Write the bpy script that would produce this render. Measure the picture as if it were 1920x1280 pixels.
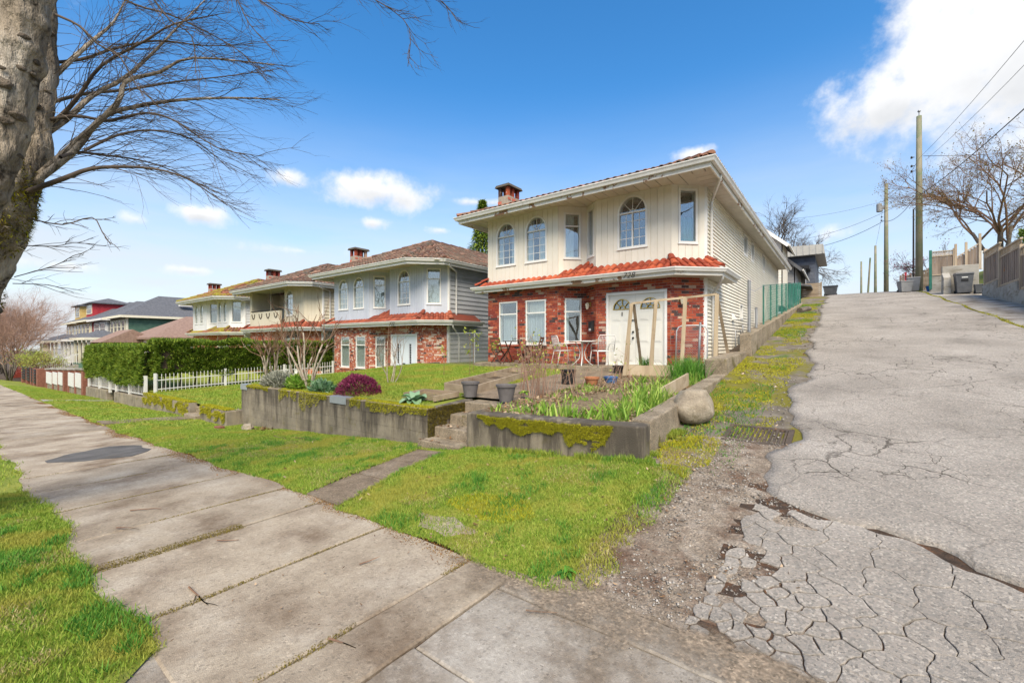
import bpy, bmesh, math, random
import numpy as np
from mathutils import Vector, Matrix
PI = math.pi
random.seed(7); RNG = np.random.default_rng(11)
scene = bpy.context.scene
for o in list(bpy.data.objects): bpy.data.objects.remove(o)
COL = scene.collection

# ---------------------------------------------------------------- camera
CAM_Z = 1.7
YAW = math.atan2(620, 816)
cam = bpy.data.cameras.new('camera'); camo = bpy.data.objects.new('camera', cam); COL.objects.link(camo)
camo.location = (0, 0, CAM_Z); camo.rotation_euler = (math.radians(90), 0, YAW)
cam.sensor_width = 36; cam.lens = 816 / 1920 * 36; cam.shift_y = 5 / 1920
cam.clip_start = 0.05; cam.clip_end = 3000
scene.camera = camo

# ---------------------------------------------------------------- sun, sky, exposure
SUN_EL, SUN_AZ = math.radians(48), math.radians(140)      # azimuth clockwise from +Y
sun = bpy.data.lights.new('sun', 'SUN'); sun.energy = 2.7; sun.angle = math.radians(38); sun.color = (1.0, .885, .70)
suno = bpy.data.objects.new('sun', sun); COL.objects.link(suno)
sd = Vector((math.sin(SUN_AZ) * math.cos(SUN_EL), math.cos(SUN_AZ) * math.cos(SUN_EL), math.sin(SUN_EL)))
suno.rotation_euler = (-sd).to_track_quat('-Z', 'Y').to_euler(); suno.location = sd * 60
scene.view_settings.view_transform = 'Standard'; scene.view_settings.look = 'None'
scene.view_settings.exposure = 1.24; scene.view_settings.gamma = 1; scene.view_settings.use_curve_mapping = False
scene.cycles.use_denoising = True
scene.cycles.max_bounces = 6; scene.cycles.diffuse_bounces = 3; scene.cycles.glossy_bounces = 3
scene.cycles.transparent_max_bounces = 12; scene.cycles.transmission_bounces = 4
scene.cycles.caustics_reflective = False; scene.cycles.caustics_refractive = False

def N(nt, t, **kw):
    n = nt.nodes.new(t)
    for k, v in kw.items():
        if k.startswith('i_'):
            n.inputs[k[2:].replace('_', ' ')].default_value = v
        else: setattr(n, k, v)
    return n
def math_node(nt, op, a, b=None, clamp=False, c=None):
    n = nt.nodes.new('ShaderNodeMath'); n.operation = op; n.use_clamp = clamp
    for i, v in enumerate((a, b, c)):
        if v is None: continue
        if isinstance(v, (int, float)): n.inputs[i].default_value = v
        else: nt.links.new(v, n.inputs[i])
    return n.outputs[0]
def ramp(nt, fac, stops, interp='LINEAR'):
    r = nt.nodes.new('ShaderNodeValToRGB'); r.color_ramp.interpolation = interp
    el = r.color_ramp.elements
    while len(el) < len(stops): el.new(0.5)
    for e, (p, c) in zip(el, stops):
        e.position = p; e.color = (*c[:3], 1) if not isinstance(c, (int, float)) else (c, c, c, 1)
    if fac is not None: nt.links.new(fac, r.inputs[0])
    return r.outputs[0]
def mixc(nt, fac, a, b, mode='MIX'):
    n = nt.nodes.new('ShaderNodeMix'); n.data_type = 'RGBA'; n.blend_type = mode
    for idx, v in ((0, fac), (6, a), (7, b)):
        if isinstance(v, (int, float)): n.inputs[idx].default_value = v
        elif isinstance(v, tuple): n.inputs[idx].default_value = (*v[:3], 1)
        else: nt.links.new(v, n.inputs[idx])
    return n.outputs[2]

world = bpy.data.worlds.new('World'); scene.world = world; world.use_nodes = True
world.cycles.sampling_method = 'MANUAL'; world.cycles.sample_map_resolution = 512
def build_sky():
    nt = world.node_tree; nt.nodes.clear(); L = nt.links
    out = N(nt, 'ShaderNodeOutputWorld'); bg = N(nt, 'ShaderNodeBackground'); L.new(bg.outputs[0], out.inputs[0])
    sky = N(nt, 'ShaderNodeTexSky', sky_type='NISHITA', sun_disc=False)
    sky.sun_elevation = SUN_EL; sky.sun_rotation = SUN_AZ; sky.altitude = 60; sky.air_density = 1.0; sky.dust_density = .6; sky.ozone_density = 2.2
    hs = N(nt, 'ShaderNodeHueSaturation', i_Hue=.498, i_Saturation=1.34, i_Value=1.3); L.new(sky.outputs[0], hs.inputs['Color'])
    tc = N(nt, 'ShaderNodeTexCoord'); nrm = N(nt, 'ShaderNodeVectorMath', operation='NORMALIZE'); L.new(tc.outputs['Generated'], nrm.inputs[0])
    sep = N(nt, 'ShaderNodeSeparateXYZ'); L.new(nrm.outputs[0], sep.inputs[0])
    x, y, z = sep.outputs
    az = math_node(nt, 'ARCTAN2', x, y); el = math_node(nt, 'ARCSINE', z)
    nz = N(nt, 'ShaderNodeTexNoise', i_Scale=5.5, i_Detail=5, i_Roughness=.6); L.new(nrm.outputs[0], nz.inputs['Vector'])
    nz2 = N(nt, 'ShaderNodeTexNoise', i_Scale=17, i_Detail=5, i_Roughness=.62); L.new(nrm.outputs[0], nz2.inputs['Vector'])
    nn = math_node(nt, 'ADD', math_node(nt, 'MULTIPLY', math_node(nt, 'SUBTRACT', nz.outputs['Fac'], .5), 1.7),
                   math_node(nt, 'MULTIPLY', math_node(nt, 'SUBTRACT', nz2.outputs['Fac'], .5), 1.5))
    # cumulus banks: azimuth, elevation, half width, half height (degrees)
    banks = CLOUDS
    dens = None; shade = None
    for (a, e, wa, we, st) in banks:
        da = math_node(nt, 'DIVIDE', math_node(nt, 'SUBTRACT', az, math.radians(a)), math.radians(wa))
        de = math_node(nt, 'DIVIDE', math_node(nt, 'SUBTRACT', el, math.radians(e)), math.radians(we))
        r = math_node(nt, 'SQRT', math_node(nt, 'ADD', math_node(nt, 'MULTIPLY', da, da), math_node(nt, 'MULTIPLY', de, de)))
        v = math_node(nt, 'SUBTRACT', st, r)
        dens = v if dens is None else math_node(nt, 'MAXIMUM', dens, v)
        sh = math_node(nt, 'MULTIPLY', math_node(nt, 'SUBTRACT', 1.0, r, clamp=True), math_node(nt, 'SUBTRACT', .25, math_node(nt, 'MULTIPLY', de, .9)))
        shade = sh if shade is None else math_node(nt, 'MAXIMUM', shade, sh)
    d = math_node(nt, 'ADD', dens, nn)
    mr = N(nt, 'ShaderNodeMapRange', interpolation_type='SMOOTHSTEP'); L.new(d, mr.inputs[0]); mr.inputs[1].default_value = -.05; mr.inputs[2].default_value = .8
    # thin high veil, denser towards the horizon
    mp = N(nt, 'ShaderNodeMapping'); mp.inputs['Scale'].default_value = (1.4, 1.4, 7); L.new(nrm.outputs[0], mp.inputs[0])
    nv = N(nt, 'ShaderNodeTexNoise', i_Scale=2.6, i_Detail=4, i_Roughness=.55); L.new(mp.outputs[0], nv.inputs['Vector'])
    hz = N(nt, 'ShaderNodeMapRange', interpolation_type='SMOOTHSTEP'); L.new(el, hz.inputs[0]); hz.inputs[1].default_value = math.radians(31); hz.inputs[2].default_value = math.radians(-2)
    veil = math_node(nt, 'MULTIPLY', hz.outputs[0], math_node(nt, 'ADD', .50, math_node(nt, 'MULTIPLY', nv.outputs['Fac'], .95)), clamp=True)
    nsh = math_node(nt, 'ADD', shade, math_node(nt, 'MULTIPLY', math_node(nt, 'SUBTRACT', nz.outputs['Fac'], .5), .9), clamp=True)
    ccol = ramp(nt, nsh, [(0, (5.9, 5.9, 5.95)), (.25, (5.2, 5.25, 5.35)), (.6, (3.5, 3.65, 3.85))])
    c1 = mixc(nt, veil, hs.outputs[0], (4.4, 4.6, 4.85))
    c2 = mixc(nt, mr.outputs[0], c1, ccol)
    L.new(c2, bg.inputs[0]); bg.inputs[1].default_value = .08
YD = math.degrees(YAW)
def cl(px, py, w, h, st=1.0):
    f = 816.; r = (px - 960) / f; u = (645 - py) / f
    az = math.degrees(math.atan(r)); e = math.degrees(math.atan(u / math.hypot(1, r)))
    k = math.degrees(1 / f / (1 + r * r))
    return (az - YD, e, w * k, h * k * math.hypot(1, r), st)
CLOUDS = [cl(1870, 90, 260, 190, 1.25), cl(1640, 195, 170, 75, .95), cl(1990, 230, 240, 90, 1.0), cl(1300, 290, 75, 20, .8), cl(700, 358, 130, 38, .95), cl(540, 335, 62, 24, .85),
          cl(370, 402, 75, 24, .9), cl(250, 410, 80, 22, .7), cl(357, 507, 62, 15, .85), cl(700, 418, 45, 17, .8), cl(825, 432, 38, 13, .75),
          cl(120, 500, 170, 26, .62), cl(560, 470, 220, 22, .5), cl(900, 380, 120, 14, .45), cl(1560, 440, 160, 40, .6),
          (65, 30, 34, 11, 1), (125, 26, 40, 12, 1), (178, 34, 40, 14, 1), (-130, 28, 40, 12, 1), (-160, 58, 26, 12, .9)]
build_sky()

# ---------------------------------------------------------------- materials
MATS = {}
def mat(name, c1, c2=None, c3=None, scale=4., detail=6, rough=.8, bump=0., bscale=60., spec=.3, var=0., metal=0., stretch=None, coord='Object',
        stain=None, sscale=1.5, sthr=(.5, .65), sstretch=None, fine=0., fscale=120., isl=0., extra=None):
    m = bpy.data.materials.new(name); m.use_nodes = True; nt = m.node_tree; L = nt.links
    p = nt.nodes['Principled BSDF']; p.inputs['Roughness'].default_value = rough; p.inputs['Metallic'].default_value = metal
    p.inputs['Specular IOR Level'].default_value = spec
    if coord == 'World':
        g = N(nt, 'ShaderNodeNewGeometry'); vec = g.outputs['Position']
    else:
        g = N(nt, 'ShaderNodeTexCoord'); vec = g.outputs['Object']
    v0 = vec
    if stretch:
        mp = N(nt, 'ShaderNodeMapping'); mp.inputs['Scale'].default_value = stretch; L.new(vec, mp.inputs[0]); vec = mp.outputs[0]
    c2 = c2 or tuple(v * .8 for v in c1); c3 = c3 or c1
    nz = N(nt, 'ShaderNodeTexNoise', i_Scale=scale, i_Detail=detail, i_Roughness=.6); L.new(vec, nz.inputs['Vector'])
    col = ramp(nt, nz.outputs['Fac'], [(.3, c2), (.5, c1), (.72, c3)])
    if fine:
        nf = N(nt, 'ShaderNodeTexNoise', i_Scale=fscale, i_Detail=3, i_Roughness=.7); L.new(vec, nf.inputs['Vector'])
        f = math_node(nt, 'ADD', 1 - fine * .5, math_node(nt, 'MULTIPLY', math_node(nt, 'SUBTRACT', nf.outputs['Fac'], .25), fine * 2))
        cx = N(nt, 'ShaderNodeVectorMath', operation='SCALE'); L.new(col, cx.inputs[0]); L.new(f, cx.inputs['Scale']); col = cx.outputs[0]
    if stain:
        vs = v0
        if sstretch:
            mp = N(nt, 'ShaderNodeMapping'); mp.inputs['Scale'].default_value = sstretch; L.new(v0, mp.inputs[0]); vs = mp.outputs[0]
        ns = N(nt, 'ShaderNodeTexNoise', i_Scale=sscale, i_Detail=8, i_Roughness=.65); L.new(vs, ns.inputs['Vector'])
        mr = N(nt, 'ShaderNodeMapRange', interpolation_type='SMOOTHSTEP'); L.new(ns.outputs['Fac'], mr.inputs[0]); mr.inputs[1].default_value = sthr[0]; mr.inputs[2].default_value = sthr[1]
        col = mixc(nt, mr.outputs[0], col, stain)
    if extra: col = extra(nt, col, v0)
    if var or isl:
        oi = N(nt, 'ShaderNodeObjectInfo'); r = oi.outputs['Random']
        if isl:
            ge = N(nt, 'ShaderNodeNewGeometry'); r = math_node(nt, 'FRACT', math_node(nt, 'ADD', r, ge.outputs['Random Per Island']))
        k = max(var, isl)
        f = math_node(nt, 'ADD', 1 - k / 2, math_node(nt, 'MULTIPLY', r, k))
        cx = N(nt, 'ShaderNodeVectorMath', operation='SCALE'); L.new(col, cx.inputs[0]); L.new(f, cx.inputs['Scale']); col = cx.outputs[0]
    L.new(col, p.inputs['Base Color'])
    if bump:
        nb = N(nt, 'ShaderNodeTexNoise', i_Scale=bscale, i_Detail=4, i_Roughness=.65); L.new(vec, nb.inputs['Vector'])
        b = N(nt, 'ShaderNodeBump', i_Strength=min(bump, 1.), i_Distance=.02 if bump <= 1 else .06); L.new(nb.outputs['Fac'], b.inputs['Height']); L.new(b.outputs[0], p.inputs['Normal'])
    MATS[name] = m
    return m
def ramp_mat(name, stops, rough=.85, blotch=None, bt=(.58, .66), bsc=9., bump=.3, bscale=70., spec=.25, moss=None, mthr=(.52, .6), msc=1.2):
    """a colour of its own for each piece: object random plus island random through a stepped ramp"""
    m = bpy.data.materials.new(name); m.use_nodes = True; nt = m.node_tree; L = nt.links
    p = nt.nodes['Principled BSDF']; p.inputs['Roughness'].default_value = rough; p.inputs['Specular IOR Level'].default_value = spec
    oi = N(nt, 'ShaderNodeObjectInfo'); ge = N(nt, 'ShaderNodeNewGeometry')
    r = math_node(nt, 'FRACT', math_node(nt, 'ADD', oi.outputs['Random'], ge.outputs['Random Per Island']))
    col = ramp(nt, r, stops, 'CONSTANT')
    nz = N(nt, 'ShaderNodeTexNoise', i_Scale=bsc * 3, i_Detail=5); L.new(ge.outputs['Position'], nz.inputs['Vector'])
    f = math_node(nt, 'ADD', .72, math_node(nt, 'MULTIPLY', nz.outputs['Fac'], .56))
    cx = N(nt, 'ShaderNodeVectorMath', operation='SCALE'); L.new(col, cx.inputs[0]); L.new(f, cx.inputs['Scale']); col = cx.outputs[0]
    for c, t, s in ((blotch, bt, bsc), (moss, mthr, msc)):
        if not c: continue
        ns = N(nt, 'ShaderNodeTexNoise', i_Scale=s, i_Detail=7, i_Roughness=.7); L.new(ge.outputs['Position'], ns.inputs['Vector'])
        mr = N(nt, 'ShaderNodeMapRange', interpolation_type='SMOOTHSTEP'); L.new(ns.outputs['Fac'], mr.inputs[0]); mr.inputs[1].default_value = t[0]; mr.inputs[2].default_value = t[1]
        col = mixc(nt, mr.outputs[0], col, c)
    L.new(col, p.inputs['Base Color'])
    nb = N(nt, 'ShaderNodeTexNoise', i_Scale=bscale, i_Detail=4); L.new(ge.outputs['Position'], nb.inputs['Vector'])
    b = N(nt, 'ShaderNodeBump', i_Strength=bump, i_Distance=.01); L.new(nb.outputs['Fac'], b.inputs['Height']); L.new(b.outputs[0], p.inputs['Normal'])
    MATS[name] = m; return m
def blade_mat(name, ca, cb, cc, patch=None, pscale=.8, pthr=(.5, .62), rough=.6, trans=.25):
    """leaf blades: per-blade random, large patches of another growth"""
    m = bpy.data.materials.new(name); m.use_nodes = True; nt = m.node_tree; L = nt.links
    p = nt.nodes['Principled BSDF']; p.inputs['Roughness'].default_value = rough; p.inputs['Specular IOR Level'].default_value = .2
    at = N(nt, 'ShaderNodeAttribute', attribute_name='rnd'); ge = N(nt, 'ShaderNodeNewGeometry')
    col = ramp(nt, at.outputs['Fac'], [(0, ca), (.5, cb), (1, cc)])
    if patch:
        ns = N(nt, 'ShaderNodeTexNoise', i_Scale=pscale, i_Detail=7, i_Roughness=.65); L.new(ge.outputs['Position'], ns.inputs['Vector'])
        mr = N(nt, 'ShaderNodeMapRange', interpolation_type='SMOOTHSTEP'); L.new(ns.outputs['Fac'], mr.inputs[0]); mr.inputs[1].default_value = pthr[0]; mr.inputs[2].default_value = pthr[1]
        col = mixc(nt, math_node(nt, 'MULTIPLY', mr.outputs[0], .8), col, patch)
    L.new(col, p.inputs['Base Color'])
    if trans:
        tr = N(nt, 'ShaderNodeBsdfTranslucent'); L.new(col, tr.inputs[0]); mx = N(nt, 'ShaderNodeMixShader'); mx.inputs[0].default_value = trans
        L.new(p.outputs[0], mx.inputs[1]); L.new(tr.outputs[0], mx.inputs[2]); L.new(mx.outputs[0], nt.nodes['Material Output'].inputs[0])
    MATS[name] = m; return m
def glass_mat(name, tint=(.9, .95, .95), refl=1.0):
    m = bpy.data.materials.new(name); m.use_nodes = True; nt = m.node_tree; L = nt.links; nt.nodes.remove(nt.nodes['Principled BSDF'])
    t = N(nt, 'ShaderNodeBsdfTransparent'); t.inputs[0].default_value = (*tint, 1); g = N(nt, 'ShaderNodeBsdfGlossy'); g.inputs['Roughness'].default_value = .012
    g.inputs[0].default_value = (.95, .97, 1, 1)
    ge = N(nt, 'ShaderNodeNewGeometry'); nz = N(nt, 'ShaderNodeTexNoise', i_Scale=1.7, i_Detail=1); L.new(ge.outputs['Position'], nz.inputs['Vector'])
    b = N(nt, 'ShaderNodeBump', i_Strength=.12, i_Distance=.05); L.new(nz.outputs['Fac'], b.inputs['Height']); L.new(b.outputs[0], g.inputs['Normal'])
    f = N(nt, 'ShaderNodeLayerWeight'); f.inputs['Blend'].default_value = .5
    fm = math_node(nt, 'ADD', .17 * refl, math_node(nt, 'MULTIPLY', math_node(nt, 'POWER', f.outputs['Facing'], 3.0), .75), clamp=True); mx = N(nt, 'ShaderNodeMixShader')
    L.new(fm, mx.inputs[0]); L.new(t.outputs[0], mx.inputs[1]); L.new(g.outputs[0], mx.inputs[2]); L.new(mx.outputs[0], nt.nodes['Material Output'].inputs[0])
    MATS[name] = m; return m

# ---------------------------------------------------------------- mesh helpers
class MB:
    def __init__(s): s.v = []; s.f = []
    def add(s, vs, fs):
        b = len(s.v); s.v.extend(vs); s.f.extend([tuple(i + b for i in f) for f in fs]); return s
    def box(s, x0, x1, y0, y1, z0, z1):
        return s.add([(x0, y0, z0), (x1, y0, z0), (x1, y1, z0), (x0, y1, z0), (x0, y0, z1), (x1, y0, z1), (x1, y1, z1), (x0, y1, z1)],
                     [(3, 2, 1, 0), (4, 5, 6, 7), (0, 1, 5, 4), (1, 2, 6, 5), (2, 3, 7, 6), (3, 0, 4, 7)])
    def hexa(s, bot, top):
        return s.add(list(bot) + list(top), [(3, 2, 1, 0), (4, 5, 6, 7), (0, 1, 5, 4), (1, 2, 6, 5), (2, 3, 7, 6), (3, 0, 4, 7)])
    def beam(s, a, b, w, h, up=(0, 0, 1)):
        a, b = Vector(a), Vector(b); d = (b - a).normalized(); u = Vector(up)
        if abs(d.dot(u)) > .95: u = Vector((0, 1, 0))
        x = d.cross(u).normalized() * w / 2; z = x.cross(d).normalized() * h / 2
        return s.hexa([a - x - z, a + x - z, a + x + z, a - x + z], [b - x - z, b + x - z, b + x + z, b - x + z])
    def prism(s, poly, z0, z1):
        n = len(poly); zf = (lambda i: z0[i]) if isinstance(z0, (list, tuple)) else (lambda i: z0); zt = (lambda i: z1[i]) if isinstance(z1, (list, tuple)) else (lambda i: z1)
        vs = [(p[0], p[1], zf(i)) for i, p in enumerate(poly)] + [(p[0], p[1], zt(i)) for i, p in enumerate(poly)]
        return s.add(vs, [tuple(range(n - 1, -1, -1)), tuple(range(n, 2 * n))] + [(i, (i + 1) % n, n + (i + 1) % n, n + i) for i in range(n)])
    def face(s, pts): return s.add([tuple(p) for p in pts], [tuple(range(len(pts)))])
    def tube(s, pts, r, n=6, cap=True):
        pts = [Vector(p) for p in pts]; m = len(pts); rs = r if isinstance(r, (list, tuple)) else [r] * m
        b = len(s.v); prev = None
        for i, p in enumerate(pts):
            d = (pts[min(i + 1, m - 1)] - pts[max(i - 1, 0)])
            if d.length < 1e-9: d = Vector((0, 0, 1))
            d.normalize()
            if prev is None:
                x = d.cross(Vector((0, 0, 1)));
                if x.length < .05: x = d.cross(Vector((1, 0, 0)))
                x.normalize()
            else:
                x = prev - d * prev.dot(d)
                x.normalize()
            prev = x; y = d.cross(x)
            for k in range(n):
                a = 2 * PI * k / n; s.v.append(tuple(p + (x * math.cos(a) + y * math.sin(a)) * rs[i]))
        for i in range(m - 1):
            for k in range(n):
                k2 = (k + 1) % n; s.f.append((b + i * n + k, b + i * n + k2, b + (i + 1) * n + k2, b + (i + 1) * n + k))
        if cap: s.f.append(tuple(b + k for k in range(n - 1, -1, -1))); s.f.append(tuple(b + (m - 1) * n + k for k in range(n)))
        return s
    def lathe(s, prof, c=(0, 0, 0), n=16):
        b = len(s.v)
        for (r, z) in prof:
            for k in range(n): a = 2 * PI * k / n; s.v.append((c[0] + r * math.cos(a), c[1] + r * math.sin(a), c[2] + z))
        for i in range(len(prof) - 1):
            for k in range(n): k2 = (k + 1) % n; s.f.append((b + i * n + k, b + i * n + k2, b + (i + 1) * n + k2, b + (i + 1) * n + k))
        s.f.append(tuple(b + k for k in range(n - 1, -1, -1))); s.f.append(tuple(b + (len(prof) - 1) * n + k for k in range(n)))
        return s
    def blob(s, c, rx, ry, rz, nu=10, nv=7, jit=.0, rnd=random):
        b = len(s.v); s.v.append((c[0], c[1], c[2] - rz))
        for i in range(1, nv):
            t = -PI / 2 + PI * i / nv
            for k in range(nu):
                a = 2 * PI * k / nu; j = 1 + rnd.uniform(-jit, jit)
                s.v.append((c[0] + rx * math.cos(t) * math.cos(a) * j, c[1] + ry * math.cos(t) * math.sin(a) * j, c[2] + rz * math.sin(t) * j))
        s.v.append((c[0], c[1], c[2] + rz)); top = len(s.v) - 1
        for k in range(nu): s.f.append((b, b + 1 + (k + 1) % nu, b + 1 + k))
        for i in range(nv - 2):
            for k in range(nu): k2 = (k + 1) % nu; s.f.append((b + 1 + i * nu + k, b + 1 + i * nu + k2, b + 1 + (i + 1) * nu + k2, b + 1 + (i + 1) * nu + k))
        for k in range(nu): s.f.append((top, b + 1 + (nv - 2) * nu + k, b + 1 + (nv - 2) * nu + (k + 1) % nu))
        return s
    def mesh(s, name, off=(0, 0, 0)):
        me = bpy.data.meshes.new(name)
        ox, oy, oz = off
        me.from_pydata([(v[0] - ox, v[1] - oy, v[2] - oz) for v in s.v], [], s.f); me.update(); return me

ORG = {}
def org(o): return ORG.get(o.name, (0, 0, 0)) if o is not None else (0, 0, 0)
def setm(o, m):
    if m is not None: o.data.materials.append(MATS[m] if isinstance(m, str) else m)
def tag(o, label=None, cat=None, group=None, kind=None):
    if label: o['label'] = label
    if cat: o['category'] = cat
    if group: o['group'] = group
    if kind: o['kind'] = kind
    return o
def thing(name, loc, label, cat, group=None):
    o = bpy.data.objects.new(name, None); COL.objects.link(o); o.location = loc; o.empty_display_size = .2
    ORG[o.name] = tuple(loc); return tag(o, label, cat, group)
def part(name, mb, m, parent, smooth=False, label=None, kind=None):
    """one mesh under its thing; coordinates are given in world space"""
    me = mb.mesh(name, org(parent)) if isinstance(mb, MB) else mb
    o = bpy.data.objects.new(name, me); COL.objects.link(o); setm(o, m); o.parent = parent; ORG[o.name] = org(parent)
    if smooth: me.shade_smooth()
    if label: o['label'] = label
    if kind: o['kind'] = kind
    return o
def solo(name, mb, m, loc, label=None, cat=None, group=None, kind=None, smooth=False):
    """a thing (or a piece of the setting) that is one mesh"""
    me = mb.mesh(name, loc) if isinstance(mb, MB) else mb
    o = bpy.data.objects.new(name, me); COL.objects.link(o); setm(o, m); o.location = loc; ORG[o.name] = tuple(loc)
    if smooth: me.shade_smooth()
    return tag(o, label, cat, group, kind)
def inst(name, me, parent, loc, rot=None, scale=None):
    o = bpy.data.objects.new(name, me); COL.objects.link(o); o.parent = parent; b = org(parent)
    o.location = (loc[0] - b[0], loc[1] - b[1], loc[2] - b[2])
    if rot is not None: o.rotation_euler = rot
    if scale is not None: o.scale = scale
    return o
def copy_tree(o, loc, rz=0., label=None, group=None, scale=None):
    r = o.copy(); COL.objects.link(r); r.location = loc; r.rotation_euler = (0, 0, rz)
    if scale: r.scale = (scale,) * 3
    if label: r['label'] = label
    if group: r['group'] = group
    for ch in list(o.children):
        c = ch.copy(); COL.objects.link(c); c.parent = r
        for g in list(ch.children):
            d = g.copy(); COL.objects.link(d); d.parent = c
    return r
def lerp(a, b, t): return a + (b - a) * t
def interp(pts, x):
    xs = [p[0] for p in pts]; ys = [p[1] for p in pts]
    return np.interp(x, xs, ys) if isinstance(x, np.ndarray) else float(np.interp(x, xs, ys))

class Frame:
    """wall frame: u along the wall, v up (world z), n outwards"""
    def __init__(s, P, Q, out=-1):
        s.P = Vector((P[0], P[1], 0)); d = Vector((Q[0] - P[0], Q[1] - P[1], 0)); s.L = d.length; s.d = d.normalized()
        s.n = Vector((s.d.y, -s.d.x, 0))
    def __call__(s, u, v, n=0.): p = s.P + s.d * u + s.n * n; return (p.x, p.y, v)
    def rot(s): return math.atan2(s.d.y, s.d.x)
def xbox(mb, fr, u0, u1, v0, v1, n0, n1):
    return mb.hexa([fr(u0, v0, n1), fr(u1, v0, n1), fr(u1, v0, n0), fr(u0, v0, n0)], [fr(u0, v1, n1), fr(u1, v1, n1), fr(u1, v1, n0), fr(u0, v1, n0)])
def xpoly(mb, fr, pts, n0, n1):
    """extruded polygon in wall coordinates (counter-clockwise from outside)"""
    k = len(pts)
    vs = [fr(u, v, n1) for u, v in pts] + [fr(u, v, n0) for u, v in pts]
    return mb.add(vs, [tuple(range(k)), tuple(range(2 * k - 1, k - 1, -1))] + [(i, k + i, k + (i + 1) % k, (i + 1) % k) for i in range(k)])

# ---------------------------------------------------------------- the palette
mat('soil', (.085, .06, .04), (.05, .036, .025), (.13, .10, .07), scale=9, rough=1, bump=.8, bscale=40, fine=.5, coord='World')
mat('litter_soil', (.20, .15, .09), (.085, .06, .04), (.30, .23, .14), scale=14, rough=1, bump=1., bscale=60, fine=.7, fscale=90, coord='World')
mat('turf', (.22, .26, .035), (.13, .17, .028), (.31, .31, .06), scale=2.2, rough=1, bump=1, bscale=60, fine=.6, fscale=150, coord='World', stain=(.20, .16, .07), sscale=2.4, sthr=(.60, .74))
mat('dry_turf', (.15, .19, .03), (.09, .12, .025), (.22, .20, .07), scale=3, rough=1, bump=1, bscale=60, fine=.6, fscale=150, coord='World', stain=(.16, .12, .075), sscale=3, sthr=(.50, .66))
def slab_extra(nt, col, v0):
    # pits and exposed grains
    vo = N(nt, 'ShaderNodeTexVoronoi', i_Scale=70); nt.links.new(v0, vo.inputs['Vector'])
    r = ramp(nt, vo.outputs['Color'], [(0, .45), (.25, .9), (.8, 1.12), (1, 1.5)])
    return mixc(nt, .7, col, r, 'MULTIPLY')
mat('sidewalk_concrete', (.365, .305, .23), (.25, .20, .145), (.44, .385, .31), scale=1.7, rough=.95, bump=.55, bscale=130, coord='World', stain=(.14, .095, .06), sscale=1.1, sthr=(.43, .76), var=.22, extra=slab_extra)
mat('rust_moss', (.20, .09, .025), (.12, .055, .02), (.28, .15, .03), scale=8, rough=1, bump=.8, bscale=90, coord='World', fine=.5)
mat('apron_concrete', (.40, .365, .315), (.29, .255, .21), (.47, .44, .39), scale=2, rough=.95, bump=.5, bscale=150, coord='World', stain=(.19, .15, .11), sscale=1.3, sthr=(.42, .68), extra=slab_extra)
def agg_extra(nt, col, v0):
    vo = N(nt, 'ShaderNodeTexVoronoi', i_Scale=75); nt.links.new(v0, vo.inputs['Vector'])
    r = ramp(nt, vo.outputs['Color'], [(0, (.45, .42, .38)), (.35, (.9, .86, .8)), (.7, (1.1, 1.0, .9)), (1, (1.75, 1.65, 1.5))])
    return mixc(nt, .85, col, r, 'MULTIPLY')
mat('asphalt', (.315, .30, .28), (.245, .232, .215), (.37, .355, .335), scale=1.1, rough=.95, bump=.7, bscale=120, coord='World', extra=agg_extra, stain=(.17, .16, .145), sscale=.8, sthr=(.56, .8))
def lane_extra(nt, col, v0):
    col = agg_extra(nt, col, v0)
    # hairline cracks, gathered in weathered zones
    wn = N(nt, 'ShaderNodeTexNoise', i_Scale=1.6, i_Detail=5); nt.links.new(v0, wn.inputs['Vector'])
    wv = N(nt, 'ShaderNodeVectorMath', operation='ADD'); sc = N(nt, 'ShaderNodeVectorMath', operation='SCALE'); sc.inputs['Scale'].default_value = .55
    nt.links.new(wn.outputs['Color'], sc.inputs[0]); nt.links.new(v0, wv.inputs[0]); nt.links.new(sc.outputs[0], wv.inputs[1])
    gn = N(nt, 'ShaderNodeTexNoise', i_Scale=.45, i_Detail=3); nt.links.new(v0, gn.inputs['Vector'])
    gr = N(nt, 'ShaderNodeMapRange'); nt.links.new(gn.outputs['Fac'], gr.inputs[0]); gr.inputs[1].default_value = .47; gr.inputs[2].default_value = .56; gate = gr.outputs[0]
    cr = []
    for s_, w_ in ((.8, .009), (2.4, .013)):
        vo = N(nt, 'ShaderNodeTexVoronoi', feature='DISTANCE_TO_EDGE', i_Scale=s_); nt.links.new(wv.outputs[0], vo.inputs['Vector'])
        c = N(nt, 'ShaderNodeMapRange'); nt.links.new(vo.outputs['Distance'], c.inputs[0]); c.inputs[1].default_value = w_ * .35; c.inputs[2].default_value = w_; c.inputs[3].default_value = 1; c.inputs[4].default_value = 0
        cr.append(c.outputs[0])
    out = math_node(nt, 'MAXIMUM', math_node(nt, 'MULTIPLY', cr[0], math_node(nt, 'ADD', .35, math_node(nt, 'MULTIPLY', gate, .65))), math_node(nt, 'MULTIPLY', cr[1], gate))
    return mixc(nt, out, col, (.055, .045, .035))
mat('lane_asphalt', (.32, .305, .285), (.25, .237, .22), (.385, .37, .35), scale=.8, rough=.95, bump=.7, bscale=120, coord='World', extra=lane_extra, stain=(.20, .19, .175), sscale=.7, sthr=(.52, .8))
mat('broken_edge', (.26, .225, .185), (.155, .125, .10), (.36, .33, .295), scale=5, rough=1, bump=1., bscale=45, coord='World', fine=.7, fscale=80, stain=(.13, .085, .06), sscale=2, sthr=(.45, .65), extra=agg_extra)
mat('crack_dirt', (.075, .05, .035), (.035, .025, .018), (.16, .075, .035), scale=12, rough=1, bump=1, bscale=80, coord='World', fine=.5)
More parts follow.
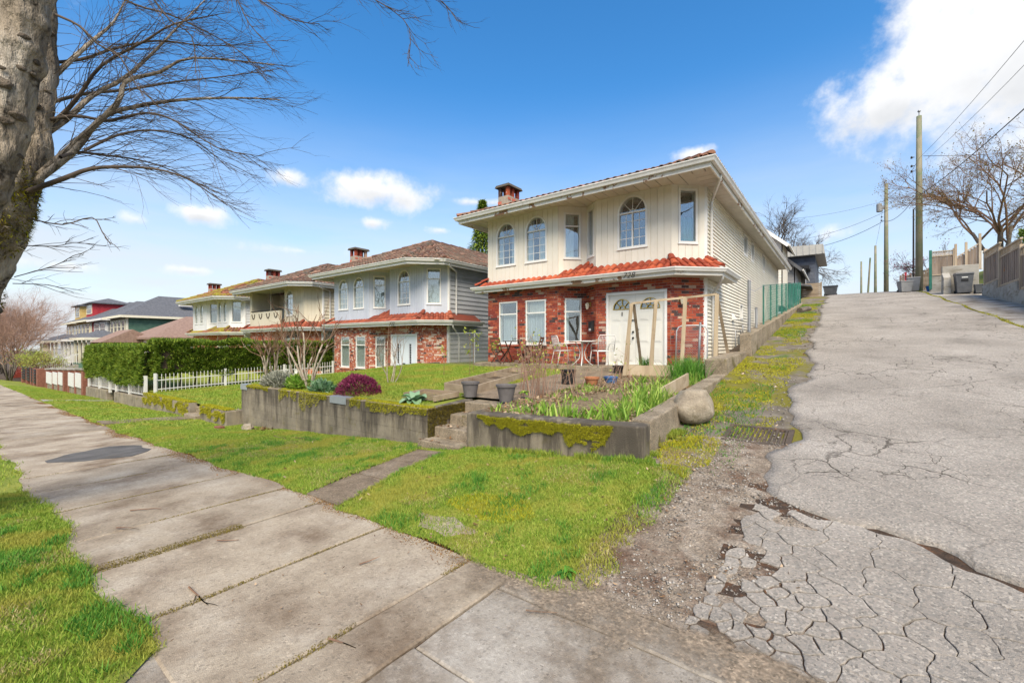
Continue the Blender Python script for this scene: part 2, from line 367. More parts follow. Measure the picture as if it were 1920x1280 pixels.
def verge_extra(nt, col, v0):
    for c, s_, t in (((.17, .155, .022), .75, (.47, .56)), ((.09, .14, .02), 1.3, (.56, .66)), ((.20, .175, .14), 1.1, (.60, .70))):
        n = N(nt, 'ShaderNodeTexNoise', i_Scale=s_, i_Detail=8, i_Roughness=.7); nt.links.new(v0, n.inputs['Vector'])
        mr = N(nt, 'ShaderNodeMapRange', interpolation_type='SMOOTHSTEP'); nt.links.new(n.outputs['Fac'], mr.inputs[0]); mr.inputs[1].default_value = t[0]; mr.inputs[2].default_value = t[1]
        col = mixc(nt, mr.outputs[0], col, c)
    return col
mat('mossy_verge', (.17, .145, .115), (.11, .09, .07), (.25, .22, .18), scale=4, rough=1, bump=1, bscale=60, coord='World', fine=.6, fscale=110, extra=verge_extra)
mat('aggregate', (.24, .195, .145), (.15, .12, .09), (.31, .265, .21), scale=3, rough=.95, bump=1, bscale=110, coord='World', fine=.3, extra=agg_extra)
def wall_extra(nt, col, v0):
    # rain streaks running down, paler where they dried
    mp = N(nt, 'ShaderNodeMapping'); mp.inputs['Scale'].default_value = (2.6, 2.6, .32); nt.links.new(v0, mp.inputs[0])
    n = N(nt, 'ShaderNodeTexNoise', i_Scale=1.4, i_Detail=8, i_Roughness=.72); nt.links.new(mp.outputs[0], n.inputs['Vector'])
    mr = N(nt, 'ShaderNodeMapRange', interpolation_type='SMOOTHSTEP'); nt.links.new(n.outputs['Fac'], mr.inputs[0]); mr.inputs[1].default_value = .46; mr.inputs[2].default_value = .76
    col = mixc(nt, mr.outputs[0], col, (.33, .28, .20))
    n2 = N(nt, 'ShaderNodeTexNoise', i_Scale=3.2, i_Detail=8, i_Roughness=.7); nt.links.new(v0, n2.inputs['Vector'])
    m2 = N(nt, 'ShaderNodeMapRange', interpolation_type='SMOOTHSTEP'); nt.links.new(n2.outputs['Fac'], m2.inputs[0]); m2.inputs[1].default_value = .56; m2.inputs[2].default_value = .72
    col = mixc(nt, m2.outputs[0], col, (.16, .14, .035))
    # black algae that has crept down from the coping in ragged tongues
    sp = N(nt, 'ShaderNodeSeparateXYZ'); nt.links.new(v0, sp.inputs[0]); mp3 = N(nt, 'ShaderNodeMapping'); mp3.inputs['Scale'].default_value = (3.4, 3.4, .5); nt.links.new(v0, mp3.inputs[0])
    n3 = N(nt, 'ShaderNodeTexNoise', i_Scale=1.5, i_Detail=8, i_Roughness=.7); nt.links.new(mp3.outputs[0], n3.inputs['Vector'])
    hh = math_node(nt, 'ADD', math_node(nt, 'MULTIPLY', n3.outputs['Fac'], 1.5), math_node(nt, 'MULTIPLY', sp.outputs[2], .34))
    m3 = N(nt, 'ShaderNodeMapRange', interpolation_type='SMOOTHSTEP'); nt.links.new(hh, m3.inputs[0]); m3.inputs[1].default_value = .70; m3.inputs[2].default_value = 1.04
    return mixc(nt, math_node(nt, 'MULTIPLY', m3.outputs[0], .85), col, (.062, .052, .042))
mat('old_wall', (.22, .19, .145), (.14, .12, .09), (.31, .27, .205), scale=2.4, rough=.95, bump=.7, bscale=70, coord='World', fine=.4, fscale=90, extra=wall_extra)
mat('step_concrete', (.27, .235, .18), (.16, .135, .10), (.36, .32, .26), scale=3, rough=.95, bump=.8, bscale=110, coord='World', fine=.4, extra=agg_extra, stain=(.12, .11, .03), sscale=2.2, sthr=(.54, .68))
mat('pale_concrete', (.36, .34, .30), (.26, .24, .205), (.43, .41, .375), scale=1.6, rough=.9, bump=.4, bscale=80, coord='World', fine=.25, stain=(.20, .175, .13), sscale=1.6, sthr=(.5, .7), sstretch=(1, 1, 3))
mat('galvanised', (.42, .45, .48), (.34, .37, .40), rough=.45, metal=.6, scale=8)
mat('grey_metal', (.30, .31, .32), (.2, .21, .22), rough=.5, metal=.5, scale=9)
blade_mat('grass_blades', (.10, .19, .018), (.22, .34, .034), (.40, .46, .09), patch=(.36, .33, .06), pscale=1.1, pthr=(.47, .62))
blade_mat('lush_blades', (.045, .15, .02), (.09, .26, .03), (.17, .34, .05))
blade_mat('rust_blades', (.10, .045, .015), (.22, .10, .025), (.33, .20, .04), rough=.95, trans=.1)
blade_mat('moss_blades', (.21, .215, .014), (.37, .355, .022), (.52, .48, .04), rough=.9, trans=.15)
blade_mat('dark_moss', (.09, .075, .015), (.17, .13, .02), (.24, .19, .03), rough=.9, trans=.1)
blade_mat('cedar_leaves', (.045, .095, .012), (.14, .23, .025), (.33, .40, .055), rough=.55, trans=.2)
blade_mat('iris_leaves', (.11, .24, .025), (.24, .40, .055), (.44, .55, .13), rough=.45, trans=.35)
blade_mat('plum_leaves', (.07, .012, .03), (.22, .03, .085), (.38, .07, .16), rough=.5, trans=.2)
blade_mat('grey_leaves', (.16, .17, .12), (.32, .33, .26), (.46, .45, .38), rough=.8, trans=.15)
blade_mat('bud_leaves', (.16, .11, .03), (.25, .21, .05), (.30, .17, .07), rough=.7, trans=.25)
blade_mat('spring_leaves', (.26, .34, .04), (.40, .46, .08), (.52, .52, .14), rough=.5, trans=.35)
blade_mat('cabbage_leaves', (.10, .22, .09), (.19, .33, .17), (.30, .43, .28), rough=.5, trans=.2)
blade_mat('dead_leaves', (.12, .06, .03), (.27, .165, .085), (.52, .40, .28), rough=.9, trans=.1)
mat('brown_twigs', (.20, .12, .075), (.12, .07, .05), (.28, .19, .12), scale=8, rough=.9, bump=.4, bscale=60)
mat('pink_twigs', (.30, .185, .13), (.20, .12, .085), (.40, .27, .20), scale=2, rough=.9)
mat('grey_bark', (.14, .115, .09), (.085, .07, .055), (.22, .19, .15), scale=7, rough=.95, bump=.9, bscale=40)
mat('pale_bark', (.36, .30, .23), (.22, .175, .13), (.47, .42, .34), scale=9, rough=.9, bump=.6, bscale=60)
def bark_extra(nt, col, v0):
    mp = N(nt, 'ShaderNodeMapping'); mp.inputs['Scale'].default_value = (1, 1, .22); nt.links.new(v0, mp.inputs[0])
    n = N(nt, 'ShaderNodeTexNoise', i_Scale=11, i_Detail=8, i_Roughness=.75); nt.links.new(mp.outputs[0], n.inputs['Vector'])
    r = ramp(nt, n.outputs['Fac'], [(.36, .12), (.47, .8), (.66, 1.5)])
    return mixc(nt, .9, col, r, 'MULTIPLY')
mat('street_tree_bark', (.30, .25, .19), (.15, .12, .085), (.45, .41, .35), scale=3.2, rough=.95, bump=1.8, bscale=20, stretch=(1, 1, .35), extra=bark_extra, stain=(.055, .042, .03), sscale=2.8, sthr=(.54, .64), sstretch=(1, 1, 1.6))
mat('twig_bark', (.085, .065, .05), (.05, .04, .03), (.14, .105, .08), scale=6, rough=.9)

# ---------------------------------------------------------------- terrain heights
ST = [(-400, -7), (-200, -4.2), (-80, -1.85), (-45, -1.07), (-30, -.72), (-20, -.50), (-13, -.33), (-5.6, -.03), (-4, 0), (0, 0), (6, .08), (60, 1.2), (300, 4)]
def street_z(X): return interp(ST, X)
LZ = [(-200, -.3), (2.75, -.012), (3.2, .036), (34, 4.563), (37, 4.96), (40, 5.31), (44, 5.66), (50, 5.95), (60, 6.2), (80, 6.2), (140, 5.5), (500, 4)]
def lane_z(Y): return interp(LZ, Y)
WB = [(-60, -1.8), (-45, -1.5), (-30, -1.0), (-22, -.80), (-15.7, -.56), (-13.1, -.54), (-5.6, -.04), (-1.87, .305), (-1.3, .305)]      # ground at the foot of the garden walls
def strip_z(X, Y):
    """grass strip between pavement and garden walls, running into the lane verge"""
    t = np.clip((Y - 2.5) / 2.5, 0, 1.0); t = t * t * (3 - 2 * t) * .5 + t * .5
    z = lerp(street_z(X), interp(WB, X), t)
    return lerp(z, np.maximum(lane_z(Y), street_z(X)), np.clip((X + 2.4) / .6, 0, 1) * np.clip((Y - 2.6) / .8, 0, 1))
def lot_z(Y): return .3 + .06 * Y
def lot2_z(Y): return -.12 + .035 * (Y - 4.7)

def vnoise(x, y, s=1.0, seed=0):
    """smooth value noise on arrays"""
    x = np.asarray(x) * s + 100; y = np.asarray(y) * s + 100
    xi = np.floor(x).astype(int); yi = np.floor(y).astype(int); fx = x - xi; fy = y - yi
    fx = fx * fx * (3 - 2 * fx); fy = fy * fy * (3 - 2 * fy)
    def h(i, j): v = np.sin((i * 127.1 + j * 311.7 + seed * 74.7)) * 43758.5453; return v - np.floor(v)
    return (h(xi, yi) * (1 - fx) + h(xi + 1, yi) * fx) * (1 - fy) + (h(xi, yi + 1) * (1 - fx) + h(xi + 1, yi + 1) * fx) * fy
def grid_mesh(xs, ys, zf, keep=None):
    mb = MB(); idx = {}
    for i, x in enumerate(xs):
        for j, y in enumerate(ys):
            idx[i, j] = len(mb.v); mb.v.append((x, y, zf(x, y)))
    for i in range(len(xs) - 1):
        for j in range(len(ys) - 1):
            if keep and not keep((xs[i] + xs[i + 1]) / 2, (ys[j] + ys[j + 1]) / 2): continue
            mb.f.append((idx[i, j], idx[i + 1, j], idx[i + 1, j + 1], idx[i, j + 1]))
    return mb
def lin(a, b, n): return [a + (b - a) * i / n for i in range(n + 1)]
def hn(x, y, k=1.0):    # cheap smooth unevenness
    return (np.sin(x * 2.3 * k + y * 1.1) + np.sin(y * 3.1 * k - x * .7) + np.sin((x + y) * 5.3 * k)) / 3

def base_z(X, Y):
    s_ = street_z(X) - .12
    if Y < 2.4: return s_
    low = lerp(s_, min(s_, interp(WB, X)) - .45, min((Y - 2.4) / 1.5, 1))
    w = min(max((X + 5.0) / 2.6, 0), 1); w = w * w * (3 - 2 * w)
    return lerp(low, min(lane_z(Y), 99) - .10, w)
xs = [-900, -400, -200, -120, -80] + lin(-60, -6, 27) + lin(-5, 6, 22) + [8, 12, 20, 40, 90, 250, 900]
ys = [-600, -200, -60, -20, -8, -4, -2, 0, 2, 2.4, 2.8, 3.2, 3.6, 4, 5] + lin(6, 36, 15) + [40, 44, 50, 60, 80, 140, 300, 900]
solo('ground', grid_mesh(xs, ys, base_z), 'soil', (0, 0, 0), kind='structure')

# street asphalt and kerb behind the camera (the boulevard ends there)
solo('street', grid_mesh(lin(-60, 40, 40), [-12, -8, -4.05], lambda x, y: street_z(x) - .10), 'asphalt', (0, 0, 0), kind='structure')
kb = MB()
for x0 in range(-40, 20, 2):
    za, zb = street_z(x0), street_z(x0 + 1.98)
    kb.hexa([(x0, -4.05, za - .3), (x0 + 1.98, -4.05, zb - .3), (x0 + 1.98, -3.9, zb - .3), (x0, -3.9, za - .3)], [(x0, -4.05, za + .03), (x0 + 1.98, -4.05, zb + .03), (x0 + 1.98, -3.9, zb + .03), (x0, -3.9, za + .03)])
solo('kerb', kb, 'pale_concrete', (0, 0, 0), kind='structure')

# ---------------------------------------------------------------- lawns (turf sheets) and blades
def edge_s(x): return .70 + .05 * np.sin(x * 1.7) + .03 * np.sin(x * 5.1)       # ragged inner edge of the boulevard grass
def edge_n(x): return 2.52 + .035 * np.sin(x * 2.1 + 1) + .02 * np.sin(x * 6.3)
bl = MB(); bxs = [-60, -50, -40, -32, -26] + lin(-22, -2.55, 78)
for x in bxs:
    e = edge_s(x)
    if x > -3.0: e -= (x + 3.0) * 1.1
    for t in (0, .25, .5, .75, .9, 1): y = lerp(-3.88, e, t); bl.v.append((x, y, street_z(x) + (.035 + .02 * hn(x, y)) * (1 - t ** 8) + .006))
for i in range(len(bxs) - 1):
    for k in range(5): a = i * 6 + k; bl.f.append((a, a + 6, a + 7, a + 1))
solo('boulevard_lawn', bl, 'turf', (0, 0, 0), kind='structure', smooth=True)
dv = grid_mesh(lin(-3.6, 8, 34), lin(-3.88, .76, 12), lambda x, y: street_z(x) - .006 + .005 * hn(x, y, 2))
solo('driveway_crossing', dv, 'apron_concrete', (0, 0, 0), kind='structure')

def lawn_edge_x(y):     # ragged edge of the corner lawn against the broken lane edge
    return interp([(2.4, -1.5), (2.75, -1.36), (3.4, -1.30), (4.2, -1.15), (5, -1.2), (5.6, -1.4), (6.3, -1.62), (6.8, -1.9)], y) + .05 * np.sin(y * 7) + .03 * np.sin(y * 17)
PATH = [(-4.86, -4.20, 2.5), (-5.16, -4.55, 3.55), (-5.52, -4.88, 4.72)]
def in_path(x, y, m=0.):
    a = interp([(p[2], p[0]) for p in PATH], y); b = interp([(p[2], p[1]) for p in PATH], y); return (y > 2.45) & (y < 4.75) & (a + m < x) & (x < b - m)
def fz0(x, y):
    ed = np.clip((lawn_edge_x(y) - x) / .35, -1, 1) + .5 * (vnoise(x, y, 4.5, 3) - .5) + .3 * (vnoise(x, y, 13, 4) - .5)
    return strip_z(x, y) + .008 + (.022 + .018 * hn(x, y)) * np.clip((y - edge_n(x)) / .35, 0, 1) * np.clip(ed * 1.6, 0, 1) - .09 * np.clip(.35 - ed, 0, 1)
fl = MB(); fxs = [-60, -50, -42, -36, -32, -28, -25, -22] + lin(-20, -7, 52) + lin(-6.9, -1.8, 52) + [-1.7]; nrow = 24
for x in fxs:
    for k in range(nrow + 1):
        y = lerp(edge_n(x), 5.02, k / nrow); xx = x
        if x > -1.75: xx = lawn_edge_x(y) + .15
        fl.v.append((xx, y, fz0(xx, y)))
for i in range(len(fxs) - 1):
    for k in range(nrow):
        a = i * (nrow + 1) + k; cx = (fl.v[a][0] + fl.v[a + nrow + 1][0]) / 2; cy = (fl.v[a][1] + fl.v[a + 1][1]) / 2
        if in_path(cx, cy, -.03): continue
        fl.f.append((a, a + nrow + 1, a + nrow + 2, a + 1))
solo('lawn_strip', fl, 'turf', (0, 0, 0), kind='structure', smooth=True)

def blades(name, pts, h, w, m, label, cat, seed=1, lean=.5, seg=True, parent=None, curl=.5, hv=.5, normals=None, kind='stuff'):
    """pts: (n,3) roots; one mesh of bent blades with a random value each"""
    rg = np.random.default_rng(seed); n = len(pts); pts = np.asarray(pts, dtype=np.float64)
    a = rg.uniform(0, 2 * PI, n); hh = h * (1 - hv / 2 + hv * rg.random(n)); ww = w * (.7 + .6 * rg.random(n))
    side = np.stack([np.cos(a), np.sin(a), np.zeros(n)], 1) * ww[:, None] / 2
    ld = rg.uniform(0, 2 * PI, n); lm = lean * rg.random(n)
    up = np.stack([np.cos(ld) * lm, np.sin(ld) * lm, np.ones(n)], 1)
    if normals is not None: up = np.asarray(normals) + rg.normal(0, lean, (n, 3))
    up /= np.linalg.norm(up, axis=1)[:, None]
    bend = np.stack([np.cos(ld), np.sin(ld), -.3 * np.ones(n)], 1) * (curl * hh * rg.random(n))[:, None] * .6
    tip = pts + up * hh[:, None] + bend
    if seg:
        mid = pts + up * hh[:, None] * .55 + bend * .25
        V = np.stack([pts - side, pts + side, mid + side * .75, mid - side * .75, tip], 1).reshape(-1, 3); nv = 5
        b = np.arange(n)[:, None] * 5
        loops = np.concatenate([b + np.array([[0, 1, 2, 3]]), b + np.array([[3, 2, 4]])], 1).reshape(-1)
        tot = np.tile([4, 3], n); rr = np.repeat(rg.random(n), 5)
    else:
        V = np.stack([pts - side, pts + side, tip], 1).reshape(-1, 3); loops = np.arange(3 * n); tot = np.full(n, 3); rr = np.repeat(rg.random(n), 3)
    o = raw_mesh(name, V, loops, tot, rr, m, parent)
    if parent is None: tag(o, label, cat, kind=kind)
    elif kind: o['kind'] = kind
    return o
def raw_mesh(name, V, loops, tot, rr, m, parent=None):
    me = bpy.data.meshes.new(name); V = np.asarray(V, dtype=np.float32)
    if parent is not None: V = V - np.array(org(parent), dtype=np.float32)
    me.vertices.add(len(V)); me.vertices.foreach_set('co', V.reshape(-1))
    me.loops.add(len(loops)); me.loops.foreach_set('vertex_index', np.asarray(loops, dtype=np.int32))
    st = np.concatenate([[0], np.cumsum(tot)[:-1]]).astype(np.int32)
    me.polygons.add(len(tot)); me.polygons.foreach_set('loop_start', st)
    me.update(calc_edges=True); me.validate()
    at = me.attributes.new('rnd', 'FLOAT', 'POINT'); at.data.foreach_set('value', np.asarray(rr, dtype=np.float32))
    o = bpy.data.objects.new(name, me); COL.objects.link(o); setm(o, m)
    if parent is not None: o.parent = parent; ORG[o.name] = org(parent)
    return o
def scatter(n, x0, x1, y0, y1, zf, keep=None, seed=0):
    rg = np.random.default_rng(seed); x = rg.uniform(x0, x1, n); y = rg.uniform(y0, y1, n)
    if keep is not None: k = keep(x, y); x, y = x[k], y[k]
    return np.stack([x, y, zf(x, y) + 0 * x], 1)
_r2 = np.random.default_rng(5)
def strip_keep(x, y):
    n = len(x); v = vnoise(x, y, 1.9, 3) * .6 + vnoise(x, y, 5.3, 4) * .4; wear = .22 + np.clip(x + 2.6, 0, 9) * .12
    return ~in_path(x, y, .05 * (_r2.random(n) < .3)) & (y > edge_n(x) - .02) & (x < lawn_edge_x(y) - np.abs(_r2.normal(0, .07, n))) & ((v > wear) | (_r2.random(n) < .3))
fz = lambda x, y: fz0(x, y) - .004
SL = 'short green grass of the lawn strip before the garden walls'
blades('grass', scatter(110000, -7, -1.3, 2.45, 5.0, fz, strip_keep, 1), .034, .0060, 'grass_blades', SL, 'grass', 21, lean=1.)
blades('grass', scatter(75000, -13.6, -7, 2.45, 5.0, fz, strip_keep, 2), .036, .0095, 'grass_blades', 'short bright grass below the long stained block wall', 'grass', 22, lean=1., seg=False)
blades('grass', scatter(55000, -44, -13.6, 2.5, 4.7, fz, strip_keep, 3), .045, .020, 'grass_blades', 'short bright grass before the hedge and low mossy wall', 'grass', 23, lean=1., seg=False)
def bl_keep(x, y):
    n = len(x); e = edge_s(x) - np.clip(x + 3.0, 0, 9) * 1.1
    return (y < e + _r2.normal(0, .03, n)) & ((vnoise(x, y, 2.1, 8) > .18) | (_r2.random(n) < .4))
bz = lambda x, y: street_z(x) + .004 + (.035 + .02 * hn(x, y)) * np.clip((edge_s(x) - y) / .25, 0, 1)
blades('grass', scatter(120000, -8, -2.3, -.95, .82, bz, bl_keep, 4), .034, .0052, 'grass_blades', 'short mossy grass of the boulevard beside the pavement', 'grass', 24, lean=1.)
blades('grass', scatter(40000, -34, -8, -2, .85, bz, bl_keep, 5), .05, .013, 'grass_blades', 'boulevard grass further down the pavement', 'grass', 25, lean=1., seg=False)

# ---------------------------------------------------------------- pavement slabs, crossing, path
sw = solo('sidewalk', grid_mesh([-60, -45, -30] + lin(-20, 6, 52), [.45, 1.6, 2.72], lambda x, y: street_z(x) - .022), 'crack_dirt', (0, 0, 0), kind='structure')
def slab(name, m, parent, x0, x1, y0, y1, zf, gap=.008, th=.06, rnd=random, chip=.012, n=5):
    """a cast slab with slightly ragged arrises and its own small tilt"""
    x0 += gap / 2; x1 -= gap / 2; y0 += gap / 2; y1 -= gap / 2
    ring = [(lerp(x0, x1, t / n), y0) for t in range(n)] + [(x1, lerp(y0, y1, t / n)) for t in range(n)] + [(lerp(x1, x0, t / n), y1) for t in range(n)] + [(x0, lerp(y1, y0, t / n)) for t in range(n)]
    cx, cy = (x0 + x1) / 2, (y0 + y1) / 2; tx, ty, tz = rnd.uniform(-.004, .004), rnd.uniform(-.003, .003), rnd.uniform(-.004, .004)
    r2 = [(x + rnd.uniform(-chip, chip) * .5, y + rnd.uniform(-chip, chip) * .5) for x, y in ring]
    z = lambda x, y: zf(x, y) + tz + (x - cx) * tx + (y - cy) * ty
    mb = MB(); k = len(ring)
    bot = [(x, y, z(x, y) - th) for x, y in r2]; low = [(x, y, z(x, y) - .010) for x, y in r2]
    top = [(cx + (x - cx) * (1 - .012 / max(abs(x1 - cx), .05)), cy + (y - cy) * (1 - .012 / max(abs(y1 - cy), .05)), z(x, y)) for x, y in r2]
    mb.add(bot + low + top, [(i, (i + 1) % k, k + (i + 1) % k, k + i) for i in range(k)] + [(k + i, k + (i + 1) % k, 2 * k + (i + 1) % k, 2 * k + i) for i in range(k)] + [tuple(range(2 * k, 3 * k))])
    return part(name, mb, m, parent)
rs = random.Random(3)
xe = [-1.93, -2.34, -3.40, -4.50, -5.32, -6.55, -7.8]
while xe[-1] > -46: xe.append(xe[-1] - rs.uniform(1.2, 1.32))
for i in range(len(xe) - 1):
    ya, yb = .60, 2.56
    if 1 <= i <= 2: ya = .70
    if i == 2: ya = .62
    slab('concrete_slab', 'sidewalk_concrete', sw, xe[i + 1], xe[i], ya, yb, lambda x, y: street_z(x) + .004 + .004 * hn(x, y, .6), gap=.014 if i != 2 else .05, rnd=rs)
# crossing of the lane: long scored strips
strips = [(.45, 1.62), (1.62, 2.37), (2.37, 2.66)]
for (ya, yb) in strips:
    x = -1.93
    while x < 4.2:
        w = rs.uniform(1.5, 2.3)
        slab('crossing_slab', 'apron_concrete', sw, x, x + w, ya, yb, lambda x, y: street_z(x) + .0 + .005 * hn(x, y), gap=.012, rnd=rs, n=8); x += w
# black asphalt patch on the pavement, further along
pm = MB(); pc = (-10.3, 1.75); ring = []
for k in range(22):
    a = 2 * PI * k / 22; r = 1 + .12 * math.sin(3 * a) + .06 * math.sin(7 * a); ring.append((pc[0] + .72 * r * math.cos(a), pc[1] + .62 * r * math.sin(a)))
pm.prism(ring, [street_z(x) - .01 for x, y in ring], [street_z(x) + .014 for x, y in ring])
mat('new_asphalt', (.12, .115, .11), (.085, .08, .078), (.16, .152, .145), scale=3, rough=.95, bump=.8, bscale=120, coord='World', fine=.4, stain=(.13, .11, .085), sscale=1.4, sthr=(.55, .75))
part('asphalt_patch', pm, 'new_asphalt', sw)
# rust coloured moss along the slab edges
def rust_keep(x, y): return (edge_n(x) - y) < (.02 + .26 * np.clip(vnoise(x, x * 0, .8, 44) - .35, 0, 1) + .10 * vnoise(x, y, 5, 45)) * _r2.random(len(x)) ** .6 * 1.3
blades('moss_film', scatter(60000, -30, -2.3, 2.2, 2.6, lambda x, y: street_z(x) + .004, rust_keep, 46), .010, .010, 'rust_blades', None, None, 47, lean=1.5, seg=False, parent=sw)
def joint_keep(x, y):
    d = np.min(np.abs(x[:, None] - np.array(xe)[None, :]), 1); return (d < .012 + .05 * np.clip(vnoise(x, y, 3, 12) - .5, 0, 1) + .06 * (np.abs(x + 4.5) < .15) * (y < 1.9)) & (vnoise(x, y, 1.5, 14) > .35)
blades('joint_moss', scatter(220000, -10, -2.3, .65, 2.5, lambda x, y: street_z(x) + .002, joint_keep, 48), .012, .006, 'dark_moss', None, None, 49, lean=1.2, seg=False, parent=sw)
# garden path over the strip
pth = solo('garden_path', grid_mesh(lin(-5.6, -4.1, 6), lin(2.5, 4.8, 8), lambda x, y: strip_z(x, y) - .02, lambda x, y: in_path(x, y, -.1)), 'crack_dirt', (0, 0, 0), kind='structure')
ys_ = [2.53, 3.32, 4.02, 4.74]
for j in range(3):
    y0, y1 = ys_[j] + .008, ys_[j + 1] - .008; f = lambda y, s: interp([(p[2], p[s]) for p in PATH], y); mb = MB()
    q = [(f(y0, 0), y0), (f(y0, 1), y0), (f(y1, 1), y1), (f(y1, 0), y1)]; ring = []
    for a, b in zip(q, q[1:] + q[:1]):
        for t in range(6): ring.append((lerp(a[0], b[0], t / 6) + rs.uniform(-.015, .015), lerp(a[1], b[1], t / 6) + rs.uniform(-.006, .006)))
    mb.prism(ring, [strip_z(x, y) - .05 for x, y in ring], [strip_z(x, y) + .018 for x, y in ring])
    part('path_slab', mb, 'aggregate', pth)
for (xa, xb, nm) in ((-15.9, -15.0, 0), (-26.6, -25.6, 1)):
    mb = MB(); ring = [(xa, 2.55), (xb, 2.55), (xb + -.2, 4.7), (xa - .2, 4.7)]
    mb.prism(ring, [strip_z(x, y) - .05 for x, y in ring], [strip_z(x, y) + .05 for x, y in ring])
    solo('garden_path', mb, 'aggregate' if nm == 0 else 'pale_concrete', (0, 0, 0), kind='structure')

# ---------------------------------------------------------------- the lane
vg = grid_mesh(lin(-2.25, .3, 17), lin(2.62, 6, 26) + lin(6.4, 44, 60), lambda x, y: (max(lane_z(y), street_z(x)) if x > -1.8 else lerp(strip_z(x, min(y, 5.)), lane_z(y), min(max((y - 4.6) / .6, 0), 1))) - .012 + .012 * hn(x, y, 2.2) + (.03 * max(0, (-1.3 - x)) if y > 9 else 0))
solo('lane_verge', vg, 'mossy_verge', (0, 0, 0), kind='structure', smooth=True)
be = MB(); byy = lin(2.66, 6.2, 40)
for y in byy:
    for k in range(7): x = lerp(lawn_edge_x(y) - .45, .05, k / 6) if y < 5.6 else lerp(-1.35 + .1 * math.sin(y * 5), -.2, k / 6); be.v.append((x, y, lane_z(y) + .010 + .010 * hn(x * 2, y * 2, 2.4) * (1 if 0 < k < 6 else .2)))
for i in range(len(byy) - 1):
    for k in range(6): a = i * 7 + k; be.f.append((a, a + 1, a + 8, a + 7))
solo('broken_lane_edge', be, 'broken_edge', (0, 0, 0), kind='structure', smooth=True)
def lane_left(y): return -.60 + .34 * (float(vnoise(y, y * 0 + .3, .9, 71)) - .5) + .16 * (float(vnoise(y, y * 0 + .3, 3.1, 72)) - .5) + .07 * (float(vnoise(y, y * 0 + .3, 11, 73)) - .5) + interp([(2.6, .12), (4, .1), (6, 0), (36, -.25)], y)
YB_ = [(-.8, 4.78), (-.37, 4.52), (-.1, 4.5), (.2, 4.38), (.5, 4.3), (.88, 4.02), (1.3, 3.85), (2, 3.5), (2.8, 3.3), (4, 3.1)]
def foot_y(x): return interp(YB_, x) + .05 * math.sin(x * 7.1) + .03 * math.sin(x * 17 + 1)
lm = MB(); rows_ = [0, .02, .05] + lin(.1, 1, 40) + [None]; lys = lin(6.05, 12, 50) + lin(12.3, 46, 90) + lin(48, 120, 30); lxs = lin(0, 1, 40); nx = len(lxs)
def lane_skin(x, y, t): return lane_z(y) + .022 + .012 * hn(x * .5, y * .5) + .03 * math.sin(PI * t) + .006 * (float(vnoise(x, y, 2.3, 3)) - .5)
for j in range(14):
    for t in lxs:
        a, b = lane_left(5.2), 3.8; x = lerp(a, b, t); y = lerp(foot_y(x), 6.0, j / 13); a2 = lane_left(y); x = lerp(a2, b, t); lm.v.append((x, y, lane_skin(x, y, t)))
for y in lys:
    a, b = lane_left(y), 3.8 + .05 * math.sin(y * 1.3)
    for t in lxs: x = lerp(a, b, t); lm.v.append((x, y, lane_skin(x, y, t)))
nr = 14 + len(lys)
for i in range(nr - 1):
    for k in range(nx - 1): a = i * nx + k; lm.f.append((a, a + 1, a + nx + 1, a + nx))
n9 = len(lm.v)
for i in range(nr): v = lm.v[i * nx]; lm.v.append((v[0] - .012, v[1], v[2] - .05))
for i in range(nr - 1): lm.f.append((i * nx, (i + 1) * nx, n9 + i + 1, n9 + i))
n9 = len(lm.v)
for k in range(nx): v = lm.v[k]; lm.v.append((v[0], v[1] - .01, v[2] - .05))
for k in range(nx - 1): lm.f.append((k + 1, k, n9 + k, n9 + k + 1))
lane = solo('lane', lm, 'lane_asphalt', (0, 0, 0), kind='structure', smooth=True)
bd = grid_mesh(lin(-.75, 4.2, 24), lin(2.64, 4.95, 12), lambda x, y: lane_z(y) + .010 + .008 * math.sin(PI * (x + .6) / 4.4))
part('crack_bed', bd, 'crack_dirt', lane)
# alligator cracking: the broken skin of the lane foot, piece by piece (clipped Voronoi cells)
def clip(poly, px, py, nx, ny):
    out = []
    for i in range(len(poly)):
        a, b = poly[i], poly[(i + 1) % len(poly)]; da = (a[0] - px) * nx + (a[1] - py) * ny; db = (b[0] - px) * nx + (b[1] - py) * ny
        if da <= 0: out.append(a)
        if (da < 0 < db) or (db < 0 < da): t = da / (da - db); out.append((a[0] + (b[0] - a[0]) * t, a[1] + (b[1] - a[1]) * t))
    return out
rv = random.Random(17); seeds = []
def spacing(x, y):      # fine near the corner, plates of half a metre to the right and uphill
    return .075 + .10 * min(max((x + .6) / 1.3, 0), 1) + .20 * min(max((y - 3.3) / .9, 0), 1) * min(max((x + .5) / .6, .2), 1)
tries = 0
while tries < 9000:
    tries += 1; x, y = rv.uniform(-.95, 4.0), rv.uniform(2.5, 4.9)
    if all((x - a) ** 2 + (y - b) ** 2 > (spacing(x, y)) ** 2 for a, b in seeds): seeds.append((x, y))
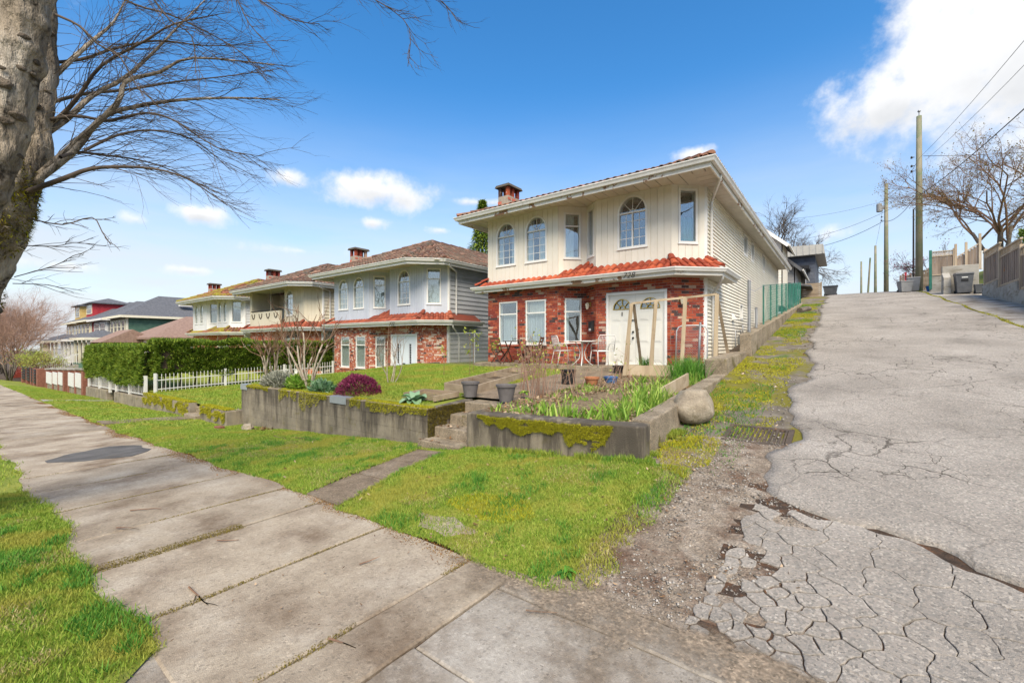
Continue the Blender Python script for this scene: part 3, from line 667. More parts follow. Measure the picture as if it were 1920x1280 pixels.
for (x, y) in seeds:
    poly = [(-.78, 2.66), (3.85, 2.66), (3.85, 4.95), (-.62, 4.95)]
    for (a, b) in seeds:
        if (a, b) == (x, y) or (a - x) ** 2 + (b - y) ** 2 > 2.2: continue
        poly = clip(poly, (x + a) / 2, (y + b) / 2, a - x, b - y)
        if len(poly) < 3: break
    if len(poly) < 3: continue
    area = abs(sum(p[0] * q[1] - q[0] * p[1] for p, q in zip(poly, poly[1:] + poly[:1]))) / 2
    if min(p[1] - foot_y(p[0]) for p in poly) > -.004: continue
    if area < .003 or (x < -.3 and rv.random() < .35): continue
    cx = sum(p[0] for p in poly) / len(poly); cy = sum(p[1] for p in poly) / len(poly); ring = []
    g = .0026 + .0022 * rv.random() + (.007 * rv.random() if x < -.1 and y < 3.7 else 0)
    for p, q in zip(poly, poly[1:] + poly[:1]):
        L_ = math.hypot(q[0] - p[0], q[1] - p[1]); k = max(1, int(L_ / .03))
        for t in range(k):
            xx, yy = lerp(p[0], q[0], t / k), lerp(p[1], q[1], t / k); xx += .045 * (float(vnoise(xx, yy, 5, 5)) - .5) + .045 * (float(vnoise(xx, yy, 14, 15)) - .5) + .012 * (float(vnoise(xx, yy, 31, 6)) - .5); yy += .045 * (float(vnoise(xx, yy, 5, 7)) - .5) + .045 * (float(vnoise(xx, yy, 14, 17)) - .5) + .012 * (float(vnoise(xx, yy, 31, 9)) - .5)
            dd = math.hypot(xx - cx, yy - cy) + 1e-6; ring.append((cx + (xx - cx) * (1 - g / dd), min(cy + (yy - cy) * (1 - g / dd), foot_y(xx) - .008)))
    tz = rv.uniform(-.0035, .0025); ax, ay = rv.uniform(-.006, .006), rv.uniform(-.006, .006); k = len(ring)
    zt = lambda x_, y_: lane_z(y_) + .022 + .012 * math.sin(PI * (x_ + .6) / 4.4) + tz + (x_ - cx) * ax + (y_ - cy) * ay
    mb = MB(); mb.add([(a, b, zt(a, b) - .04) for a, b in ring] + [(a, b, zt(a, b) - .003) for a, b in ring] + [(a + (cx - a) * min(.4, .004 / (math.hypot(a - cx, b - cy) + 1e-6)), b + (cy - b) * min(.4, .004 / (math.hypot(a - cx, b - cy) + 1e-6)), zt(a, b)) for a, b in ring],
                      [(i, (i + 1) % k, k + (i + 1) % k, k + i) for i in range(k)] + [(k + i, k + (i + 1) % k, 2 * k + (i + 1) % k, 2 * k + i) for i in range(k)] + [tuple(range(2 * k, 3 * k))])
    part('asphalt_piece', mb, 'asphalt', lane)
# apron to the right of the lane
ap = grid_mesh(lin(3.88, 7.2, 8), lin(3, 44, 60), lambda x, y: lane_z(y) + .004 + .01 * hn(x, y))
solo('lane_apron', ap, 'apron_concrete', (0, 0, 0), kind='structure', smooth=True)
def seam_keep(x, y): return np.abs(x - 3.84 - .05 * np.sin(y * 1.3)) < .09 * vnoise(x, y, 1.2, 2) + .01
blades('verge_grass', scatter(9000, 3.6, 4.1, 14, 38, lambda x, y: lane_z(y) + .01, seam_keep, 9), .05, .012, 'moss_blades', 'mossy seam of grass along the paved lane edge', 'grass', 31, lean=1.)
# moss and grass tufts on the verge between wall and lane
vz = lambda x, y: lane_z(y) - .012 + .012 * hn(x, y, 2.2) + np.where(y > 9, .03 * np.clip(-1.3 - x, 0, 9), 0)
def lane_leftv(y): return -.60 + .34 * (vnoise(y, y * 0 + .3, .9, 71) - .5) + .16 * (vnoise(y, y * 0 + .3, 3.1, 72) - .5) + interp([(2.6, .12), (4, .1), (6, 0), (36, -.25)], y)
def verge_moss(x, y): return ((vnoise(x, y, 1.1, 12) * .65 + vnoise(x, y, 3.7, 13) * .35) > np.where(y > 6.5, .43, .56)) & (x < lane_leftv(y) - .28 * vnoise(x, y, 1.5, 3) - .08)
blades('verge_moss', scatter(80000, -2.0, -.55, 5.2, 30, vz, verge_moss, 10), .024, .014, 'moss_blades', 'yellow green moss on the verge beside the lane', 'moss', 32, lean=1.2, seg=False)
def verge_grass(x, y): return vnoise(x, y, .9, 22) * .7 + vnoise(x, y, 3.1, 5) * .3 > .60
blades('verge_grass', scatter(20000, -2.0, -.95, 5.0, 30, vz, verge_grass, 12), .045, .009, 'lush_blades', 'grass tufts on the mossy verge beside the lane', 'grass', 33, lean=1.)
# moss patches in the corner lawn
def corner_moss(x, y): return (((x + 2.75) / .5) ** 2 + ((y - 3.28) / .28) ** 2 < 1 + .9 * (vnoise(x, y, 5, 3) - .5)) | (((x + 1.5) / .28) ** 2 + ((y - 5.5) / .8) ** 2 < 1 + (vnoise(x, y, 4, 3) - .5))
blades('lawn_moss', scatter(60000, -3.4, -1.2, 2.8, 6.4, lambda x, y: np.where(y < 5, fz(x, y), lane_z(y)) + .004, corner_moss, 14), .030, .008, 'moss_blades', 'yellow moss patch in the corner lawn', 'moss', 34, lean=1., seg=False)

# grit and broken crumbs along the lane edge
def pebbles(name, P, size, m, seed, label):
    rg = np.random.default_rng(seed); n = len(P); s_ = size * (.35 + rg.random(n) ** 3 * 1.6); O = np.array([[1, 0, 0], [0, 1, 0], [-1, 0, 0], [0, -1, 0], [0, 0, .7], [0, 0, -.5]])
    V = P[:, None, :] + O[None] * s_[:, None, None] * rg.uniform(.55, 1.25, (n, 6, 1)); f = np.array([[0, 1, 4], [1, 2, 4], [2, 3, 4], [3, 0, 4], [1, 0, 5], [2, 1, 5], [3, 2, 5], [0, 3, 5]])
    loops = (np.arange(n)[:, None] * 6 + f.reshape(1, -1)).reshape(-1); o = raw_mesh(name, V.reshape(-1, 3), loops, np.full(8 * n, 3), np.repeat(rg.random(n), 6), m); return tag(o, label, 'gravel', kind='stuff')
blade_mat('grit', (.10, .085, .07), (.25, .225, .195), (.46, .43, .39), rough=.95, trans=0)
pk_ = lambda x, y: (vnoise(x, y, 1.7, 31) * .6 + vnoise(x, y, 6, 32) * .4) > .42
pebbles('gravel', scatter(9000, -1.45, -.1, 2.62, 6.2, lambda x, y: lane_z(y) + .014 + .01 * hn(x * 2, y * 2, 2.4), pk_, 61), .0085, 'grit', 61, 'loose grit on the broken lane edge')
pebbles('gravel', scatter(2600, -.8, 3.5, 2.66, 4.8, lambda x, y: lane_z(y) + .012, lambda x, y: vnoise(x, y, 2.5, 8) > .45, 62), .006, 'grit', 62, 'grit in the cracks at the foot of the lane')
pebbles('gravel', scatter(2500, -3.2, 2.5, .5, 2.7, lambda x, y: street_z(x) + .006, lambda x, y: (vnoise(x, y, 1.1, 9) > .55) & (x > -2.4), 63), .005, 'grit', 63, 'grit scattered over the concrete crossing')
pebbles('gravel', scatter(5000, -1.8, -.6, 6, 26, lambda x, y: lane_z(y) + .005, lambda x, y: (vnoise(x, y, 1.4, 5) > .5) & (x > lane_leftv(y) - .35), 64), .012, 'grit', 64, 'grit along the ragged lane edge')

# uneven growth in the lawns: taller clumps, straw patches, bare scuffs
blade_mat('straw_blades', (.24, .19, .07), (.40, .33, .14), (.55, .48, .24), rough=.8, trans=.2)
clump = lambda x, y: strip_keep(x, y) & ((vnoise(x, y, 3.4, 91) * .6 + vnoise(x, y, 9, 92) * .4) > .64)
blades('grass', scatter(60000, -9, -1.3, 2.5, 5.0, fz, clump, 93), .062, .006, 'lush_blades', 'darker taller clumps in the lawn strip', 'grass', 93, lean=1.)
straw = lambda x, y: strip_keep(x, y) & ((vnoise(x, y, 1.6, 95) * .6 + vnoise(x, y, 5, 96) * .4) > .66 - .10 * np.clip(x + 3.4, 0, 2))
blades('grass', scatter(60000, -9, -1.2, 2.5, 5.0, fz, straw, 97), .034, .006, 'straw_blades', 'dry straw coloured patches in the lawn strip', 'grass', 97, lean=1.6)
bclump = lambda x, y: bl_keep(x, y) & ((vnoise(x, y, 3.0, 71) * .6 + vnoise(x, y, 8, 72) * .4) > .62)
blades('grass', scatter(50000, -7, -2.3, -.9, .8, bz, bclump, 73), .062, .006, 'lush_blades', 'darker taller clumps in the boulevard grass', 'grass', 73, lean=1.)
bstraw = lambda x, y: bl_keep(x, y) & ((vnoise(x, y, 2.0, 75) * .6 + vnoise(x, y, 6, 76) * .4) > .63)
blades('grass', scatter(40000, -7, -2.3, -.9, .8, bz, bstraw, 77), .034, .006, 'straw_blades', 'dry straw coloured patches in the boulevard grass', 'grass', 77, lean=1.6)
stub = MB(); ring = [(-2.93 + (.34 + .07 * math.sin(3 * a)) * math.cos(a), 2.80 + (.13 + .03 * math.sin(5 * a)) * math.sin(a)) for a in [2 * PI * k / 20 for k in range(20)]]; stub.prism(ring, -.03, [float(fz0(x, y)) + .006 for x, y in ring]); solo('concrete_stub', stub, 'sidewalk_concrete', (-2.93, 2.8, 0), label='flat patch of old concrete showing in the lawn at the pavement edge', cat='concrete')

# washed out dirt lying over the concrete crossing
def dirt_film(name, lo, hi, sc, col):
    m = bpy.data.materials.new(name); m.use_nodes = True; nt = m.node_tree; p = nt.nodes['Principled BSDF']; p.inputs['Roughness'].default_value = 1.; p.inputs['Specular IOR Level'].default_value = .1
    ge = N(nt, 'ShaderNodeNewGeometry'); v0 = ge.outputs['Position']; n1 = N(nt, 'ShaderNodeTexNoise', i_Scale=sc, i_Detail=9, i_Roughness=.72); nt.links.new(v0, n1.inputs['Vector']); n2 = N(nt, 'ShaderNodeTexNoise', i_Scale=40, i_Detail=4); nt.links.new(v0, n2.inputs['Vector'])
    c = ramp(nt, n2.outputs['Fac'], [(.3, tuple(v * .6 for v in col)), (.55, col), (.75, tuple(v * 1.5 for v in col))]); nt.links.new(agg_extra(nt, c, v0), p.inputs['Base Color'])
    at = N(nt, 'ShaderNodeAttribute', attribute_name='rnd'); f = math_node(nt, 'ADD', n1.outputs['Fac'], math_node(nt, 'MULTIPLY', math_node(nt, 'SUBTRACT', at.outputs['Fac'], .5), .5))
    mr = N(nt, 'ShaderNodeMapRange', interpolation_type='SMOOTHSTEP'); nt.links.new(f, mr.inputs[0]); mr.inputs[1].default_value = lo; mr.inputs[2].default_value = hi; nt.links.new(math_node(nt, 'MULTIPLY', mr.outputs[0], .92), p.inputs['Alpha']); MATS[name] = m
dirt_film('dirt_film', .49, .76, 2.0, (.275, .23, .18))
dm = grid_mesh(lin(-2.9, 1.2, 60), lin(.9, 2.9, 30), lambda x, y: max(street_z(x), lane_z(y)) + .016 + .004 * hn(x, y, 2)); do_ = solo('dirt', dm, 'dirt_film', (0, 0, 0), label='thin dirt washed over the concrete crossing', cat='dirt', kind='stuff', smooth=True)
V_ = np.array(dm.v); fr_ = .5 + .45 * np.clip((V_[:, 1] - 1.9) / .8, -1, 1) - .5 * np.clip((np.abs(V_[:, 0] + .9) - 1.0) / 1.0, 0, 1) - .8 * np.clip((V_[:, 1] - 2.66) / .2, 0, 1); at_ = do_.data.attributes.new('rnd', 'FLOAT', 'POINT'); at_.data.foreach_set('value', fr_.astype(np.float32))

# ---------------------------------------------------------------- rough cast and hewn blocks
def rough(corners_bot, corners_top, bev=.015, cuts=3, amp=.006, seed=0):
    """a hexahedron with worn arrises and an uneven skin; returns MB"""
    bm = bmesh.new(); vs = [bm.verts.new(c) for c in list(corners_bot) + list(corners_top)]
    for f in [(3, 2, 1, 0), (4, 5, 6, 7), (0, 1, 5, 4), (1, 2, 6, 5), (2, 3, 7, 6), (3, 0, 4, 7)]: bm.faces.new([vs[i] for i in f])
    if bev: bmesh.ops.bevel(bm, geom=bm.edges[:], offset=bev, segments=2, affect='EDGES', profile=.5)
    if cuts:
        for _ in range(cuts):
            es = [e for e in bm.edges if e.calc_length() > .22]
            if es: bmesh.ops.subdivide_edges(bm, edges=es, cuts=1, use_grid_fill=True)
    bmesh.ops.triangulate(bm, faces=[f for f in bm.faces if len(f.verts) > 4])
    from mathutils import noise
    for v in bm.verts:
        v.co += Vector((noise.noise(v.co * 5 + Vector((seed, 0, 0))), noise.noise(v.co * 5 + Vector((0, seed, 7))), noise.noise(v.co * 5 + Vector((3, 0, seed))))) * amp
    bm.verts.index_update(); mb = MB(); mb.v = [tuple(v.co) for v in bm.verts]; mb.f = [tuple(v.index for v in f.verts) for f in bm.faces]; bm.free(); return mb
def rbox(x0, x1, y0, y1, z0, z1, **k):
    zz = z1 if isinstance(z1, (tuple, list)) else (z1,) * 4
    return rough([(x0, y0, z0), (x1, y0, z0), (x1, y1, z0), (x0, y1, z0)], [(x0, y0, zz[0]), (x1, y0, zz[1]), (x1, y1, zz[2]), (x0, y1, zz[3])], **k)

# ---------------------------------------------------------------- the raised garden of the cream house
gl_ = grid_mesh(lin(-13.0, -5.7, 42), lin(5.18, 11.05, 34), lambda x, y: lot_z(y) + .02 * hn(x, y, .6) + (-.02 if x > -6.2 else 0) - (.05 if x > -5.9 else 0))
solo('garden_lawn', gl_, 'turf', (0, 0, 0), kind='structure', smooth=True)
solo('garden_walk', grid_mesh(lin(-6.05, -4.5, 8), lin(6.25, 11.0, 20), lambda x, y: lot_z(y) + .012 + .008 * hn(x, y)), 'aggregate', (0, 0, 0), kind='structure', smooth=True)
solo('garden_bed', grid_mesh(lin(-4.62, -2.02, 18), lin(5.15, 10.9, 36), lambda x, y: lot_z(y) + .02 + .03 * hn(x, y, 1.6) - .05 * (x > -2.2)), 'litter_soil', (0, 0, 0), kind='structure', smooth=True)
solo('side_yard', grid_mesh(lin(-3.2, -1.9, 5), lin(10.5, 31, 12), lambda x, y: 1.08 + .02 * hn(x, y) + max(0, y - 13) * .115), 'aggregate', (0, 0, 0), kind='structure')
solo('side_yard', grid_mesh(lin(-13.0, -9.7, 5), lin(10.9, 32, 12), lambda x, y: .94 + .02 * hn(x, y)), 'dry_turf', (0, 0, 0), kind='structure')
solo('patio', rbox(-9.9, -2.35, 10.92, 12.9, .5, 1.085, bev=.012, cuts=4, amp=.003), 'step_concrete', (0, 0, 0), kind='structure')
lk = lambda x, y: (vnoise(x, y, 1.3, 41) > .12) | (_r2.random(len(x)) < .5)
blades('grass', scatter(70000, -13.0, -6.0, 5.25, 10.95, lambda x, y: lot_z(y) + .02 * hn(x, y, .6), lk, 41), .05, .012, 'grass_blades', 'lawn of the raised garden before the cream house', 'grass', 41, lean=.9, seg=False)

# long stained wall of concrete blocks
wl = thing('block_wall', (-9.35, 5.1, -.6), 'long stained concrete block wall with moss along its top edge', 'wall')
core = MB(); core.box(-13.08, -5.62, 5.012, 5.19, -1.2, .575); part('wall_core', core, 'mortar_dark' if 'mortar_dark' in MATS else 'old_wall', wl)
rw = random.Random(4); ztop = .59; row = 0
for r in range(7):
    z1_ = ztop - r * .2; z0_ = z1_ - .2; u = -13.1 - (.2 if r % 2 else 0)
    while u < -5.6:
        a, b = max(u, -13.1), min(u + .4, -5.6)
        if b - a > .05 and z1_ > interp(WB, (a + b) / 2) - .03:
            mb = MB(); p = 5.0 + rw.uniform(-.002, .002); g = .0025
            mb.hexa([(a + g, p + .004, z0_ + g), (b - g, p + .004, z0_ + g), (b - g, 5.014, z0_ + g), (a + g, 5.014, z0_ + g)], [(a + g, p + .004, z1_ - g), (b - g, p + .004, z1_ - g), (b - g, 5.014, z1_ - g), (a + g, 5.014, z1_ - g)])
            part('concrete_block', mb, 'old_wall', wl)
        u += .4
cp = rbox(-13.1, -5.6, 4.998, 5.2, .575, .605, bev=.01, cuts=4, amp=.006); part('coping', cp, 'step_concrete', wl)
rt = rbox(-13.1, -12.92, 5.2, 12.2, -.7, (.60, .60, .98, .98), bev=.012, cuts=3, amp=.006); part('return_wall', rt, 'old_wall', wl)
ck = rbox(-5.78, -5.6, 5.2, 6.15, -.3, (.60, .60, .655, .655), bev=.012, cuts=3, amp=.006); part('cheek_wall', ck, 'old_wall', wl)
def face_moss(parent, name, n, uf, m, seed, h=.03, w=.012, lean=.6):
    pts, nor = uf(n); blades(name, pts, h, w, m, None, None, seed, lean=lean, seg=False, parent=parent, normals=nor, curl=1.)
def lw_moss(n):
    rg = np.random.default_rng(3); x = rg.uniform(-13, -5.6, n); t = rg.random(n); top = rg.random(n) < .62
    dens = vnoise(x, x * 0, 1.6, 2) * .6 + vnoise(x, x * 0, 5, 3) * .4
    hang = .05 + .28 * np.exp(-((x + 11.1) / .35) ** 2) + .34 * np.exp(-((x + 9.7) / .55) ** 2) + .10 * np.exp(-((x + 7.2) / 1.4) ** 2)
    y = np.where(top, 5.0 + .2 * t, 4.992); z = np.where(top, .605, .60 - hang * (t ** 1.3) * (.55 + .9 * vnoise(x, x * 0, 7, 6)))
    k = (dens > .33) & ~((x > -8.75) & (x < -7.9)) & (x > -12.75); nor = np.where(top[:, None], [[0, -.2, 1]], [[0, -1, -.15]])
    return np.stack([x, y, z], 1)[k], nor[k]
face_moss(wl, 'moss', 26000, lw_moss, 'moss_blades', 51)
def ck_moss(n):
    rg = np.random.default_rng(5); y = rg.uniform(5.0, 6.1, n); z = .62 - .62 * rg.random(n) ** 1.2; k = vnoise(y * 3, z * 3, 2, 5) > .25
    x = np.full(n, -5.592); return np.stack([x, y, z], 1)[k], np.tile([[1, -.1, .1]], (k.sum(), 1))
face_moss(wl, 'moss', 9000, ck_moss, 'dark_moss', 52)
for x0, x1 in ((-13.12, -12.7), (-8.62, -8.02)):
    mb = MB(); mb.box(x0, x1, 4.985, 4.991, .47, .615); mb.box(x0, x1, 4.991, 5.215, .609, .615)
    for sx in (.05, x1 - x0 - .05): mb.box(x0 + sx - .01, x0 + sx + .01, 4.978, 4.985, .49, .51)
    solo('metal_bracket', mb, 'galvanised', (x0, 4.99, .47), label=('folded galvanised steel plate capping the outer end of the long block wall' if x0 < -13 else 'folded galvanised steel plate clamped midway along the long block wall'), cat='bracket', group='steel plates on the block wall')

# front bed wall with hanging moss, its side run and the steps between
bwl = thing('bed_wall', (-3.3, 5.1, .0), 'low cast concrete wall of the planting bed with moss hanging down its face', 'wall')
part('wall_face', rough([(-4.70, 5.0, -.35), (-1.87, 5.0, -.1), (-1.87, 5.26, -.1), (-4.70, 5.26, -.35)], [(-4.70, 5.0, .63), (-1.87, 5.0, .725), (-1.87, 5.26, .735), (-4.70, 5.26, .635)], bev=.02, cuts=5, amp=.010), 'old_wall', bwl, smooth=False)
part('side_run', rough([(-2.12, 5.265, -.1), (-1.872, 5.265, -.1), (-1.95, 10.1, .6), (-2.2, 10.1, .6)], [(-2.12, 5.265, .76), (-1.872, 5.265, .755), (-1.95, 10.1, 1.075), (-2.2, 10.1, 1.08)], bev=.02, cuts=5, amp=.010), 'step_concrete', bwl)
part('stair_cheek', rough([(-4.70, 5.262, -.3), (-4.52, 5.262, -.3), (-4.52, 5.9, .2), (-4.70, 5.9, .2)], [(-4.70, 5.262, .632), (-4.52, 5.262, .632), (-4.52, 5.9, .655), (-4.70, 5.9, .655)], bev=.012, cuts=2, amp=.005), 'old_wall', bwl)
def bw_moss(n):
    rg = np.random.default_rng(9); x = rg.uniform(-4.45, -2.25, n); t = rg.random(n)
    top = np.interp(x, [-4.7, -1.87], [.615, .705]) - .02 * vnoise(x, x * 0, 6, 1)
    dep = np.interp(x, [-4.45, -4.3, -3.9, -3.6, -3.3, -3.0, -2.8, -2.55, -2.35, -2.25], [.0, .10, .13, .18, .20, .13, .30, .34, .27, .0]) * (.6 + .7 * vnoise(x, x * 0, 8, 3))
    z = top - dep * t; k = (vnoise(x * 1, z * 3, 9, 4) > .22)
    return np.stack([x, np.full(n, 4.992), z], 1)[k], np.tile([[0, -1, -.1]], (k.sum(), 1))
face_moss(bwl, 'moss', 22000, bw_moss, 'moss_blades', 53, h=.032, w=.009, lean=.7)
st = thing('garden_steps', (-5.15, 5.3, -.1), 'worn concrete garden steps between the two front walls', 'steps')
for k, (y0, zt_) in enumerate(((4.80, .12), (5.15, .29), (5.52, .455), (5.90, .635))):
    part('step', rbox(-5.62 + (0 if k == 0 else .03), -4.68 if k == 0 else -4.705, y0, y0 + .46, zt_ - .26, zt_, bev=.014, cuts=2, amp=.006, seed=k), 'step_concrete', st)

# kerb block and retaining wall that carry the green fence
solo('kerb_block', rough([(-2.36, 9.95, .7), (-1.93, 9.95, .7), (-1.93, 12.35, .9), (-2.36, 12.35, .9)], [(-2.36, 9.95, 1.38), (-1.93, 9.95, 1.40), (-1.93, 12.35, 1.52), (-2.36, 12.35, 1.50)], bev=.03, cuts=3, amp=.016), 'step_concrete', (-2.15, 11, 1.0), label='short mossy concrete kerb block at the lane corner of the garden', cat='kerb')
rwl = thing('retaining_wall', (-1.95, 20, 2), 'sloping concrete retaining wall carrying the green mesh fence along the lane', 'wall')
yy = 12.36; k = 0
while yy < 30.3:
    y2 = min(yy + 3.0, 30.4); za, zb_ = 1.95 + .118 * (yy - 12.4), 1.95 + .118 * (y2 - 12.4)
    part('wall_bay', rough([(-2.1, yy + .006, lane_z(yy) - .6), (-1.83, yy + .006, lane_z(yy) - .6), (-1.83, y2 - .006, lane_z(y2) - .6), (-2.1, y2 - .006, lane_z(y2) - .6)], [(-2.1, yy + .006, za), (-1.83, yy + .006, za), (-1.83, y2 - .006, zb_), (-2.1, y2 - .006, zb_)], bev=.018, cuts=3, amp=.010, seed=k), 'step_concrete', rwl); yy = y2; k += 1
# lawns of the next gardens
solo('garden_lawn', grid_mesh(lin(-20.5, -13.1, 20), lin(4.8, 12.6, 20), lambda x, y: lot2_z(y) + .03 * hn(x, y, .5)), 'turf', (0, 0, 0), kind='structure', smooth=True)
blades('grass', scatter(42000, -20.5, -13.15, 4.85, 12.0, lambda x, y: lot2_z(y) + .03 * hn(x, y, .5), lk, 43), .055, .018, 'grass_blades', 'lawn of the lower garden before the blue grey house', 'grass', 43, lean=.9, seg=False)
solo('garden_lawn', grid_mesh(lin(-46, -20.5, 20), lin(4.8, 13, 10), lambda x, y: interp([(-46, -.7), (-33, -.2), (-20.5, -.08)], x) + .02 * (y - 4.8)), 'turf', (0, 0, 0), kind='structure', smooth=True)
# low mossy wall before the lower garden
mw = thing('mossy_wall', (-17, 4.8, -.5), 'low garden wall thickly capped with yellow moss before the lower lawn', 'wall')
for (xa, xb) in ((-20.9, -15.95), (-14.98, -13.12)):
    part('wall_bay', rough([(xa, 4.62, -1.2), (xb, 4.62, -1.2), (xb, 4.86, -1.2), (xa, 4.86, -1.2)], [(xa, 4.62, interp([(-21, -.15), (-13, -.08)], xa)), (xb, 4.62, interp([(-21, -.15), (-13, -.08)], xb)), (xb, 4.86, interp([(-21, -.15), (-13, -.08)], xb)), (xa, 4.86, interp([(-21, -.15), (-13, -.08)], xa))], bev=.02, cuts=4, amp=.012), 'old_wall', mw)
def mw_moss(n):
    rg = np.random.default_rng(19); x = rg.uniform(-20.9, -13.12, n); top = rg.random(n) < .55; t = rg.random(n); zt_ = np.interp(x, [-21, -13], [-.15, -.08])
    y = np.where(top, 4.62 + .24 * t, 4.612); z = np.where(top, zt_ + .005, zt_ - .30 * t * (.4 + vnoise(x, x * 0, 4, 2)))
    k = ((x < -15.95) | (x > -14.98)) & (top | (vnoise(x, z * 4, 3, 8) > .3)); nor = np.where(top[:, None], [[0, -.2, 1]], [[0, -1, 0]]); return np.stack([x, y, z], 1)[k], nor[k]
face_moss(mw, 'moss', 26000, mw_moss, 'moss_blades', 54, h=.045, w=.022)
part('wall_end', rbox(-13.5, -13.09, 4.62, 5.1, -1.2, -.1, bev=.02, cuts=2, amp=.01), 'old_wall', mw)
gs = thing('garden_steps', (-15.4, 4.8, -.5), 'short concrete steps through the low mossy wall', 'steps')
for k in range(2): part('step', rbox(-15.94, -14.99, 4.50 + k * .3, 4.9 + k * .3, -.8, -.40 + k * .18, bev=.012, cuts=1, amp=.004), 'step_concrete', gs)
# boulder resting against the bed wall
from mathutils import noise as mn
bo = MB(); bo.blob((-1.76, 6.72, .80), .30, .32, .27, 36, 24)
def stone(v):
    p = Vector(v); c = Vector((-1.76, 6.72, .80)); d = (p - c); k = 1 + .13 * mn.noise(d * 3.1 + Vector((4, 1, 2))) + .05 * mn.noise(d * 9) + .015 * mn.noise(d * 25)
    for n_, o_ in (((.2, -.8, .55), .215), ((.9, -.1, .4), .225), ((-.6, -.5, .5), .23), ((0, .1, 1), .215), ((.5, -.8, -.2), .25), ((-.9, .1, .1), .25)):
        n_ = Vector(n_).normalized(); e = d.dot(n_) - o_
        if e > 0: d = d - n_ * e * .75
    return tuple(c + d * k)
bo.v = [stone(v) for v in bo.v]
mat('boulder_stone', (.30, .255, .19), (.19, .155, .115), (.39, .345, .28), scale=3.4, rough=.9, bump=.7, bscale=40, fine=.5, fscale=70, stain=(.16, .135, .08), sscale=3, sthr=(.52, .68))
solo('boulder', bo, 'boulder_stone', (-1.76, 6.72, .53), label='rounded grey granite boulder beside the bed wall', cat='boulder', smooth=True)
# iron drain grate in the verge
mat('rust_iron', (.085, .065, .05), (.05, .04, .032), (.13, .09, .06), scale=8, rough=.85, coord='World')
gr = thing('drain_grate', (-.9, 6.5, .52), 'flat rusty iron drain grate set in the lane verge', 'drain grate')
qz = lambda y: lane_z(y) + .012
for (a, b, c, d) in ((-1.26, -1.20, 6.12, 6.80), (-.56, -.50, 6.12, 6.80), (-1.2, -.56, 6.12, 6.18), (-1.2, -.56, 6.74, 6.80)):
    mb = MB(); mb.hexa([(a, c, qz(c) - .05), (b, c, qz(c) - .05), (b, d, qz(d) - .05), (a, d, qz(d) - .05)], [(a, c, qz(c)), (b, c, qz(c)), (b, d, qz(d)), (a, d, qz(d))]); part('frame_bar', mb, 'rust_iron', gr)
for k in range(13):
    x = -1.18 + k * .05; mb = MB(); mb.beam((x, 6.18, qz(6.18) - .012), (x, 6.74, qz(6.74) - .012), .022, .02); part('bar', mb, 'rust_iron', gr)

# ---------------------------------------------------------------- house materials
mat('cream_siding', (.73, .685, .59), (.67, .62, .525), (.76, .72, .635), scale=1.5, rough=.6, spec=.3, var=.05, fine=.05, fscale=30, stain=(.52, .46, .36), sscale=2.2, sthr=(.62, .85), sstretch=(2, 2, .5))
mat('ivory_lap', (.74, .70, .60), (.69, .64, .53), (.78, .75, .67), scale=1.2, rough=.55, spec=.3, var=.06, stain=(.62, .57, .46), sscale=.9, sthr=(.58, .8))
mat('blue_siding', (.50, .54, .61), (.46, .50, .57), (.55, .58, .64), scale=1.5, rough=.6, spec=.3, var=.06)
mat('grey_lap', (.42, .43, .44), (.36, .37, .38), (.47, .48, .49), scale=1.5, rough=.6, var=.08)
mat('beige_siding', (.60, .55, .42), (.54, .49, .37), (.64, .60, .48), scale=1.5, rough=.6, var=.05)
mat('beige_lap', (.58, .53, .41), (.52, .47, .36), (.63, .58, .46), scale=1.5, rough=.6, var=.06)
mat('white_siding', (.72, .72, .71), (.66, .66, .65), (.76, .76, .75), scale=1.5, rough=.6, var=.04)
mat('white_trim', (.74, .73, .70), (.68, .67, .63), (.78, .77, .75), scale=3, rough=.5, spec=.35, var=.03)
mat('gutter_white', (.66, .655, .63), (.58, .57, .54), (.71, .70, .68), scale=2, rough=.45, spec=.4, stain=(.44, .42, .37), sscale=2.6, sthr=(.56, .74), sstretch=(2, 2, .6))
mat('peeling_fascia', (.72, .70, .65), (.64, .61, .55), (.76, .75, .71), scale=3, rough=.6, stain=(.27, .15, .085), sscale=2.1, sthr=(.565, .59), coord='World')
mat('soffit_vinyl', (.58, .54, .46), (.53, .49, .41), (.62, .58, .50), scale=2, rough=.6, var=.08)
mat('room_shade', (.035, .037, .04), (.02, .022, .025), (.06, .06, .062), scale=1.5, rough=.9)  # dark tone painted in as the shade of unlit rooms
mat('net_curtain', (.52, .56, .58), (.42, .46, .48), (.62, .65, .66), scale=2, rough=.9, stretch=(6, 6, .6))
mat('white_blind', (.62, .60, .56), (.54, .52, .48), (.66, .64, .6), scale=1.5, rough=.8, stretch=(8, 8, .3))
mat('green_curtain', (.03, .17, .15), (.015, .09, .085), (.05, .26, .22), scale=4, rough=.9, stretch=(6, 6, .5))
mat('door_white', (.66, .655, .60), (.62, .61, .56), (.69, .685, .64), scale=1.4, rough=.45, spec=.35)
mat('door_blue_white', (.62, .67, .71), (.58, .63, .67), rough=.45, scale=1.4)
mat('brass', (.55, .38, .10), (.45, .30, .08), rough=.35, metal=.8, scale=6)
mat('black_plastic', (.02, .02, .021), (.014, .014, .015), rough=.4, scale=5)
mat('iron_black', (.03, .03, .032), (.02, .02, .02), rough=.5, metal=.4, scale=6)
mat('mortar', (.36, .32, .28), (.28, .24, .20), (.42, .38, .34), scale=6, rough=.95, bump=.5, bscale=90)
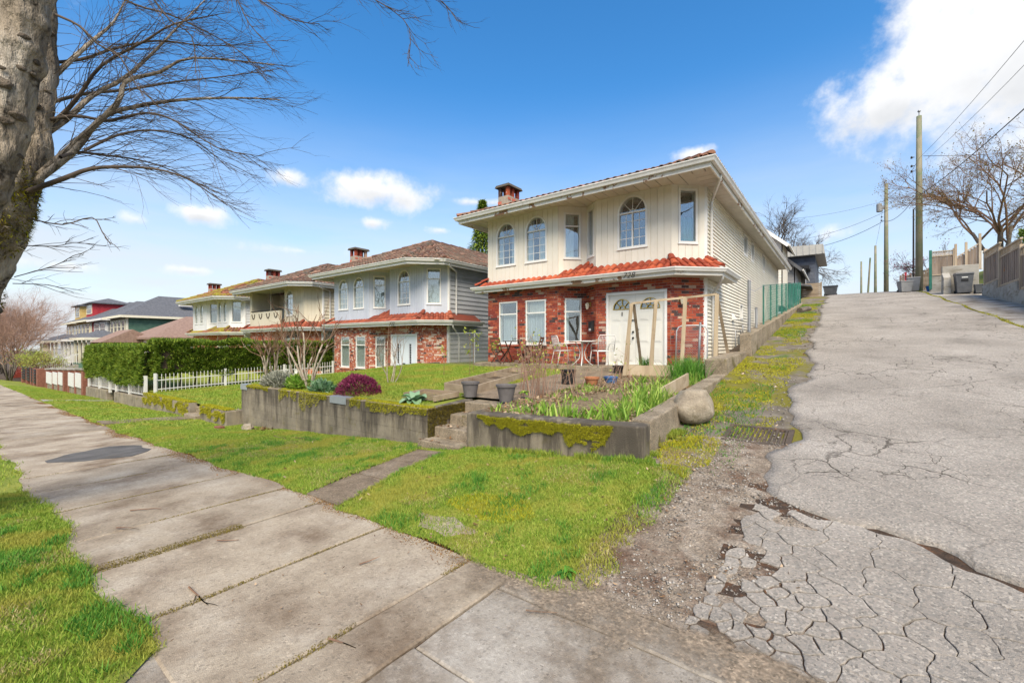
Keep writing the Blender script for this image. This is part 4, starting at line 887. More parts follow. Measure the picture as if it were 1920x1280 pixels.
ramp_mat('house_brick', [(0, (.32, .065, .035)), (.2, (.26, .05, .03)), (.38, (.36, .085, .04)), (.56, (.22, .042, .03)), (.70, (.42, .12, .06)), (.80, (.07, .042, .04)), (.90, (.45, .30, .22)), (.96, (.30, .06, .035))], blotch=(.60, .50, .42), bt=(.60, .68), bsc=14)
ramp_mat('pale_brick', [(0, (.36, .09, .045)), (.2, (.30, .07, .04)), (.38, (.42, .13, .06)), (.54, (.25, .055, .035)), (.64, (.08, .05, .045)), (.72, (.55, .42, .34)), (.86, (.40, .15, .09))], blotch=(.66, .58, .52), bt=(.54, .62), bsc=11)
ramp_mat('red_tile', [(0, (.36, .075, .032)), (.25, (.29, .058, .027)), (.5, (.42, .10, .045)), (.75, (.25, .046, .023))], blotch=(.17, .05, .03), bt=(.60, .72), bsc=5, rough=.7)
ramp_mat('dull_red_tile', [(0, (.30, .075, .04)), (.25, (.24, .058, .033)), (.5, (.35, .105, .06)), (.75, (.20, .05, .03))], blotch=(.14, .06, .04), bt=(.50, .68), bsc=4, rough=.8)
ramp_mat('weathered_tile', [(0, (.22, .10, .065)), (.25, (.16, .075, .05)), (.5, (.28, .14, .09)), (.75, (.14, .085, .062))], blotch=(.12, .10, .075), bt=(.48, .66), bsc=2.5, moss=(.20, .16, .03), mthr=(.60, .70), msc=1.4)
ramp_mat('brown_red_tile', [(0, (.20, .105, .075)), (.25, (.13, .07, .052)), (.5, (.27, .16, .115)), (.75, (.11, .06, .047))], blotch=(.13, .11, .085), bt=(.42, .62), bsc=2.2, moss=(.24, .19, .03), mthr=(.64, .74), msc=1.1)
ramp_mat('mossy_tile', [(0, (.24, .09, .05)), (.25, (.20, .075, .045)), (.5, (.28, .12, .07)), (.75, (.15, .07, .045))], blotch=(.12, .09, .06), bt=(.52, .70), bsc=2.2, moss=(.27, .23, .03), mthr=(.45, .54), msc=.8)
glass_mat('window_glass')

def sweep(mb, pts, prof, closed_prof=True):
    """sweep a profile (offset to the right of travel, z) along a level polyline with mitred corners"""
    P = [Vector((p[0], p[1])) for p in pts]; n = len(P); k = len(prof); b = len(mb.v)
    for i in range(n):
        d0 = (P[i] - P[i - 1]).normalized() if i else None; d1 = (P[i + 1] - P[i]).normalized() if i < n - 1 else None
        d0 = d0 or d1; d1 = d1 or d0
        n0 = Vector((d0.y, -d0.x)); n1 = Vector((d1.y, -d1.x)); m = (n0 + n1); m = m / max(m.dot(n0), .2)
        for (o, z) in prof: q = P[i] + m * o; mb.v.append((q.x, q.y, z))
    for i in range(n - 1):
        for j in range(k if closed_prof else k - 1):
            j2 = (j + 1) % k; mb.f.append((b + i * k + j, b + (i + 1) * k + j, b + (i + 1) * k + j2, b + i * k + j2))
    if closed_prof: mb.f.append(tuple(b + j for j in range(k))); mb.f.append(tuple(b + (n - 1) * k + j for j in range(k - 1, -1, -1)))
    return mb
def arch_v(w, u):
    um = (w['u0'] + w['u1']) / 2; hw = (w['u1'] - w['u0']) / 2; t = min(abs(u - um) / hw, 1); return w['vs'] + (w['v1'] - w['vs']) * math.sqrt(max(0, 1 - t * t))
def W(u0, u1, v0, v1, vs=None, **k): d = dict(u0=u0, u1=u1, v0=v0, v1=v1, vs=vs); d.update(k); return d
def clad(mb, fr, u0, u1, v0, v1, wins, n0, n1):
    """a piece of cladding with the openings cut out of it"""
    cuts = {u0, u1}
    for w in wins:
        for c in (w['u0'], w['u1']):
            if u0 < c < u1: cuts.add(c)
        if w['vs']:
            for t in range(1, 12):
                c = lerp(w['u0'], w['u1'], .5 - .5 * math.cos(PI * t / 12))
                if u0 < c < u1: cuts.add(c)
    cuts = sorted(cuts)
    for a, b in zip(cuts, cuts[1:]):
        if b - a < 1e-4: continue
        m = (a + b) / 2; segs = [(v0, v0, v1, v1)]
        for w in wins:
            if w['u0'] < m < w['u1']:
                ta, tb = (arch_v(w, a), arch_v(w, b)) if w['vs'] else (w['v1'], w['v1']); new = []
                for (la, lb, ha, hb) in segs:
                    if w['v0'] >= max(ha, hb) or max(ta, tb) <= min(la, lb): new.append((la, lb, ha, hb)); continue
                    if w['v0'] > max(la, lb) + 1e-4: new.append((la, lb, w['v0'], w['v0']))
                    if min(ta, tb) < min(ha, hb) - 1e-4: new.append((ta, tb, ha, hb))
                segs = new
        for (la, lb, ha, hb) in segs: xpoly(mb, fr, [(a, la), (b, lb), (b, hb), (a, ha)], n0, n1)
def make_window(house, fr, w, trim='white_trim', reveal=-.16, proud=.03, far=False):
    """frame with rails, glazing bars, panes and what hangs behind"""
    u0, u1, v0, v1, vs = w['u0'], w['u1'], w['v0'], w['v1'], w['vs']; t = w.get('t', .045); mb = MB(); um = (u0 + u1) / 2
    def outline(i):      # i = inset
        if not vs: return [(u0 + i, v0 + i), (u1 - i, v0 + i), (u1 - i, v1 - i), (u0 + i, v1 - i)]
        pts = [(u0 + i, v0 + i), (u1 - i, v0 + i)]; hw = (u1 - u0) / 2 - i
        for k in range(0, 15): a = PI * k / 14; pts.append((um + hw * math.cos(a), vs + (v1 - vs - i) * math.sin(a)))
        return pts
    A, B = outline(-.012), outline(t); k = len(A)
    for i in range(k):
        j = (i + 1) % k; (a, b), (c, d), (e, f), (g, h) = A[i], A[j], B[j], B[i]
        mb.hexa([fr(a, b, proud), fr(c, d, proud), fr(e, f, proud), fr(g, h, proud)], [fr(a, b, reveal), fr(c, d, reveal), fr(e, f, reveal), fr(g, h, reveal)])
    xbox(mb, fr, u0 - .03, u1 + .03, v0 - .035, v0 - .008, 0, .05)
    f = part('window', mb, trim, house)
    rb = MB()
    for v in w.get('rails', []): xbox(rb, fr, u0 + t, u1 - t, v - .02, v + .02, -.05, .015)
    for u in w.get('stiles', []): xbox(rb, fr, u - .018, u + .018, v0 + t, (vs or v1) - .01, -.05, .012)
    if rb.v: part('rail', rb, trim, f)
    bars = MB(); nb, mv = w.get('grid', (0, 0)); top = vs or v1
    for i in range(1, nb): u = lerp(u0 + t, u1 - t, i / nb); xbox(bars, fr, u - .007, u + .007, v0 + t, top, -.034, -.018)
    for i in range(1, mv): v = lerp(v0 + t, top, i / mv); xbox(bars, fr, u0 + t, u1 - t, v - .007, v + .007, -.033, -.019)
    if vs and w.get('fan'):
        for k in range(1, w['fan']):
            a = PI * k / w['fan']; bars.beam(fr(um + .06 * math.cos(a), vs + .06 * math.sin(a), -.026), fr(um + ((u1 - u0) / 2 - t) * math.cos(a), vs + (v1 - vs - t) * math.sin(a), -.026), .014, .014)
        for k in range(8):
            a, b = PI * k / 8, PI * (k + 1) / 8; bars.beam(fr(um + .10 * math.cos(a), vs + .10 * math.sin(a), -.026), fr(um + .10 * math.cos(b), vs + .10 * math.sin(b), -.026), .012, .014)
    if bars.v: part('glazing_bar', bars, trim, f)
    gl = MB(); xpoly(gl, fr, outline(t * .5), -.030, -.024); part('pane', gl, 'window_glass', f)
    bk = MB(); xpoly(bk, fr, outline(-.005), reveal - .004, reveal + .004); part('room_shade_panel', bk, 'room_shade', f)  # thin dark sheet stands in for the unlit room; no room is modelled
    c = w.get('curtain')
    if c:
        for (ca, cb, cv0, cv1, cm) in c:
            cu = MB(); n = max(6, int((cb - ca) * (u1 - u0) / .025)); uu = [lerp(u0 + t * .4, u1 - t * .4, lerp(ca, cb, i / n)) for i in range(n + 1)]
            for i, u in enumerate(uu):
                q = -.11 + .018 * math.sin(i * 1.35 + u * 9); zt = lerp(v0, v1, cv1)
                if vs: zt = min(zt, arch_v(w, u) - .01)
                cu.v += [fr(u, lerp(v0, v1, cv0), q), fr(u, max(zt, v0 + .02), q)]
            cu.f += [(2 * i, 2 * i + 2, 2 * i + 3, 2 * i + 1) for i in range(n)]
            part('curtain', cu, cm, f, smooth=True)
    return f
def tile_mesh(name, w=.205, L=.36, r=.075, seg=5, lift=.0):
    """interlocking clay tile: barrel beside a shallow pan, laid along +y, up z"""
    mb = MB(); prof = [(0, .012), (.03, .0), (.055, .006)]
    for k in range(seg + 1): a = PI - PI * k / seg; prof.append((w - r - .003 + r * math.cos(a), .008 + r * .78 * math.sin(a)))
    for (y, dz) in ((0, .026), (L, .0)):
        for (x, z) in prof: mb.v.append((x, y, z + dz))
    k = len(prof)
    for i in range(k - 1): mb.f.append((i, i + 1, k + i + 1, k + i))
    b = len(mb.v)
    for (x, z) in prof: mb.v.append((x, 0, z + .026 - .018 if True else 0))
    for i in range(k - 1): mb.f.append((b + i, b + i + 1, i + 1, i))
    return mb
TILE = tile_mesh('roof_tile'); TILE_ME = TILE.mesh('roof_tile'); TILE_ME.shade_smooth()
_tcache = {}
def tile_me_for(m):
    if m not in _tcache: me = TILE.mesh('roof_tile'); me.materials.append(MATS[m]); me.shade_smooth(); _tcache[m] = me
    return _tcache[m]
def hip_cap(house, parent, a, b, m, k=3, r=.10):
    a, b = Vector(a), Vector(b)
    for i in range(k):
        p, q = a.lerp(b, i / k), a.lerp(b, (i + 1.12) / k); d = (q - p); mb = MB(); x = d.cross(Vector((0, 0, 1))).normalized(); z = x.cross(d).normalized()
        for (c, rr) in ((p + z * .03, r), (q + z * .01, r * .8)):
            for t in range(7): an = PI * t / 6; mb.v.append(tuple(c + x * rr * math.cos(an) + z * rr * .8 * math.sin(an)))
        mb.f += [(t, t + 1, 8 + t, 7 + t) for t in range(6)] + [(6, 5, 4, 3, 2, 1, 0)]
        part('ridge_tile', mb, m, parent, smooth=False)
def polygon_text(house, parent, text, fr, u, v, n, size, m, shear=.25, name='house_number'):
    cu = bpy.data.curves.new(name, 'FONT'); cu.body = text; cu.size = size; cu.shear = shear; cu.extrude = .006; cu.offset = -.002; cu.space_character = 1.08
    o = bpy.data.objects.new(name + '_tmp', cu); COL.objects.link(o); dg = bpy.context.evaluated_depsgraph_get(); me = bpy.data.meshes.new_from_object(o.evaluated_get(dg))
    bpy.data.objects.remove(o); me.name = name
    q = bpy.data.objects.new(name, me); COL.objects.link(q); q.parent = parent; b = org(parent); p = fr(u, v, n); q.location = (p[0] - b[0], p[1] - b[1], p[2] - b[2])
    q.rotation_euler = (PI / 2, 0, fr.rot()); me.materials.clear(); me.materials.append(MATS[m]); return q

def special(O, cfg):
    """two storey stucco-and-brick box house with bay front, skirt roof and hipped tile roof"""
    ox, oy, oz = O; X = lambda x: x + ox; Y = lambda y: y + oy; Z = lambda z: z + oz
    P = [(-9.96, 11.75), (-7.11, 11.75), (-6.45, 12.41), (-5.92, 12.0), (-3.70, 12.0), (-3.0, 12.70)]
    P = [(X(a), Y(b)) for a, b in P]; YB = Y(29.5); XL, XR = X(-9.96), X(-3.0)
    h = thing('house', (X(-6.5), Y(20), Z(1.0)), cfg['label'], 'house', None)
    tm = tile_me_for(cfg['skirt_tile']); S, LAP = cfg['siding'], cfg['lap']; det = cfg.get('detail', 2); trim = cfg.get('trim', 'white_trim')
    FR = [Frame(P[i], P[i + 1]) for i in range(5)]; SIDE = Frame(P[5], (XR, YB))
    # structural core
    core = MB(); poly = [(P[0][0] + .2, P[0][1] + .22)] + [(a, b + .24) for a, b in P[1:4]] + [(P[4][0] - .08, P[4][1] + .22), (P[5][0] - .2, P[5][1] + .12), (XR - .2, YB), (XL + .2, YB)]
    if cfg.get('balcony'):
        rc = MB(); rc.prism([(XL + .2, P[0][1] + 1.7), (P[3][0], P[0][1] + 1.7)] + [(P[3][0], P[3][1] + .24)] + poly[4:], Z(3.72), Z(6.0)); part('wall', rc, S, h); core.prism(poly, Z(.3), Z(3.71)); part('wall', core, S, h)
        fb = Frame((XL, P[0][1] + 1.69), (P[3][0], P[0][1] + 1.69))
        for w in (W(1.0, 1.7, 4.4, 5.75, 5.4, grid=(3, 4)), W(2.35, 3.9, 3.75, 5.75, stiles=[3.1])): make_window(h, fb, dict(w, v0=Z(w['v0']), v1=Z(w['v1']), vs=Z(w['vs']) if w['vs'] else None), trim, reveal=-.0, proud=.09)
        bp = MB(); bp.box(XL + .05, P[3][0] - .01, P[0][1] - .04, P[0][1] + .08, Z(3.72), Z(4.72)); bp.box(XL + .05, XL + .17, P[0][1] + .08, P[0][1] + 1.7, Z(3.72), Z(4.72)); bo_ = part('balcony', bp, S, h)
        rl = MB(); rl.tube([(XL + .1, P[0][1] + 1.6, Z(4.8)), (XL + .1, P[0][1] + .02, Z(4.8)), (P[3][0], P[0][1] + .02, Z(4.8))], .03, 6); part('balcony_rail', rl, 'iron_black', bo_)
        for k in range(4):
            q = MB(); cx_ = XL + .55 + k * 1.0
            for j in range(8): a0, a1 = PI + PI * j / 8, PI + PI * (j + 1) / 8; q.beam((cx_ + .2 * math.cos(a0), P[0][1] - .05, Z(4.62) + .3 * math.sin(a0)), (cx_ + .2 * math.cos(a1), P[0][1] - .05, Z(4.62) + .3 * math.sin(a1)), .03, .06)
            part('balcony_ornament', q, 'old_wall', bo_)
    else: core.prism(poly, Z(.3), Z(6.0)); part('wall', core, S, h)
    lw = MB(); lw.box(XL, XL + .19, Y(11.76), YB, Z(.3), Z(6.0)); part('wall', lw, LAP, h)
    bw = MB(); bw.box(XL + .01, XR - .01, YB + .002, YB + .12, Z(.3), Z(6.0)); part('wall', bw, LAP, h)
    # upper storey: upright siding boards
    up = cfg['upper']; zb, zt = Z(3.72), Z(6.03)
    for i, fr in enumerate(FR):
        wins = [dict(w, v0=Z(w['v0']), v1=Z(w['v1']), vs=Z(w['vs']) if w['vs'] else None, rails=[Z(q) for q in w.get('rails', [])]) for w in up[i]]
        if cfg.get('balcony') and i < 3: continue
        if cfg.get('lap_front'):
            ex = .14; v = zb
            while v < zt - .01:
                mb = MB(); vt = min(v + ex + .012, zt); clad(mb, fr, 0, fr.L, v, vt, wins, -.02, .014); part('siding_board', mb, S, h); v += ex
                # stepped laps: every other course stands a little prouder
        else:
            bw_ = cfg.get('board', .19); n = max(1, round(fr.L / bw_)); bw_ = fr.L / n
            for k in range(n):
                a, b = k * bw_, (k + 1) * bw_; full = [w for w in wins if w['u0'] <= a + .002 and w['u1'] >= b - .002]
                for (va, vb) in ([(zb, full[0]['v0']), (full[0]['v0'], zt)] if full else [(zb, zt)]):
                    mb = MB(); clad(mb, fr, a, b, va, vb, wins, -.02, .003)
                    clad(mb, fr, a + .007, b - .007, va, vb, wins, .0031, .015)
                    part('siding_board', mb, S, h)
        for w in wins: make_window(h, fr, w, trim)
    for i in (1, 2, 3, 4):
        cor = MB(); cor.tube([(P[i][0], P[i][1] - .012, zb), (P[i][0], P[i][1] - .012, zt)], .014, 5); part('corner_bead', cor, S, h)
    cb = MB()
    cb.prism([(P[5][0] - .05, P[5][1] - .055), (P[5][0] + .045, P[5][1] - .0), (P[5][0] + .045, P[5][1] + .07), (P[5][0] - .02, P[5][1] + .05)], Z(1.05), zt); part('corner_board', cb, trim, h)
    lc = MB(); lc.box(XL - .02, XL + .05, P[0][1] - .022, P[0][1] + .05, zb, zt); part('corner_board', lc, S, h)
    # trim where siding meets the skirt roof
    # lower storey: brick
    lo = cfg['lower']; z0, z1 = Z(1.02), Z(3.52); BM = cfg['brick']
    bw_ = MB(); joined = MB(); singles = []; ch = .0762; bl_ = .213; rb_ = random.Random(int(abs(ox) * 10) + 5)
    for i, fr in enumerate(FR):
        wins = [dict(w, v0=Z(w['v0']), v1=Z(w['v1']), vs=None, rails=[Z(q) for q in w.get('rails', [])]) for w in lo[i]]
        clad(bw_, fr, -.02, fr.L + .02, z0, z1, wins, -.05, 0)
        if det >= 1:
            row = 0; v = z0
            while v < z1 - .02:
                u = -.02 - (bl_ / 2 if row % 2 else 0)
                while u < fr.L + .02:
                    a, b = max(u, -.015), min(u + bl_ - .011, fr.L + .015); v_ = v + ch - .011
                    if b - a > .03:
                        hit = [w for w in wins if w['u0'] - .005 < b and w['u1'] + .005 > a and w['v0'] < v_ - .02 and w['v1'] > v + .02]; segs = [(a, b)]
                        for w in hit:
                            ns = []
                            for (p_, q_) in segs:
                                if w['u0'] > p_ + .03: ns.append((p_, min(q_, w['u0'] - .004)))
                                if w['u1'] < q_ - .03: ns.append((max(p_, w['u1'] + .004), q_))
                            segs = [(p_, q_) for p_, q_ in ns if q_ - p_ > .03]
                        for (p_, q_) in segs:
                            if not hit and abs(q_ - p_ - (bl_ - .011)) < 1e-4: singles.append((i, p_, v))
                            else: xbox(joined, fr, p_, q_, v, v_, -.01, .010 + rb_.uniform(0, .006))
                    u += bl_
                v += ch; row += 1
        if i == 3: make_door(h, fr, cfg, Z)
        for w in wins:
            if not w.get('door'): make_window(h, fr, w, trim, proud=.0)
            if not w.get('door'):
                sl = MB(); xbox(sl, fr, w['u0'] - .06, w['u1'] + .06, w['v0'] - .09, w['v0'] - .037, -.01, .05); part('brick_sill', sl, BM, h)
    mo = part('brick_wall', bw_, 'mortar' if det >= 1 else BM, h)
    if det >= 1:
        bme = {}
        order = sorted(singles, key=lambda q: (0 if q[0] in (3, 4) else 1 if q[0] in (1, 2) else 2, q[2]))
        rb_.shuffle(order) if det == 1 else None
        order = order[:]; lim = 300 if det >= 2 else 0
        unit = MB(); unit.box(0, bl_ - .011, -.010, .014, 0, ch - .011); ume = unit.mesh('brick'); ume.materials.append(MATS[BM])
        for k, (i, u, v) in enumerate(order):
            fr = FR[i]
            if k < lim:
                p = fr(u, v, rb_.uniform(-.001, .004)); inst('brick', ume, mo, p, (0, 0, fr.rot()))
            else: xbox(joined, fr, u, u + bl_ - .011, v, v + ch - .011, -.014, .010 + rb_.uniform(0, .005))
        part('bricks', joined, BM, mo, kind='stuff')
    # side wall: lapped boards
    sw_ = [dict(w, v0=Z(w['v0']), v1=Z(w['v1']), vs=None) for w in cfg.get('side_windows', [])]; ex = cfg.get('lap_exp', .105); v = Z(1.0); zt2 = Z(6.02)
    while v < zt2:
        vt = min(v + ex + .01, zt2); cuts = sorted({0., SIDE.L} | {c for w in sw_ for c in (w['u0'], w['u1']) if w['v0'] < vt - .01 and w['v1'] > v + .01})
        for a, b in zip(cuts, cuts[1:]):
            m_ = (a + b) / 2
            if any(w['u0'] < m_ < w['u1'] and w['v0'] < vt - .01 and w['v1'] > v + .01 for w in sw_): continue
            mb = MB(); mb.hexa([SIDE(a, v, .044), SIDE(b, v, .044), SIDE(b, v, -.02), SIDE(a, v, -.02)], [SIDE(a, vt, .008), SIDE(b, vt, .008), SIDE(b, vt, -.02), SIDE(a, vt, -.02)]); part('siding_board', mb, LAP, h)
        v += ex
    for w in sw_: make_window(h, SIDE, w, trim, reveal=-.15, proud=.05)
    # skirt roof over the brick storey
    zg = Z(3.66); pit = .64; G = [(X(-10.36), Y(11.45)), (X(-3.44), Y(11.45)), (X(-2.49), Y(12.40)), (X(-2.49), Y(14.3))]
    wy = lambda x: float(np.interp(x, [p[0] for p in P], [p[1] for p in P]))
    sk = part('skirt_roof', skirt_sheet(P, G, zg, pit, XL), cfg['skirt_tile'], h)
    def lim_front(s, r):
        x = G[0][0] + s
        if x > G[1][0] + .05: return None
        if x > G[1][0] - .05: pass
        hipx = G[0][0] + r * 1.15
        w_ = wy(x) if x > XL else P[0][1] + (XL - x) * 0
        if x < hipx - .02: return False
        # hip to the chamfered corner: its line runs from the gutter bend to the wall corner
        hx = lerp(G[1][0], P[4][0], min(max(r / (P[4][1] - G[1][1]), 0), 1))
        if x > hx + .03: return False
        return G[0][1] + r + .02 < w_
    tiles(h, sk, (G[0][0], G[0][1], zg), (1, 0), (0, 1), pit, lim_front, cfg['skirt_tile'], tm, singles=140 if det >= 2 else 0)
    dg_ = Vector((G[2][0] - G[1][0], G[2][1] - G[1][1])); LE = dg_.length; dg_.normalize(); ie = (-dg_.y, dg_.x); dE = abs((P[4][0] - G[1][0]) * ie[0] + (P[4][1] - G[1][1]) * ie[1])
    def lim_e(s, r):
        if s > LE + .02: return None
        p = Vector((G[1][0], G[1][1])) + dg_ * s + Vector(ie) * r
        s0 = ((P[4][0] - G[1][0]) * dg_.x + (P[4][1] - G[1][1]) * dg_.y) * r / dE; s1 = LE - (LE - ((P[5][0] - G[1][0]) * dg_.x + (P[5][1] - G[1][1]) * dg_.y)) * r / dE
        return s0 - .05 < s < s1 and r < dE
    tiles(h, sk, (G[1][0], G[1][1], zg), (dg_.x, dg_.y), ie, pit, lim_e, cfg['skirt_tile'], tm, singles=40 if det >= 2 else 0)
    hip_cap(h, sk, (G[0][0] + .04, G[0][1] + .02, zg + .06), (XL + .02, P[0][1] - .02, zg + .30), cfg['skirt_tile'], 2)
    hip_cap(h, sk, (G[1][0], G[1][1] + .03, zg + .06), (P[4][0], P[4][1] - .03, zg + .42), cfg['skirt_tile'], 2)
    hip_cap(h, sk, (G[2][0] - .04, G[2][1] + .03, zg + .06), (P[5][0] + .03, P[5][1] + .04, zg + .40), cfg['skirt_tile'], 2)
    gm = MB(); sweep(gm, [(G[0][0] - .0, Y(11.9))] + G if True else G, [(.0, zg - .075), (.075, zg - .075), (.095, zg - .03), (.115, zg + .0), (.115, zg + .025), (.10, zg + .025), (.0, zg - .03)])
    part('gutter', gm, 'gutter_white', h)
    fm = MB(); sweep(fm, [(G[0][0] + .0, Y(11.9))] + G, [(-.03, zg - .17), (-.004, zg - .17), (-.004, zg - .0), (-.03, zg - .0)]); fa = part('fascia', fm, cfg.get('fascia', 'white_trim'), h)
    so = MB(); so.face([(G[0][0], Y(11.9), zg - .15), (G[0][0], G[0][1], zg - .15), (G[1][0], G[1][1], zg - .15), (G[2][0], G[2][1], zg - .15), (G[3][0], G[3][1], zg - .15), (P[5][0], G[3][1], zg - .15), P[5] + (zg - .15,), P[4] + (zg - .15,), P[3] + (zg - .15,), P[2] + (zg - .15,), P[1] + (zg - .15,), P[0] + (zg - .15,)][::-1])
    part('soffit', so, 'soffit_vinyl', h)
    ff = Frame(G[0], G[1])
    if cfg.get('number'): polygon_text(h, fa, cfg['number'], ff, cfg.get('num_u', 5.56), zg - .165, .128, .215, 'iron_black')
    ds = MB(); e = (G[2][0] - .02, G[2][1] + .05)
    ds.tube([(e[0], e[1], zg - .08), (e[0] - .02, e[1] + .05, zg - .24), (e[0] - .18, e[1] + .35, zg - .38), (X(-2.93), Y(13.22), zg - .55), (X(-2.93), Y(13.26), zg - .7), (X(-2.93), Y(13.26), Z(1.2))], .035, 8); part('downspout', ds, 'gutter_white', h, smooth=True)
    # upper roof
    zr = Z(6.07); E = [(X(-10.68), Y(10.9)), (X(-2.43), Y(10.9)), (X(-2.43), Y(29.8)), (X(-10.68), Y(29.8))]; pr = .44; wdt = E[1][0] - E[0][0]; run = wdt / 2; rm_ = cfg['roof_tile']
    pr = cfg.get('pitch', .44); ch_ = cfg.get('chamfer', 0); mid = E[0][0] + run; zz = zr + run * pr
    rf = MB()
    if ch_:
        c1, c2 = (E[1][0] - ch_ * 1.0, E[1][1]), (E[1][0], E[1][1] + ch_)
        rf.face([(*E[0], zr), (*c1, zr), (mid, E[0][1] + run, zz)]); rf.face([(*c1, zr), (*c2, zr), (mid, E[0][1] + run, zz)]); rf.face([(*c2, zr), (*E[2], zr), (mid, E[2][1] - run, zz), (mid, E[0][1] + run, zz)])
        eave = [(E[0][0], E[3][1]), E[0], c1, c2, E[2]]
    else:
        rf.face([(*E[0], zr), (*E[1], zr), (mid, E[0][1] + run, zz)]); rf.face([(*E[1], zr), (*E[2], zr), (mid, E[2][1] - run, zz), (mid, E[0][1] + run, zz)])
        eave = [(E[0][0], E[3][1]), E[0], E[1], E[2]]
    rf.face([(*E[3], zr), (*E[0], zr), (mid, E[0][1] + run, zz), (mid, E[2][1] - run, zz)]); rf.face([(*E[2], zr), (*E[3], zr), (mid, E[2][1] - run, zz)])
    ro = part('roof', rf, rm_, h)
    tm2 = tile_me_for(rm_)
    def lf(s, r):
        if s > wdt: return None
        return r - .03 < s < wdt - r + .05 - (ch_ * max(0, 1 - r / run) if ch_ else 0) and r < run
    tiles(h, ro, (E[0][0], E[0][1], zr), (1, 0), (0, 1), pr, lf, rm_, tm2, singles=80 if det >= 2 else 0)
    LS = E[2][1] - E[1][1]
    def ls_(s, r):
        if s > LS: return None
        return r + (ch_ * max(0, 1 - r / run) if ch_ else 0) - .05 < s < LS - r and r < run
    tiles(h, ro, (E[1][0], E[1][1], zr), (0, 1), (-1, 0), pr, ls_, rm_, tm2)
    if ch_:
        dv_ = Vector((1, 1)).normalized(); L2 = ch_ * math.sqrt(2); ap = Vector((mid - c1[0], E[0][1] + run - c1[1])); ap_s = ap.dot(dv_); ap_r = ap.dot(Vector((-dv_.y, dv_.x))); p2 = (zz - zr) / ap_r
        def lc_(s, r):
            if s > L2: return None
            t = r / ap_r; return t < 1 and lerp(0, ap_s, t) - .06 < s < lerp(L2, ap_s, t) + .06
        tiles(h, ro, (c1[0], c1[1], zr), (dv_.x, dv_.y), (-dv_.y, dv_.x), p2, lc_, rm_, tm2)
        hip_cap(h, ro, (*c1, zr + .05), (mid, E[0][1] + run, zz + .05), rm_, 10); hip_cap(h, ro, (*c2, zr + .05), (mid, E[0][1] + run, zz + .05), rm_, 10)
    else: hip_cap(h, ro, (*E[1], zr + .05), (mid, E[0][1] + run, zz + .05), rm_, 12)
    hip_cap(h, ro, (*E[0], zr + .05), (mid, E[0][1] + run, zz + .05), rm_, 12); hip_cap(h, ro, (mid, E[0][1] + run, zz + .03), (mid, E[2][1] - run, zz + .03), rm_, 16)
    gm = MB(); sweep(gm, eave, [(-.02, zr - .10), (.055, zr - .10), (.075, zr - .045), (.10, zr - .01), (.10, zr + .012), (.085, zr + .012), (-.02, zr - .03)]); part('gutter', gm, 'gutter_white', h)
    fm = MB(); sweep(fm, eave, [(-.075, zr - .205), (-.035, zr - .205), (-.035, zr - .03), (-.075, zr - .03)]); part('fascia', fm, cfg.get('fascia', 'white_trim'), h)
    zs = zr - .055; n = int(wdt / .305)
    sj = MB()
    for k in range(n):
        a = E[0][0] + .03 + k * .305; mb = MB(); xa, xb = a + .009, min(a + .296, E[1][0] - .08)
        ya = E[0][1] + .08
        if ch_ and xb > E[1][0] - ch_: ya = E[0][1] + .08 + (xb - (E[1][0] - ch_)) * 1.0
        mb.box(xa, xb, ya, Y(12.9) if xb < XR else Y(11.6), zs, zs + .015); part('soffit_panel', mb, 'soffit_vinyl', h)
    y = Y(11.6) if not ch_ else Y(11.9)
    while y < E[2][1] - .3:
        mb = MB(); mb.box(XR - .05, E[1][0] - .08, y + .009, y + .296, zs + .001, zs + .016); part('soffit_panel', mb, 'soffit_vinyl', h); y += .305
    ds = MB(); yy = Y(11.9) if not ch_ else Y(12.2)
    ds.tube([(E[1][0] - .02, yy, zr - .09), (E[1][0] - .03, yy, zr - .2), (X(-2.88), Y(13.05), zr - .30), (X(-2.93), Y(13.1), zr - .42), (X(-2.93), Y(13.1), Z(4.05)), (X(-2.93), Y(13.1), Z(3.9) if det >= 2 else Z(1.2))], .04, 8); part('downspout', ds, 'gutter_white', h, smooth=True)
    # chimney
    cx0, cx1, cy0, cy1, czt = X(-10.46), X(-9.98), Y(12.9), Y(13.6), Z(7.62); c = MB(); c.box(cx0, cx1, cy0, cy1, Z(.4), czt - .33)
    chm = part('chimney', c, 'chimney_stucco', h)
    for (a, b) in ((cx0, cy0), (cx1 - .12, cy0), (cx0, cy1 - .12), (cx1 - .12, cy1 - .12)):
        q = MB(); q.box(a, a + .12, b, b + .12, czt - .33, czt); part('chimney_post', q, 'house_brick', chm)
    q = MB(); q.box(cx0 + .02, cx1 - .02, (cy0 + cy1) / 2 - .06, (cy0 + cy1) / 2 + .06, czt - .33, czt); part('chimney_post', q, 'house_brick', chm)
    q = MB(); q.hexa([(cx0 - .1, cy0 - .1, czt), (cx1 + .1, cy0 - .1, czt), (cx1 + .1, cy1 + .1, czt), (cx0 - .1, cy1 + .1, czt)], [(cx0 - .06, cy0 - .06, czt + .1), (cx1 + .06, cy0 - .06, czt + .1), (cx1 + .06, cy1 + .06, czt + .1), (cx0 - .06, cy1 + .06, czt + .1)]); part('chimney_cap', q, 'old_wall', chm)
    v = Z(6.2); k = 0
